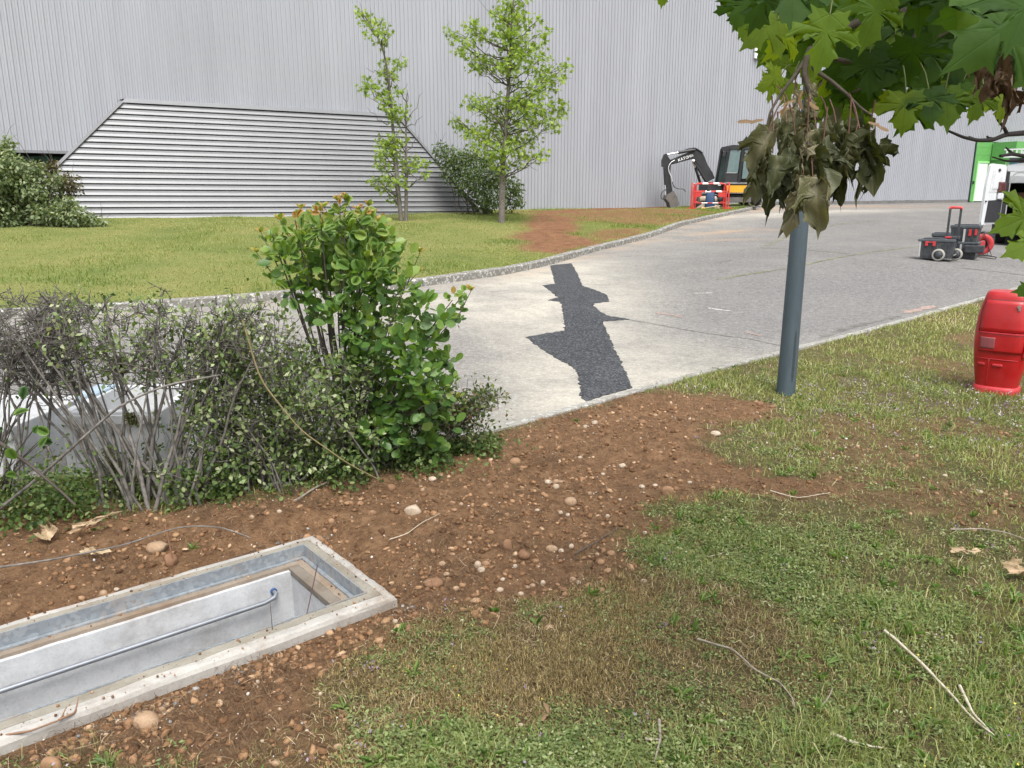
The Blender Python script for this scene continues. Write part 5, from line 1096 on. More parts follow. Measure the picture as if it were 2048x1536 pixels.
# low undergrowth along the foot of the hedge
rs = np.random.default_rng(91); n_ = 15000; px = rs.uniform(-260, 980, n_); t_ = rs.random(n_); base_y = np.interp(px, [-260, 0, 200, 400, 600, 800, 980], [1090, 1085, 1030, 1000, 975, 935, 885])
W0 = np.array([(-3.9, 3.55), (-2.7, 3.75), (-2.2, 3.95), (-1.6, 4.15), (-1.1, 4.4), (-.55, 4.7), (-.1, 5.05)]); k_ = rs.random(n_) * 6; i_ = k_.astype(int); c = W0[i_] + (W0[i_ + 1] - W0[i_]) * (k_ - i_)[:, None]
gx_ = c[:, 0] + rs.normal(0, .12, n_); gy_ = c[:, 1] + rs.normal(.1, .16, n_); u, v = ch_local(gx_, gy_); ok = (v > CH_W + .05) | (u < -.1)
cl_ = fbm(gx_, gy_, 4, 3, 71); ok &= cl_ > .42; gx_, gy_ = gx_[ok], gy_[ok]; n_ = len(gx_); hz = np.abs(rs.normal(0, .10, n_)) * (1.3 - .8 * np.clip(gx_ + 1.2, 0, 1)) + .005
P = np.stack([gx_, gy_, verge_z(gx_, gy_) + hz], 1); V, F = scatter(*OVAL, P, rot_from(rs.normal(0, 1, (n_, 3)), rs.normal(0, .5, (n_, 3)) + [0, -.3, .8]), .026 * rs.uniform(.5, 1.3, n_))
np_obj('undergrowth', V, F, leafmat('dark_undergrowth_leaf', [(0, (.030, .062, .016)), (.5, (.080, .135, .034)), (.9, (.17, .235, .07)), (1, (.24, .26, .12))], trans=.3), None, np.repeat(np.clip(rs.normal(.5, .28, n_), 0, 1), 9), kind='stuff', label='low green creeper leaves along the foot of the hedge')
# ================================================================== GROUND COVER on the verge
def polar(n, rs, r0=1.35, r1=15, pw=.55, th=50):
    r_ = r0 * (r1 / r0) ** (rs.random(n) ** (1 / (pw * 2))) if False else r0 + (r1 - r0) * rs.random(n) ** 1.9
    a = np.radians(rs.uniform(-th, th, n)); return r_ * np.sin(a), r_ * np.cos(a)
def on_verge(x, y):
    u, v = ch_local(x, y); return (line_sd(x, y, NK) < -.07) & ~((u > -.0) & (u < CH_L) & (v > -.0) & (v < CH_W)) & (y > .6)
def blades(x, y, z, hgt, w, lean, rs, curl=.5):
    n = len(x); a = rs.uniform(0, 2 * math.pi, n); dx, dy = np.cos(a), np.sin(a); f = rs.uniform(0, 2 * math.pi, n); wx, wy = np.cos(f) * w / 2, np.sin(f) * w / 2
    b = np.stack([x, y, z], 1); W = np.stack([wx, wy, np.zeros(n)], 1); L = np.stack([dx, dy, np.zeros(n)], 1) * (hgt * lean)[:, None]; U = np.zeros((n, 3)); U[:, 2] = hgt
    m = b + L * .35 + U * .6; t = b + L + U * (1 - curl * lean)[:, None]
    V = np.stack([b - W, b + W, m + W * .8, m - W * .8, t], 1).reshape(-1, 3); k = np.arange(n)[:, None] * 5
    return V, np.concatenate([k + [0, 1, 2], k + [0, 2, 3], k + [3, 2, 4]]).reshape(-1, 3)
M_GRASS = leafmat('verge_grass', [(0, (.125, .155, .048)), (.4, (.220, .262, .082)), (.7, (.33, .36, .135)), (.88, (.45, .43, .23)), (1, (.54, .47, .31))], rough=.5, trans=.3)
M_WEED = leafmat('weed_leaf', [(0, (.095, .138, .044)), (.45, (.185, .245, .082)), (.8, (.30, .355, .145)), (1, (.42, .45, .27))], rough=.5, trans=.3)
M_STRAW = leafmat('dry_straw', [(0, (.095, .064, .030)), (.35, (.20, .142, .066)), (.7, (.36, .275, .14)), (1, (.60, .50, .34))], rough=.7, trans=.15)
M_MOSSY = leafmat('yellow_moss', [(0, (.10, .078, .030)), (.5, (.24, .180, .075)), (1, (.42, .33, .15))], rough=.8, trans=.2)
M_ROOT = leafmat('brown_rootlet', [(0, (.045, .026, .015)), (.5, (.115, .070, .038)), (.85, (.24, .155, .085)), (1, (.42, .32, .20))], rough=.8, trans=0)
def add_stuff(name, V, F, mat, tint, label, smooth=False):
    return np_obj(name, V, F, mat, None, tint, smooth, kind='stuff', label=label)
rs = np.random.default_rng(101)
# masks: lushness
LB = [(1600,1150,.62,.42,.62),(1480,1080,.35,.25,.3),(1850,1420,.75,.45,.75),(2000,1250,.6,.5,.6),(1700,1500,.5,.25,.5),(1250,1500,.45,.16,.4),(850,1480,.22,.2,.45),(700,1430,.15,.15,.4),(1900,860,1.2,.9,.5),(1750,740,1.6,.8,.5),(1950,640,2.0,1.5,.6),(1400,770,.9,.25,.6),(1120,1240,.2,.1,.25),(1420,1120,.25,.2,.3),
      (1400,1310,.42,.30,-.45),(1180,1370,.5,.2,-.25),(1000,1400,.3,.15,-.15),(1100,1330,.12,.08,.4),(930,1330,.12,.09,.4),(1250,1280,.12,.09,.35),(1650,1340,.25,.15,-.35),(1560,1400,.25,.15,-.35),(1950,1110,.5,.15,-.2),(1300,1450,.4,.15,-.25)]
LB = [(*gp(a, b_)[:2], rx, ry, w) for a, b_, rx, ry, w in LB]
def lush(x, y):
    g = .30 + 1.3 * (fbm(x, y, 1.3, 5, 81) - .5)
    for cx_, cy_, rx, ry, w in LB: g = g + w * np.exp(-((x - cx_) / rx) ** 2 - ((y - cy_) / ry) ** 2)
    return np.clip(g - .42 * dry_mask(x, y), .04, 1)
# 1 grass blades in tufts
n = 620000; x, y = polar(n, rs); ok = on_verge(x, y); x, y = x[ok], y[ok]
S = soil_mask(x, y); Lu = lush(x, y); tuft = sstep(.42, .62, fbm(x, y, 7, 3, 82)); ok = rs.random(len(x)) < (1 - S) ** 1.5 * (.05 + .72 * Lu * (.22 + .78 * tuft)) ; x, y, Lu = x[ok], y[ok], Lu[ok]
r_ = np.hypot(x, y); far = 1 + .16 * np.clip(r_ - 3, 0, 9); hgt = rs.gamma(4, .0085, len(x)) * (.55 + .7 * Lu) + .008; D = dry_mask(x, y)
V, F = blades(x, y, verge_z(x, y) - .004, hgt, rs.uniform(.0018, .0040, len(x)) * far, rs.uniform(.15, 1.3, len(x)), rs)
tn = np.clip(rs.normal(.42, .22, len(x)) + .32 * D + .15 * (1 - Lu) + .10 * np.clip(r_ - 5, 0, 3) / 3 + (fbm(x, y, 1.2, 3, 83) - .5) * .5, 0, 1)
add_stuff('grass', V, F, M_GRASS, np.repeat(tn, 5), 'short patchy grass on the verge')
n = 420000; x, y = polar(n, rs, 4.2, 16, .55, 44); ok = on_verge(x, y); x, y = x[ok], y[ok]; S = soil_mask(x, y); ok = rs.random(len(x)) < (1 - np.clip(S * 1.6, 0, 1)) ** 1.3 * (.12 + .88 * sstep(.34, .58, fbm(x, y, 2.5, 4, 94))) * sstep(3.9, 8.5, np.hypot(x, y) + (fbm(x, y, 1.5, 3, 99) - .5) * 2.5) * .8; x, y = x[ok], y[ok]; n = len(x); r_ = np.hypot(x, y)
V, F = blades(x, y, verge_z(x, y) - .004, rs.gamma(4, .0095, n) + .01, rs.uniform(.004, .008, n) * (.7 + .06 * r_), rs.uniform(.2, 1.2, n), rs)
add_stuff('grass', V, F, M_GRASS, np.repeat(np.clip(rs.normal(.46, .2, n) + (fbm(x, y, .7, 4, 95) - .5) * .9, 0, 1), 5), 'short pale green grass on the far part of the verge')
# 2 creeping small-leaved weeds (clover, speedwell)
n = 95000; x, y = polar(n, rs, 1.35, 9); ok = on_verge(x, y); x, y = x[ok], y[ok]; S = soil_mask(x, y); Lu = lush(x, y)
ok = rs.random(len(x)) < ((1 - S) ** 2) * np.clip(Lu * 1.5 - .25, .01, 1) * (.12 + .80 * sstep(.44, .60, fbm(x, y, 2.4, 4, 84))); x, y = x[ok], y[ok]; k = 13
cx, cy = np.repeat(x, k) + rs.normal(0, .024, len(x) * k), np.repeat(y, k) + rs.normal(0, .024, len(x) * k); hh = np.repeat(rs.uniform(.006, .034, len(x)), k) * rs.uniform(.3, 1.15, len(cx)); ok = on_verge(cx, cy); cx, cy, hh = cx[ok], cy[ok], hh[ok]; n = len(cx)
P = np.stack([cx, cy, verge_z(cx, cy) + hh], 1); tp = np.repeat(rs.normal(.45, .22, len(x)), k)[ok] + rs.normal(0, .12, n)
V, F = scatter(*LEAF4, P, rot_from(rs.normal(0, 1, (n, 3)) * [1, 1, .35], rs.normal(0, .42, (n, 3)) + [0, 0, 1]), np.stack([rs.uniform(.010, .019, n), rs.uniform(.009, .020, n), rs.uniform(.01, .02, n)], 1) * rs.uniform(.7, 1.2, (n, 1)))
add_stuff('weeds', V, F, M_WEED, np.repeat(np.clip(tp, 0, 1), 4), 'creeping small-leaved weeds in the turf')
# 3 dry straw and moss strands
def strands(n, mask, r1, L, w, lift, mat, name, label, tn, box=None):
    x, y = polar(n, rs, 1.35, r1) if box is None else (rs.uniform(box[0], box[1], n), rs.uniform(box[2], box[3], n)); ok = on_verge(x, y); x, y = x[ok], y[ok]; ok = rs.random(len(x)) < mask(x, y); x, y = x[ok], y[ok]; n = len(x)
    a = rs.uniform(0, 2 * math.pi, n); l_ = rs.uniform(*L, n); c = rs.normal(0, .9, n); far = 1 + .18 * np.clip(np.hypot(x, y) - 3, 0, 6); w_ = rs.uniform(*w, n) * far; z = verge_z(x, y); zs = [.002 + rs.random(n) * lift * .4, .004 + rs.random(n) * lift * 1.5, .002 + rs.random(n) * lift]
    pts = []; px, py = x.copy(), y.copy(); aa = a.copy()
    for j in range(3):
        nx, ny = -np.sin(aa) * w_ / 2, np.cos(aa) * w_ / 2; pts += [np.stack([px + nx, py + ny, z + zs[j]], 1), np.stack([px - nx, py - ny, z + zs[j] + w_ * .3], 1)]; px = px + np.cos(aa) * l_ / 2; py = py + np.sin(aa) * l_ / 2; aa = aa + c
    V = np.stack(pts, 1).reshape(-1, 3); k = np.arange(n)[:, None] * 6; F = np.concatenate([k + [0, 1, 3], k + [0, 3, 2], k + [2, 3, 5], k + [2, 5, 4]]).reshape(-1, 3)
    add_stuff(name, V, F, mat, np.repeat(np.clip(rs.normal(*tn, n), 0, 1), 6), label)
strands(150000, lambda x, y: np.clip((1 - soil_mask(x, y)) * (.25 + .35 * dry_mask(x, y) + .45 * (1 - lush(x, y))), 0, 1), 8, (.012, .055), (.0008, .0017), .014, M_STRAW, 'dry_straw', 'dry straw and dead grass lying over the turf', (.5, .25))
strands(170000, lambda x, y: np.clip((1 - soil_mask(x, y)) * (.15 + dry_mask(x, y)) * sstep(.38, .6, fbm(x, y, 3, 3, 85)) * 1.1, 0, 1), 7, (.008, .024), (.0018, .0035), .012, M_MOSSY, 'moss', 'yellowish moss between the dry grass', (.5, .28))
strands(80000, lambda x, y: np.clip(soil_mask(x, y) * 1.2, 0, 1) * (.2 + .8 * sstep(.45, .62, fbm(x, y, 3.2, 4, 86))), 8, (.02, .075), (.0008, .0018), .022, M_ROOT, 'rootlets', 'torn brown rootlets and dead fibres on the bare earth', (.45, .27))
DB = (-.9, 1.7, 1.9, 3.9)
strands(120000, lambda x, y: np.clip((1 - soil_mask(x, y)) * (.10 + .9 * dry_mask(x, y)), 0, 1) * (.35 + .65 * sstep(.35, .6, fbm(x, y, 6, 3, 96))), 8, (.010, .045), (.0008, .0016), .016, M_STRAW, 'dry_straw', 'matted dead grass on the driest part of the turf', (.42, .27), DB)
strands(150000, lambda x, y: np.clip((1 - soil_mask(x, y)) * (.08 + dry_mask(x, y)), 0, 1) * sstep(.40, .62, fbm(x, y, 4, 4, 97)), 8, (.006, .020), (.0014, .0030), .016, M_MOSSY, 'moss', 'cushions of yellowish moss on the driest part of the turf', (.5, .3), DB)
n = 9000; x, y = rs.uniform(DB[0], DB[1], n), rs.uniform(DB[2], DB[3], n); ok = on_verge(x, y) & (soil_mask(x, y) < .5) & (fbm(x, y, 5, 3, 98) > .50); x, y = x[ok], y[ok]; k = 9; cx, cy = np.repeat(x, k) + rs.normal(0, .014, len(x) * k), np.repeat(y, k) + rs.normal(0, .014, len(x) * k); n = len(cx)
V, F = scatter(*LEAF4, np.stack([cx, cy, verge_z(cx, cy) + rs.uniform(.003, .02, n)], 1), rot_from(rs.normal(0, 1, (n, 3)) * [1, 1, .4], rs.normal(0, .45, (n, 3)) + [0, 0, 1]), rs.uniform(.006, .015, n)); add_stuff('weeds', V, F, M_WEED, np.repeat(np.clip(rs.normal(.35, .25, n), 0, 1), 4), 'tiny weeds sprouting between the dead grass')
# torn root mats on the earth
cs = [gp(*q)[:2] for q in ((1040,1095),(930,1150),(200,1120),(240,1150),(740,975),(700,960),(1150,840),(1230,800),(1420,905),(1480,930),(1560,930),(860,905),(960,895),(520,1030),(400,1040),(1330,790),(1100,930),(880,1080),(640,1010),(1000,1040))]
n = 260; X_, Y_ = [], []
A = np.array([c + rs.normal(0, .045 + .02 * rs.random(), 2) for c in cs for _ in range(n)]); ok = on_verge(A[:, 0], A[:, 1]); A = A[ok]; n = len(A)
V, F = blades(A[:, 0], A[:, 1], verge_z(A[:, 0], A[:, 1]) + rs.random(n) * .022, rs.uniform(.004, .03, n), rs.uniform(.0009, .0018, n), rs.uniform(1.0, 4.5, n), rs, .15); add_stuff('root_mats', V, F, M_ROOT, np.repeat(np.clip(rs.normal(.45, .22, n), 0, 1), 5), 'matted clumps of torn brown roots on the bare earth')
# crumbs fallen on the pit's rim and ledge
n = 420; u_ = rs.random(n) * CH_L; sd = rs.random(n); v_ = np.where(sd < .45, CH_W - rs.random(n) * .15, np.where(sd < .8, rs.random(n) * .09, rs.random(n) * CH_W)); u_ = np.where(sd > .8, rs.random(n) * .17, u_); ins = np.minimum.reduce([u_, v_, CH_W - v_]); zc = np.where(ins < .095, .003, -.056); ok = ins < .155; x, y, zc = CH_A[0] + u_ * CH_U[0] + v_ * CH_V[0], CH_A[1] + u_ * CH_U[1] + v_ * CH_V[1], zc
x, y, zc = x[ok], y[ok], zc[ok]; n = len(x); s_ = .0015 + .005 * rs.random(n) ** 3; V, F = scatter(*ICO, np.stack([x, y, zc + s_ * .4], 1), rmat(n), s_) if False else (None, None)
CRUMBS = (x, y, zc, s_)
# 4 taller single weeds: dandelion-like rosettes and wide blades
n = 3200; x, y = polar(n, rs, 1.5, 8); ok = on_verge(x, y); x, y = x[ok], y[ok]; ok = rs.random(len(x)) < np.clip(.9 * lush(x, y) + .08, 0, 1) * (1 - .93 * soil_mask(x, y)) * .55; x, y = x[ok], y[ok]; k = 7
cx, cy = np.repeat(x, k), np.repeat(y, k); n = len(cx); P = np.stack([cx, cy, verge_z(cx, cy) + .004], 1); tip = rs.normal(0, 1, (n, 3)); tip[:, 2] = np.repeat(rs.uniform(.15, 1.3, len(x)), k) * rs.uniform(.5, 1.4, n)
V, F = scatter(*OVAL, P, rot_from(tip, np.tile([0, 0, 1.0], (n, 1)) + rs.normal(0, .3, (n, 3))), np.stack([rs.uniform(.008, .018, n), rs.uniform(.025, .065, n), rs.uniform(.05, .12, n)], 1))
add_stuff('broad_weeds', V, F, leafmat('broad_weed_leaf', [(0, (.060, .125, .025)), (.5, (.12, .21, .045)), (1, (.21, .30, .09))], trans=.3), np.repeat(np.clip(rs.normal(.5, .25, n), 0, 1), 9), 'broad-leaved rosettes standing out of the turf')
# 5 tiny flowers
n = 16000; x, y = polar(n, rs, 1.6, 13); ok = on_verge(x, y); x, y = x[ok], y[ok]; lm = np.hypot((x - 3.4) / 1.3, (y - 6.3) / 1.0); ok = rs.random(len(x)) < (1 - soil_mask(x, y)) * (.025 + .95 * np.exp(-lm ** 2) + .5 * sstep(.60, .75, fbm(x, y, 1.1, 3, 87)) * (y > 4)); x, y = x[ok], y[ok]; k = 5
cx, cy = np.repeat(x, k) + rs.normal(0, .016, len(x) * k), np.repeat(y, k) + rs.normal(0, .016, len(x) * k); n = len(cx); P = np.stack([cx, cy, verge_z(cx, cy) + rs.uniform(.02, .06, n)], 1); V, F = scatter(*LEAF4, P, rot_from(rs.normal(0, 1, (n, 3)), rs.normal(0, .6, (n, 3)) + [0, -.4, 1]), rs.uniform(.009, .019, n) * (.8 + .05 * np.hypot(cx, cy)))
add_stuff('wild_flowers', V, F, leafmat('mauve_and_white_petal', [(0, (.16, .10, .16)), (.5, (.30, .22, .33)), (.8, (.46, .40, .48)), (1, (.62, .60, .55))], trans=.2), np.repeat(np.clip(np.repeat(rs.normal(.45, .28, len(x)), k), 0, 1), 4), 'tiny mauve and white wild flowers in the turf')
n = 420; x, y = polar(n, rs, 1.6, 8); ok = on_verge(x, y) & (soil_mask(x, y) < .3); x, y = x[ok], y[ok]; n = len(x); V, F = scatter(*LEAF4, np.stack([x, y, verge_z(x, y) + rs.uniform(.02, .05, n)], 1), rot_from(rs.normal(0, 1, (n, 3)), rs.normal(0, .4, (n, 3)) + [0, -.3, 1]), rs.uniform(.006, .010, n)); add_stuff('yellow_flowers', V, F, leafmat('yellow_petal', [(0, (.55, .45, .04)), (1, (.7, .6, .1))], trans=.1), rs.random(len(V)), 'tiny yellow flowers in the turf')

# ---------------------------------------------------------------- clods, gravel, stones
bmi = bmesh.new(); bmesh.ops.create_icosphere(bmi, subdivisions=1, radius=1); ICO = (np.array([v.co[:] for v in bmi.verts]), np.array([[v.index for v in f.verts] for f in bmi.faces])); bmi.free()
bmi = bmesh.new(); bmesh.ops.create_icosphere(bmi, subdivisions=3, radius=1); ICO3 = (np.array([v.co[:] for v in bmi.verts]), np.array([[v.index for v in f.verts] for f in bmi.faces])); bmi.free()
def rmat(n): 
    a, b_ = rs.normal(0, 1, (n, 3)), rs.normal(0, 1, (n, 3)); return rot_from(a, b_)
def lumps(n, mask, r1, size, mat, name, label, tn, squash=(.6, 1.0), sink=.32, jit=.28, pw=1.6):
    x, y = polar(n, rs, 1.4, r1); ok = on_verge(x, y); x, y = x[ok], y[ok]; ok = rs.random(len(x)) < mask(x, y); x, y = x[ok], y[ok]; n = len(x)
    s_ = size[0] + (size[1] - size[0]) * rs.random(n) ** 4.2; sc = np.stack([s_ * rs.uniform(.7, 1.3, n), s_ * rs.uniform(.7, 1.3, n), s_ * rs.uniform(*squash, n)], 1)
    V, F = scatter(*ICO, np.zeros((n, 3)), rmat(n), sc); V = V.reshape(n, 12, 3); V *= 1 + rs.normal(0, jit, (n, 12, 1)); V[:, :, 2] *= .75; V += np.stack([x, y, verge_z(x, y) + s_ * (.5 - sink)], 1)[:, None]
    add_stuff(name, V.reshape(-1, 3), F, mat, np.repeat(np.clip(rs.normal(*tn, n), 0, 1), 12), label, smooth=jit < .15)
def earthmat(name, stops, rough=.95, bump=.6):
    m, t, b, o = nt_new(name); g = NT(t); c = g.ramp(g.attr('tint'), stops); n_ = g.math('ADD', g.math('MULTIPLY', g.noise(g.pos(), 160, 5, .7), .55), g.math('MULTIPLY', g.noise(g.pos(), 34, 5, .7), .45)); g.put(b.inputs['Base Color'], g.mix(.55, c, g.ramp(n_, [(.36, (.42, .40, .38)), (.62, (1.15, 1.12, 1.08))]), 'MULTIPLY')); b.inputs['Roughness'].default_value = rough; b.inputs['Specular IOR Level'].default_value = .2
    g.put(b.inputs['Normal'], g.bump(n_, bump, .004)); return m
M_CLOD = earthmat('earth_clod', [(0, (.090, .046, .023)), (.5, (.225, .126, .066)), (.85, (.36, .225, .128)), (1, (.48, .34, .22))]); M_GRAVEL = earthmat('pale_gravel', [(0, (.26, .18, .13)), (.5, (.48, .42, .35)), (1, (.60, .58, .54))], .7, .3)
M_STONE = earthmat('river_pebble', [(0, (.19, .105, .062)), (.4, (.28, .170, .100)), (.7, (.36, .265, .180)), (1, (.50, .45, .38))], .75, .35)
lumps(95000, lambda x, y: soil_mask(x, y) * (.3 + .7 * sstep(.35, .6, fbm(x, y, 4, 4, 88))), 9, (.003, .019), M_CLOD, 'earth_clods', 'crumbly reddish earth clods', (.48, .25))
lumps(7500, lambda x, y: np.clip(soil_mask(x, y) * .55 + .02, 0, 1), 9, (.0028, .0085), M_GRAVEL, 'gravel', 'small pale gravel strewn over the bare earth', (.5, .3), (.5, .9), .1, .1)
def patchmask(px, py, rx, ry):
    c = gp(px, py)[:2]; return lambda x, y: np.exp(-((x - c[0]) / rx) ** 2 - ((y - c[1]) / ry) ** 2)
lumps(26000, patchmask(1240, 850, .22, .14), 9, (.004, .010), M_GRAVEL, 'gravel', 'patch of white gravel on the earth below the black asphalt', (.75, .2), (.5, .9), .1, .1)
lumps(16000, lambda x, y: patchmask(1680, 900, .55, .30)(x, y) + patchmask(1700, 835, .35, .2)(x, y), 9, (.004, .012), M_GRAVEL, 'gravel', 'pale gravel showing through the thin turf beyond the bare earth', (.6, .25), (.5, .9), .1, .1)
x, y, zc, s_ = CRUMBS; n = len(x); V, F = scatter(*ICO, np.stack([x, y, zc + s_ * .4], 1), rmat(n), s_); add_stuff('soil_crumbs', V, F, M_CLOD, np.repeat(rs.random(n), 12), 'crumbs of earth fallen on the rim and ledge of the pit')
M_GREYC = earthmat('grey_mortar_crumb', [(0, (.12, .12, .12)), (.6, (.24, .24, .24)), (1, (.5, .5, .48))])
for a, b_, rx, lab in ((820, 1190, .10, 'grey mortar crumbs at the corner of the pit'), (470, 1330, .16, 'grey mortar crumbs along the near side of the pit'), (250, 1420, .14, 'grey mortar crumbs by the near rim'), (600, 1060, .12, 'grey mortar crumbs behind the pit'), (260, 1190, .14, 'grey mortar crumbs by the far rim')):
    lumps(30000, patchmask(a, b_, rx, rx * .6), 5, (.003, .011), M_GREYC, 'mortar_crumbs', lab, (.5, .25))
# single stones, surveyed in the photograph: (px, py, width px, height px, tint)
def stone_mesh(seed, tint, angular=.0):
    r2 = np.random.default_rng(seed); V = ICO3[0].copy(); d = np.zeros(len(V))
    for _ in range(5): v = rdir(1, r2)[0]; d += r2.uniform(.04, .12) * np.tanh((V @ v) * r2.uniform(1, 2.2))
    V = V * (1 + d)[:, None]
    for _ in range(int(3 + angular * 12)):
        v = rdir(1, r2)[0]; c = r2.uniform(.72, .95) - angular * .22; ex_ = np.maximum(V @ v - c, 0); V = V - v * (ex_ * (.75 + .2 * angular))[:, None]
    V *= 1 + r2.normal(0, .006, (len(V), 1)); t_ = np.clip(tint + .25 * (fbm(V[:, 0] + 5, V[:, 1] + V[:, 2], 1.6, 3, seed) - .5), 0, 1); return np_mesh('stone', V, ICO3[1], M_STONE, t_, True)
STM = [[stone_mesh(100 + i * 3 + j, (.12, .36, .58, .84)[i], .6 * (j == 2)) for j in range(3)] for i in range(4)]
def stone(px, py, w, hgt, ti, label, group=None, ang=False, name='stone', rz=None):
    g = gp(px, py + hgt * .3); d = g[1]; s = w * d / FPX / 2 * 1.04; z = float(verge_z(np.array([g[0]]), np.array([g[1]]))[0]); zs = max(.35 * s, hgt * d / FPX / 2 * 1.1)
    o = bpy.data.objects.new(name, STM[ti][2 if ang else int(rs.integers(0, 2))]); o.location = (g[0], g[1], z + zs * .30); o.scale = (s, s * rs.uniform(.65, .95), zs); o.rotation_euler = (0, 0, rs.uniform(-.35, .35) + (math.pi if rs.random() < .5 else 0)); return link(o, None, label, 'stone', group)
for a in ((293,1434,56,42,2,'large pale tan stone on the earth in front of the pit'), (105,1520,48,52,1,'rounded orange-brown stone at the very bottom of the view'), (826,1020,36,34,3,'pale pointed stone standing up in the earth between hedge and pit',None,True), (318,1086,50,32,2,'big pale and rust coloured stone behind the pit near the dry leaf',None,True), (342,1106,36,34,0,'reddish stone right beside the broken stub behind the pit',None,True), (1013,1088,28,30,0,'reddish clod-like stone in the middle of the bare earth',None,True), (1047,1103,27,20,0,'smooth brown stone beside the reddish one on the bare earth'), (1140,998,26,22,2,'round tan stone in the middle of the bare earth'), (1103,1086,26,17,2,'flat tan stone to the right of the brown one on the bare earth'), (1030,917,24,18,1,'orange-tan stone at the end of the hedge'), (783,972,26,20,0,'reddish angular stone at the foot of the smoke bush',None,True), (1432,867,20,11,3,'white stone near the post on the bare earth'), (810,1255,24,20,0,'orange-brown stone below the pit corner'), (634,1058,30,24,1,'tan stone just behind the far pit corner'), (956,1122,16,20,3,'upright pale pebble between the pit and the middle stones'), (1100,1252,22,15,2,'pale peach pebble on the dry turf'), (865,1158,40,20,0,'flat orange stone to the right of the pit corner'), (980,1050,0,0,1,'') ,(521,1084,22,18,0,'brown stone behind the far rim of the pit'), (1268,1176,16,14,1,'brown pebble at the edge of the bare earth by the turf'), (677,1482,22,14,2,'tan pebble at the bottom of the view under the pit'), (552,1524,20,14,2,'tan pebble by the bottom of the view'), (1040,1443,16,9,3,'white pebble beside the fallen maple key'), (700,1237,16,14,1,'small tan pebble against the near rim of the pit'), (323,1404,16,18,2,'small upright pale pebble above the large pale tan stone')):
    if a[2]: stone(*a)
LMK = ((1180,820,'on the earth just below the black asphalt'),(1290,850,'on the earth by the white gravel patch'),(1520,808,'on the earth beside the lamp post'),(1440,870,'at the turf corner nearest the lamp post'),(1115,965,'on the earth above the round tan stone'),(1200,930,'on the earth in line with the black asphalt'),(1320,965,'on the far half of the earth next to the turf'),(1120,1030,'on the earth just below the round tan stone'),(1220,1030,'above the straight thin twig on the earth'),(1130,1090,'between the brown stone and the thin twig'),(970,1055,'on the earth above the reddish stone'),(900,1030,'on the earth to the right of the pointed stone'),(870,955,'on the earth at the end of the hedge'),(720,1010,'on the earth at the foot of the smoke bush'),(650,1040,'on the earth right behind the pit corner'),(540,1035,'between the hedge and the far rim of the pit'),(230,1162,'on the earth along the far rim of the pit'),(890,1130,'above the flat orange stone'),(965,1130,'beside the upright pale pebble'),(1110,1165,'in the cluster where earth and turf meet'),(1190,1170,'at the turf edge beside that cluster'),(1215,1110,'below the straight thin twig on the earth'),(1310,1110,'at the turf edge beyond the thin twig'),(1000,1175,'on the near edge of the bare earth'),(800,1225,'on the earth below the pit corner'),(900,1370,'on the dry turf near the pit'),(540,1350,'on the earth along the near rim of the pit'),(540,1480,'on the earth at the bottom of the view'),(235,1420,'beside the large pale tan stone'),(1450,1068,'in the turf beside the brown strip'),(1900,970,'on the brown strip of earth near the bin'),(1700,1180,'in the green turf below the brown strip'))
SG_ = 'small rounded stones lying on the bare earth'; SL = {0: 'small reddish-brown stone lying on the bare earth', 1: 'small tan stone lying on the bare earth', 2: 'small pale tan stone lying on the bare earth', 3: 'small white stone lying on the bare earth'}
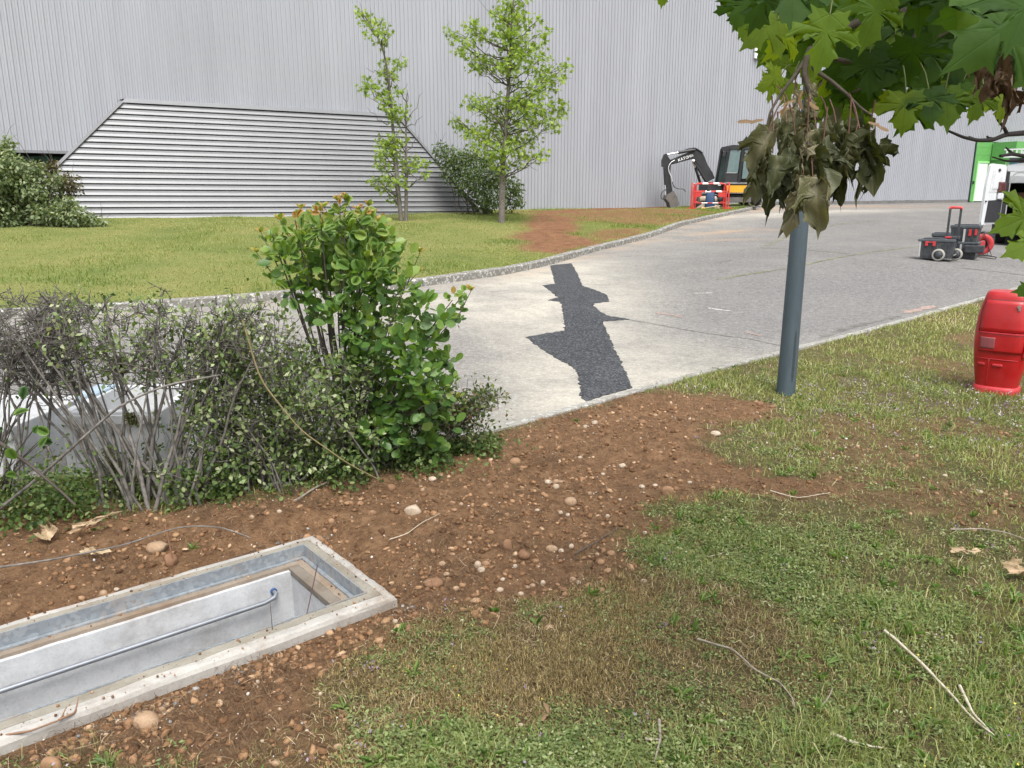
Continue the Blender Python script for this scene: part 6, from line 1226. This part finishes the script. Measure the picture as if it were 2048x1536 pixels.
for px, py, w, ti in ((978,968,14,1),(1012,970,12,1),(968,955,10,2),(1096,960,14,3),(1114,958,16,2),(1121,963,12,2),(1112,974,14,3),(1092,988,14,1),(1206,946,9,3),(1245,925,14,3),(1160,915,10,3),(1208,940,8,2),(1320,912,10,1),(1283,972,12,3),(1310,970,10,3),(1380,963,10,3),(1335,980,26,1),(1290,1060,9,3),(1215,1026,10,3),(1075,1023,9,3),(1121,1026,9,3),(1136,1035,9,3),(1122,1094,12,3),(1143,1086,12,3),(980,1062,16,1),(960,1052,12,1),(908,1030,12,1),(923,1017,10,2),(873,1045,12,2),(885,1120,16,2),(892,1145,14,2),(963,1135,16,3),(972,1123,20,1),(1086,1158,12,3),(1116,1162,12,1),(1126,1170,18,0),(1158,1158,10,3),(1178,1164,16,1),(1202,1175,18,1),(1130,1180,14,1),(1066,1160,14,2),(1055,1165,12,2),(1222,1104,18,1),(1200,1118,20,1),(1195,1104,10,2),(1145,1150,14,2),(912,1178,14,2),(1000,1177,16,3),(855,1170,12,0),(1325,1097,12,3),(1287,1158,14,3),(846,985,10,2),(866,958,16,3),(880,945,12,2),(930,975,10,1),(1005,1160,12,3),(1042,1178,12,3),(1430,1075,14,1),(1500,1062,10,3),(700,1000,16,1),(720,1010,14,1),(745,1032,18,1),(662,1036,14,1),(648,1046,12,0),(858,1075,12,2),(905,1015,14,1),(1170,1060,12,1),(560,1030,12,3),(505,1040,12,2),(205,1165,18,2),(230,1160,12,3),(250,1165,14,3),(790,1240,12,3),(830,1225,14,0),(925,1240,9,3),(752,1190,10,0),(515,1360,10,3),(610,1330,12,1),(640,1380,9,3),(560,1420,10,2),(525,1480,9,3),(600,1500,12,1),(890,1350,10,3),(905,1380,10,3),(235,1420,14,3),(905,1100,11,2),(940,1080,10,2),(1030,1130,10,3),(1080,1120,10,1),(1240,1000,9,3),(1180,990,10,2),(1260,1080,10,1),(1700,1180,12,3),(1960,980,12,3),(2010,985,10,2),(1890,945,10,3),(1285,855,16,0),(1310,835,10,2),(1380,845,9,3),(1190,855,12,3),(1170,862,10,3),(1460,876,10,2),(1520,808,14,0),(1545,812,12,0),(1512,806,10,1)):
    k_ = min(LMK, key=lambda q: (q[0] - px) ** 2 + ((q[1] - py) * 1.4) ** 2)
    stone(px, py, w, w * rs.uniform(.6, .95), ti, SL[ti].replace('lying on the bare earth', k_[2]), SG_)
# twigs and sticks lying about
def stick(pxs, r, label, mat=None, forks=(), nm='stick', lift=.012):
    root = None; mb = MB()
    for q in [pxs] + list(forks):
        g = np.array([gp(*p) for p in q]); g = smoothline(g, max(6, 5 * len(g)), 1); z = verge_z(g[:, 0], g[:, 1]) + lift + rs.uniform(0, .008, len(g)); g[:, 2] = np.convolve(np.pad(z, 2, 'edge'), np.ones(5) / 5, 'valid'); mb.tube(g, list(np.linspace(r, r * .5, len(g)) * rs.uniform(.9, 1.1, len(g))), 6)
    return tag(mb.build(nm, mat or M_STICKG), label, 'stick')
M_STICKG = paint('dead_grey_stick', (.24, .205, .165), .9, var=.35, vscale=30); M_STICKP = paint('bleached_stick', (.46, .41, .32), .85, var=.2, vscale=30)
stick([(1768,1272),(1830,1325),(1900,1395),(1950,1460),(1985,1490)], .0062, 'long bleached stick lying in the green turf, split at its lower end', M_STICKP, [[(1918,1382),(1945,1440),(1975,1478)]], lift=.03)
stick([(1395,1278),(1460,1300),(1510,1345),(1560,1368),(1585,1400),(1588,1420)], .0042, 'thin curved stick lying across the dry brown turf', None, lift=.022)
stick([(1318,1450),(1320,1490),(1308,1530)], .0055, 'short forked stick at the bottom of the view', None, [[(1290,1485),(1320,1490)]], lift=.02); stick([(1660,1476),(1710,1495),(1765,1505)], .006, 'pale short stick in the grass at the bottom', M_STICKP, lift=.02)
stick([(1645,1410),(1658,1390),(1665,1375)], .004, 'small dark stick stub on the turf', None, lift=.018); stick([(1150,1105),(1200,1080),(1238,1055)], .004, 'straight thin twig lying on the bare earth', M_TWIG); stick([(1390,1118),(1440,1107),(1480,1094)], .0028, 'thin straw-coloured stem at the edge of the turf', M_STICKP); stick([(1900,1063),(1960,1062),(2010,1072),(2055,1088)], .0045, 'long thin grey twig at the right edge of the turf', None, lift=.025)
stick([(590,1015),(620,990),(690,945),(730,925)], .007, 'grey twig on the earth under the smoke bush'); stick([(780,1085),(835,1060),(880,1040)], .0025, 'fine pale stem on the earth to the right of the hedge', M_STICKP); stick([(1540,985),(1600,1000),(1660,990)], .003, 'fine straw stem on the brown strip', M_STICKP); stick([(430,1115),(490,1095),(530,1080)], .003, 'fine reddish twig behind the pit', M_TWIG); stick([(0,1470),(60,1462),(120,1440),(140,1400)], .004, 'reddish twig poking up beside the near rim', paint('reddish_twig', (.20, .115, .07), .8), [[(118,1440),(150,1425),(160,1385)]], lift=.05)
tag(MB().tube([at(548,1330,2.72), at(545,1262,2.74), at(540,1205,2.76)], [.003, .002, .001], 5).tube([at(545,1262,2.74), at(500,1300,2.70)], [.0015, .001], 4).build('dry_twig', M_TWIG), 'thin dead stem rising beside the near rim of the pit', 'twig'); tag(MB().tube(smoothline([at(585,1290,2.80), at(610,1245,2.84), at(622,1190,2.9), at(635,1130,2.95)], 10, 1), [.0022] * 10, 5).build('dry_twig', paint('dark_red_stem', (.07, .03, .03), .7)), 'thin dark red stem leaning over the pit corner', 'twig')
# far lawn grass
n = 330000; u_ = rs.random(n); k_ = rs.random(n); a = resample(FK2, 500)[(u_ * 499).astype(int)]; b_ = resample(np.array([wall(-40)[:2], wall(3.1)[:2]]), 500)[(u_ * 499).astype(int)]; p = a[:, :2] + (b_ - a[:, :2]) * (k_ ** 1.5)[:, None] + rs.normal(0, .06, (n, 2)); x, y = p[:, 0], p[:, 1]
ok = (line_sd(x, y, FK) > .16) & (x > -17) & (rs.random(n) < 1 - .98 * lawn_soil(x, y)) & ((x - WP[0]) * WN[0] + (y - WP[1]) * WN[1] > .05); x, y = x[ok], y[ok]; n = len(x); hg = rs.gamma(5, .009, n) * (.6 + .8 * sstep(.45, .65, fbm(x, y, .8, 4, 92))); hg *= 1 + 1.2 * (rs.random(n) < .02)
V, F = blades(x, y, lawn_z(x, y) - .005, hg, rs.uniform(.006, .013, n), rs.uniform(.2, 1.2, n), rs)
tn = np.clip(rs.normal(.5, .2, n) + (fbm(x, y, .5, 4, 93) - .5) * 1.2 - .25 * sstep(.5, .65, fbm(x, y, .8, 4, 92)), 0, 1); add_stuff('lawn_grass', V, F, leafmat('lawn_grass', [(0, (.125, .195, .042)), (.4, (.215, .265, .068)), (.75, (.30, .305, .10)), (1, (.37, .33, .15))], trans=.3), np.repeat(tn, 5), 'yellow-green grass of the far lawn')
# ================================================================== MAPLE BRANCH hanging into the view, and its wilted twig
HALF = [(.03, .0), (.15, -.09), (.29, -.06), (.44, -.13), (.40, .03), (.50, .10), (.42, .15), (.60, .22), (.74, .20), (.70, .32), (.88, .46), (.70, .455), (.62, .56), (.53, .47), (.33, .43), (.23, .46), (.27, .62), (.38, .73), (.25, .75), (.20, .88), (.09, .89), (0, 1.10)]
OUT = np.array([(0, .0)] + HALF + [(-a, b_) for a, b_ in HALF[-2::-1]])
def maple_mesh(name, mat, tint, seed, droop=.25, fold=.15, wave=.03, crumple=0.0):
    r2 = np.random.default_rng(seed); c = np.array([0, .30]); N = len(OUT); o2 = OUT * (1 + r2.normal(0, .03, OUT.shape)); o2[0] = 0
    fr = (.2, .4, .6, .8, 1.0); rings = [c + (o2 - c) * f for f in fr]; V = np.concatenate([[c], *rings]); x, y = V[:, 0], V[:, 1]
    a1, a2, a3, a4 = r2.uniform(0, 6.28, 4); z = -droop * (x ** 2 + (y - .2) ** 2) + fold * np.abs(x) * (1 - .5 * np.abs(x)) + wave * (np.sin(5 * x + a1) * np.cos(4.5 * y + a2)) + wave * .5 * np.sin(9 * (x + y) + a3)
    P = np.stack([x, y, z], 1)
    if crumple > 0:                                     # dried leaf: folded along the midrib, curled at the lobes
        q = P.copy(); ax = np.abs(x); th = crumple * 1.9 * ax ** .8 + .35 * np.sin(4 * y + a1); sx = np.sign(x)
        q[:, 0] = sx * np.sin(np.minimum(th, 1.9) * .9) * .42 + .06 * np.sin(9 * y + a2) * ax; q[:, 2] = (1 - np.cos(th * 1.25)) * .38 + .055 * np.sin(8 * y + 6 * x + a3) + .045 * np.sin(13 * x - 5 * y + a4) + .03 * np.sin(17 * y + 11 * x + a1)
        q[:, 1] = y * .95 + .05 * np.sin(7 * x + a2); k_ = r2.uniform(-.6, .9) * crumple; q[:, 2] += k_ * (q[:, 1] - .25) ** 2 * np.sign(q[:, 1] - .25); q[:, 0] += .08 * np.sin(2.5 * y + a4); P = q * np.array([.82, 1.22, .9])
    F = [(0, 1 + i, 1 + (i + 1) % N) for i in range(N)]
    for k in range(len(fr) - 1):
        a, b_ = 1 + k * N, 1 + (k + 1) * N
        for i in range(N): F += [(a + i, b_ + i, b_ + (i + 1) % N), (a + i, b_ + (i + 1) % N, a + (i + 1) % N)]
    t_ = np.clip(tint + .12 * np.sin(3 * x + a1) * np.sin(3 * y + a2) * (1 if crumple else .4), 0, 1); return np_mesh(name, P, np.array(F), mat, t_, True, {'lx': x, 'ly': y})
def maplemat(name, stops, trans, tcol, rough, spec):
    """leaf with pale ribs running from the stalk into the five lobes"""
    m, t, b, o = nt_new(name); g = NT(t); c = g.ramp(g.attr('tint'), stops); ax = g.math('ABSOLUTE', g.attr('lx')); ly = g.attr('ly'); msk = None
    def sm(d, w): return g.math('SUBTRACT', 1.0, g.math('DIVIDE', d, w), True)
    for ca, sa in ((1.0, 0.0), (.463, .886), (-.28, .96)):                      # rib directions (down the blade, to the side)
        d = g.math('ABSOLUTE', g.math('SUBTRACT', g.math('MULTIPLY', ax, ca), g.math('MULTIPLY', ly, sa))); v = sm(d, .016); msk = v if msk is None else g.math('MAXIMUM', msk, v)
    sv = g.math('PINGPONG', g.math('ADD', g.math('MULTIPLY', ly, 1.0), g.math('MULTIPLY', ax, -.75)), .055); msk2 = g.math('MULTIPLY', sm(sv, .007), .35); msk = g.math('MAXIMUM', msk, msk2)
    c = g.mix(.45, c, g.ramp(g.noise(g.pos(), 60.0, 4), [(.25, (.6, .6, .6)), (.75, (1.05, 1.05, 1.05))]), 'MULTIPLY'); c2 = g.mix(g.math('MULTIPLY', msk, .55), c, g.mix(1.0, c, (1.9, 1.75, 2.0), 'MULTIPLY'))
    g.put(b.inputs['Base Color'], c2); b.inputs['Roughness'].default_value = rough; b.inputs['Specular IOR Level'].default_value = spec; g.put(b.inputs['Normal'], g.bump(g.math('SUBTRACT', 1.0, msk), .35, .004))
    tr = t.nodes.new('ShaderNodeBsdfTranslucent'); g.put(tr.inputs['Color'], g.mix(g.math('MULTIPLY', msk, .5), g.mix(1.0, c, tcol, 'MULTIPLY'), g.mix(1.0, c, (.8, .9, .4), 'MULTIPLY')))
    mx = t.nodes.new('ShaderNodeMixShader'); mx.inputs[0].default_value = trans; t.links.new(b.outputs[0], mx.inputs[1]); t.links.new(tr.outputs[0], mx.inputs[2]); t.links.new(mx.outputs[0], o.inputs[0]); return m
M_MAPLE = maplemat('maple_leaf', [(0, (.017, .045, .011)), (.4, (.040, .090, .018)), (.7, (.110, .180, .030)), (1, (.21, .30, .05))], .50, (4.6, 3.8, .30), .66, .22)  # dark end of the tint ramp puts canopy shade into the leaf colour
M_WILT = maplemat('wilted_maple_leaf', [(0, (.030, .036, .014)), (.35, (.070, .080, .031)), (.65, (.130, .130, .062)), (1, (.29, .255, .16))], .22, (1.5, 1.5, .5), .5, .4); M_BROWN = maplemat('brown_dead_leaf', [(0, (.06, .035, .018)), (.6, (.13, .085, .05)), (1, (.30, .22, .13))], .12, (1.3, 1.0, .6), .65, .25)
MG = [maple_mesh('leaf', M_MAPLE, t_, 300 + i, .12 + .06 * (i % 4), .05 + .05 * (i % 3), .02) for i, t_ in enumerate((.12, .22, .32, .4, .5, .58, .68, .8))]
MW = [maple_mesh('wilted_leaf', M_WILT, t_, 340 + i, .2, .1, .05, .75 + .12 * (i % 4)) for i, t_ in enumerate((.15, .25, .32, .38, .45, .52, .6, .7, .82, .3))]
MBR = [maple_mesh('brown_leaf', M_BROWN, t_, 380 + i, .2, .1, .05, .6 + .15 * i) for i, t_ in enumerate((.25, .45, .7))]
mp = empty('maple_branch', at(2300, -200, 1.9), label='leafy maple branch with broad green lobed leaves reaching in overhead', cat='branch'); g0m = np.array(mp.location); rs = np.random.default_rng(404)
STALK = paint('green_leaf_stalk', (.12, .14, .04), .6)
def leaf_at(px, py, size, ang, d, me, parent, face=(0, -1, .15), tilt=.35, petiole=True, g0=None):
    """px, py: where the blade joins its stalk; ang: where the tip points, degrees clockwise from straight down in the view"""
    p = at(px, py, d); a = math.radians(ang); tip = np.array([-math.sin(a), rs.normal(0, .22), -math.cos(a)]); nrm = np.array(face, float) + rs.normal(0, tilt, 3); s = size * d / FPX / 1.2 * KS
    o = put_leaf(me, p - g0, tip, nrm, s, parent, me.name.split('.')[0])
    if petiole:
        q = p - tip * s * rs.uniform(.35, .6) + np.array([rs.normal(0, .01), rs.normal(.02, .02), .02]); MB().tube([p - g0, (p + q) / 2 - g0 + np.array([0, 0, .006]), q - g0], [.0011, .0012, .0014], 4, False).build('leaf_stalk', STALK, parent)
    return o
KS = .80
# leaves one can follow in the photograph
for px, py, s_, a, d, k in ((1492,-8,90,18,1.35,1),(1478,-5,80,-5,1.45,0),(1540,-30,125,20,1.25,0),(1585,-45,150,4,1.2,1),(1555,40,110,55,1.35,6),(1585,55,105,35,1.4,7),(1660,28,150,4,1.12,5),(1630,-40,110,-20,1.3,1),(1765,-15,150,10,1.22,4),(1735,-40,120,-15,1.3,3),(1563,150,62,70,1.5,7),(1585,165,60,25,1.5,6),(1548,170,55,80,1.55,6),(1695,95,115,20,1.5,0),(1740,105,120,-8,1.45,0),(1785,95,120,15,1.5,1),(1830,75,125,-12,1.45,0),(1870,85,120,10,1.5,1),(1910,95,110,-10,1.5,0),(1812,186,108,3,1.4,6),(1757,182,62,20,1.6,7),(1858,178,100,-4,1.4,1),(1890,180,110,-10,1.42,4),(1925,165,105,10,1.5,3),(1968,178,92,12,1.45,5),(2008,185,80,-10,1.5,7),(2000,140,100,6,1.55,3),(1700,165,110,35,1.6,1),(1725,150,115,-20,1.55,0),(1775,130,110,25,1.6,1),(1660,130,95,10,1.55,5),(1640,150,70,-30,1.6,6),(2052,30,235,58,.95,3),(2060,-15,170,20,.9,2),(1985,5,140,70,1.05,1),(2000,-25,190,35,1.0,4),(1955,-40,130,15,1.25,2),(2040,-30,180,-10,1.05,4),(1890,-30,140,5,1.3,1),(1840,-40,140,-8,1.3,2),(2075,425,120,62,1.15,5),(2085,480,110,70,1.2,6),(2090,575,80,80,1.3,3),(1330,-30,55,8,1.7,5),(1860,120,120,0,1.7,0),(1950,60,130,-15,1.6,1),(1900,40,130,15,1.6,0),(1820,20,130,-5,1.65,0),(1700,30,120,-30,1.6,1),(1620,60,110,15,1.65,2)):
    leaf_at(px, py, s_, a, d, MG[k], mp, (0, -1, rs.uniform(-.1, .5)), .28, True, g0m)
# the deeper leaves behind them
for _ in range(120):
    px = rs.uniform(1590, 2090); py = rs.uniform(-70, 150) * (.55 + .45 * (px - 1590) / 500); leaf_at(px, py - 20, rs.uniform(75, 125), rs.normal(0, 40), rs.uniform(1.6, 2.5), MG[int(rs.integers(0, 6))], mp, (0, -1, .5), .5, False, g0m)
for px, py in ((1500,15),(1515,50),(1560,75),(1600,90),(1640,95),(1680,80),(1720,70),(1570,15),(1645,10),(1700,0),(1750,120),(1800,140),(1850,150),(1900,150),(1950,150),(1780,175),(1840,200),(1530,30),(1600,20),(1620,120),(1640,60),(1565,110),(1660,190),(1680,210),(1720,200)): leaf_at(px, py, rs.uniform(70, 105), rs.normal(10, 25), rs.uniform(1.55, 1.9), MG[int(rs.integers(2, 7))], mp, (0, -1, .3), .35, False, g0m)
# unseen rest of the crown beyond the view, added to shade the leaves below
n_ = 320; px = rs.uniform(1500, 2900, n_); py = rs.uniform(-900, -60, n_); dd = rs.uniform(1.1, 3.2, n_); P = np.array([at(a, b_, c) for a, b_, c in zip(px, py, dd)]); me0 = MG[2]; Vm = np.array([v.co[:] for v in me0.vertices]); Fm = np.array([p_.vertices[:] for p_ in me0.polygons])
V, F = scatter(Vm, Fm, P - g0m, rot_from(rs.normal(0, 1, (n_, 3)) + [0, 0, -.8], rs.normal(0, .5, (n_, 3)) + [0, -.5, 1]), rs.uniform(.07, .13, n_)); np_obj('foliage', V, F, M_MAPLE, mp, np.repeat(np.clip(rs.normal(.35, .15, n_), 0, 1), len(Vm)), True, kind='stuff')
M_LIMB = paint('maple_bark', (.105, .085, .068), .9, var=.4, vscale=30, bump=.6, bscale=120); M_LDARK = paint('dark_bare_twig', (.035, .028, .026), .85, var=.3)
def vtube(pts, r, mat, name, parent, g0): 
    q = smoothline(np.array([at(*p) for p in pts])[:, [0, 2, 1]], 8 * len(pts), 2)[:, [0, 2, 1]] - g0; return MB().tube(q, list(np.linspace(r[0], r[1], len(q))), 8).build(name, mat, parent)
vtube([(2500,-330,2.2),(2200,-90,1.8),(2040,-8,1.6),(1930,8,1.55),(1820,18,1.5)], (.035, .008), M_LIMB, 'limb', mp, g0m); vtube([(1990,0,1.6),(1840,90,1.55),(1720,130,1.5),(1640,110,1.42)], (.010, .004), M_LIMB, 'limb', mp, g0m); vtube([(1820,18,1.5),(1700,50,1.42),(1625,95,1.36)], (.009, .005), M_LIMB, 'limb', mp, g0m); vtube([(1835,60,1.5),(1810,120,1.5),(1780,150,1.5),(1705,185,1.5)], (.005, .002), M_LIMB, 'limb', mp, g0m)
KS = .72
vtube([(2500,-330,2.2),(2420,120,1.6),(2260,360,1.3),(2120,415,1.18),(2085,440,1.17)], (.012, .0025), M_LIMB, 'limb', mp, g0m); vtube([(2180,395,1.22),(2120,470,1.2),(2095,570,1.28)], (.004, .002), M_LIMB, 'limb', mp, g0m)
# wilted, snapped twig
STALK = paint('reddish_leaf_stalk', (.15, .075, .05), .6); wl_ = empty('wilted_twig', at(1622, 100, 1.36), label='snapped maple twig hanging down with a bunch of shrivelled olive-brown leaves', cat='branch'); g0w = np.array(wl_.location)
vtube([(1622,96,1.36),(1612,118,1.355),(1608,150,1.35),(1620,190,1.35)], (.0055, .004), M_LIMB, 'twig', wl_, g0w); vtube([(1616,110,1.36),(1590,150,1.35),(1560,190,1.34),(1540,225,1.33),(1530,270,1.33)], (.0035, .0015), M_LIMB, 'twig', wl_, g0w); vtube([(1620,100,1.36),(1628,140,1.35),(1660,160,1.345),(1690,185,1.34),(1720,215,1.34),(1745,232,1.35)], (.004, .0018), M_LIMB, 'twig', wl_, g0w)
for px, py, s_, a, d, k in ((1560,245,105,8,1.30,4),(1575,225,90,-8,1.34,7),(1600,235,80,0,1.36,8),(1520,262,120,25,1.30,7),(1512,290,120,10,1.34,3),(1505,318,95,32,1.30,5),(1530,300,125,2,1.28,2),(1550,330,110,12,1.32,1),(1515,345,110,-4,1.36,2),(1580,270,120,-10,1.28,5),(1605,265,115,8,1.27,8),(1590,300,110,6,1.34,1),(1625,255,110,-18,1.30,6),(1650,235,100,-28,1.34,4),(1640,280,125,6,1.28,3),(1670,255,120,-12,1.30,5),(1665,300,120,14,1.33,2),(1695,265,125,2,1.27,4),(1720,260,130,-30,1.28,0),(1738,272,125,-14,1.30,3),(1752,285,95,-30,1.32,2),(1730,310,120,-4,1.34,4),(1700,310,115,10,1.30,1),(1745,320,85,-12,1.31,9),(1620,330,115,3,1.30,4),(1645,340,105,-6,1.34,9),(1598,348,150,8,1.27,8),(1618,352,140,-10,1.26,7),(1585,360,120,18,1.30,6),(1560,345,80,0,1.36,1),(1678,335,95,-4,1.33,2),(1540,275,90,-12,1.36,9),(1610,215,75,-4,1.37,5),(1568,300,95,30,1.36,0),(1690,285,100,-25,1.37,1),(1640,310,100,25,1.38,0),(1610,300,110,0,1.4,1),(1710,235,80,-20,1.37,9),(1530,240,70,30,1.36,6),(1585,190,55,5,1.35,8),(1612,178,58,-15,1.35,8),(1600,205,70,20,1.35,7),(1575,205,50,0,1.36,8)):
    leaf_at(1622 + (px - 1622) * .92 + 8, 240 + (py - 240) * 1.10, s_ * 1.08, a * .8, d, MW[k], wl_, (rs.normal(0, .5), -1, .1), .55, True, g0w)
SAM = np.array([(0, 0, 0), (.10, .12, .03), (.20, .45, .02), (.19, .8, 0), (.08, 1, .0), (-.03, .9, .01), (-.04, .4, .02), (-.07, .1, .05)]); SAMF = np.array([(0, 1, 7), (1, 6, 7), (1, 2, 6), (2, 5, 6), (2, 3, 5), (3, 4, 5)])
M_SAM = leafmat('pink_tan_maple_key', [(0, (.22, .125, .07)), (1, (.34, .23, .13))], trans=.25); SME = np_mesh('maple_key', SAM, SAMF, M_SAM, np.linspace(0, 1, 8), True)
for px, py, s_, a in ((1598,188,38,-20),(1612,200,40,-60),(1590,200,34,60),(1510,245,44,88),(1528,240,36,75),(1748,248,42,-70),(1735,245,30,-85),(1605,180,32,10),(1575,205,40,20),(1580,215,30,60)):
    p = at(px, py, 1.27); r_ = math.radians(a); put_leaf(SME, p - g0w, [-math.sin(r_), 0, -math.cos(r_)], [rs.normal(0, .5), -1, .5], s_ * .78 * 1.27 / FPX, wl_, 'maple_key')
wb_ = empty('brown_leaf_bunch', at(2010, 105, 1.1), label='bunch of dead brown maple leaves under the biggest green leaf', cat='branch'); g0b = np.array(wb_.location)
for px, py, s_, a, d, k in ((1968,118,95,12,1.08,1),(1990,100,110,-4,1.1,0),(2012,120,130,-10,1.06,0),(2030,150,120,10,1.1,1),(1985,140,90,20,1.12,2),(2040,120,130,-25,1.12,0),(2045,180,100,5,1.12,0)): leaf_at(px, py, s_, a, d, MBR[k], wb_, (0, -1, 0), .5, True, g0b)
bt = empty('bare_twig', at(2120, 262, 1.8), label='bare dark twig with short side spurs reaching across in front of the green entrance', cat='branch'); g0t = np.array(bt.location)
vtube([(2120,258,1.8),(2048,266,1.75),(2012,269,1.7),(1985,280,1.68),(1955,281,1.66),(1925,274,1.64),(1895,261,1.62)], (.0075, .0025), M_LDARK, 'twig', bt, g0t); vtube([(2015,269,1.7),(2008,255,1.69),(1996,240,1.68),(1990,228,1.66)], (.004, .0018), M_LDARK, 'twig', bt, g0t); vtube([(1965,281,1.67),(1950,278,1.66),(1938,273,1.655)], (.003, .0015), M_LDARK, 'twig', bt, g0t); vtube([(1988,278,1.68),(1976,275,1.675),(1974,273,1.67)], (.003, .002), M_LDARK, 'twig', bt, g0t)
b2 = empty('bare_twig', at(2120, 320, 1.8), label='second bare dark twig lower down, in front of the van roof', cat='branch'); g0t = np.array(b2.location)
vtube([(2120,325,1.8),(2048,312,1.75),(2025,308,1.72),(2000,312,1.7)], (.006, .003), M_LDARK, 'twig', b2, g0t); vtube([(2028,309,1.72),(2018,301,1.72),(2012,295,1.71)], (.0035, .0015), M_LDARK, 'twig', b2, g0t); vtube([(2120,318,1.8),(2048,321,1.76),(2015,323,1.74),(1985,314,1.72)], (.004, .0015), M_LDARK, 'twig', b2, g0t)
# dead leaves and a maple key lying on the ground
M_DEAD = maplemat('pale_dead_leaf', [(0, (.25, .18, .10)), (.6, (.42, .32, .20)), (1, (.52, .42, .28))], .12, (1.2, 1.1, .8), .7, .2); MD = [maple_mesh('dead_leaf', M_DEAD, t_, 420 + i, .2, .12, .05, .35 + .2 * i) for i, t_ in enumerate((.45, .65, .3))]
def ground_leaf(px, py, size, ang, k, label, lift=.03, tilt=(0, -.5, 1)):
    g = gp(px, py); z = float(verge_z(g[0:1], g[1:2])[0]); a = math.radians(ang); M_ = rot_from(np.array([[math.sin(a), math.cos(a), .15]]), np.array([tilt], float))[0]
    o = bpy.data.objects.new('dead_leaf', MD[k]); o.matrix_world = Matrix.Translation((g[0], g[1], z + lift)) @ Matrix(M_.tolist()).to_4x4() @ Matrix.Scale(size * g[1] / FPX * .95, 4); link(o, None, label, 'leaf')
ground_leaf(150, 1075, 80, 60, 0, 'large pale tan dead maple leaf standing up at the foot of the hedge', .06, (-.2, -.8, .5)); ground_leaf(112, 1082, 62, -60, 2, 'smaller curled tan dead leaf beside the large one at the hedge foot', .04, (.2, -.7, .6)); ground_leaf(170, 1110, 55, 100, 1, 'crumpled pale dead leaf lying just below the large one at the hedge foot', .03)
ground_leaf(1905, 1108, 48, 100, 1, 'pale tan dead leaf on the turf, leftmost of the three by the thin twig', .03); ground_leaf(2030, 1115, 42, 10, 0, 'curled upright dead leaf on the turf at the edge of the view', .04, (-.4, -.8, .4)); ground_leaf(2015, 1150, 62, 95, 2, 'flat pale pinkish dead leaf on the turf under the curled one', .03)
g = gp(1097, 1432); mk = empty('maple_key', (g[0], g[1], float(verge_z(g[0:1], g[1:2])[0]) + .018), label='pinkish tan pair of maple keys lying on the dry turf', cat='seed')
for a in (-18, 205): put_leaf(SME, np.zeros(3), [math.sin(math.radians(a)), math.cos(math.radians(a)), .12], [0, -.4, 1], .052, mk, 'wing')
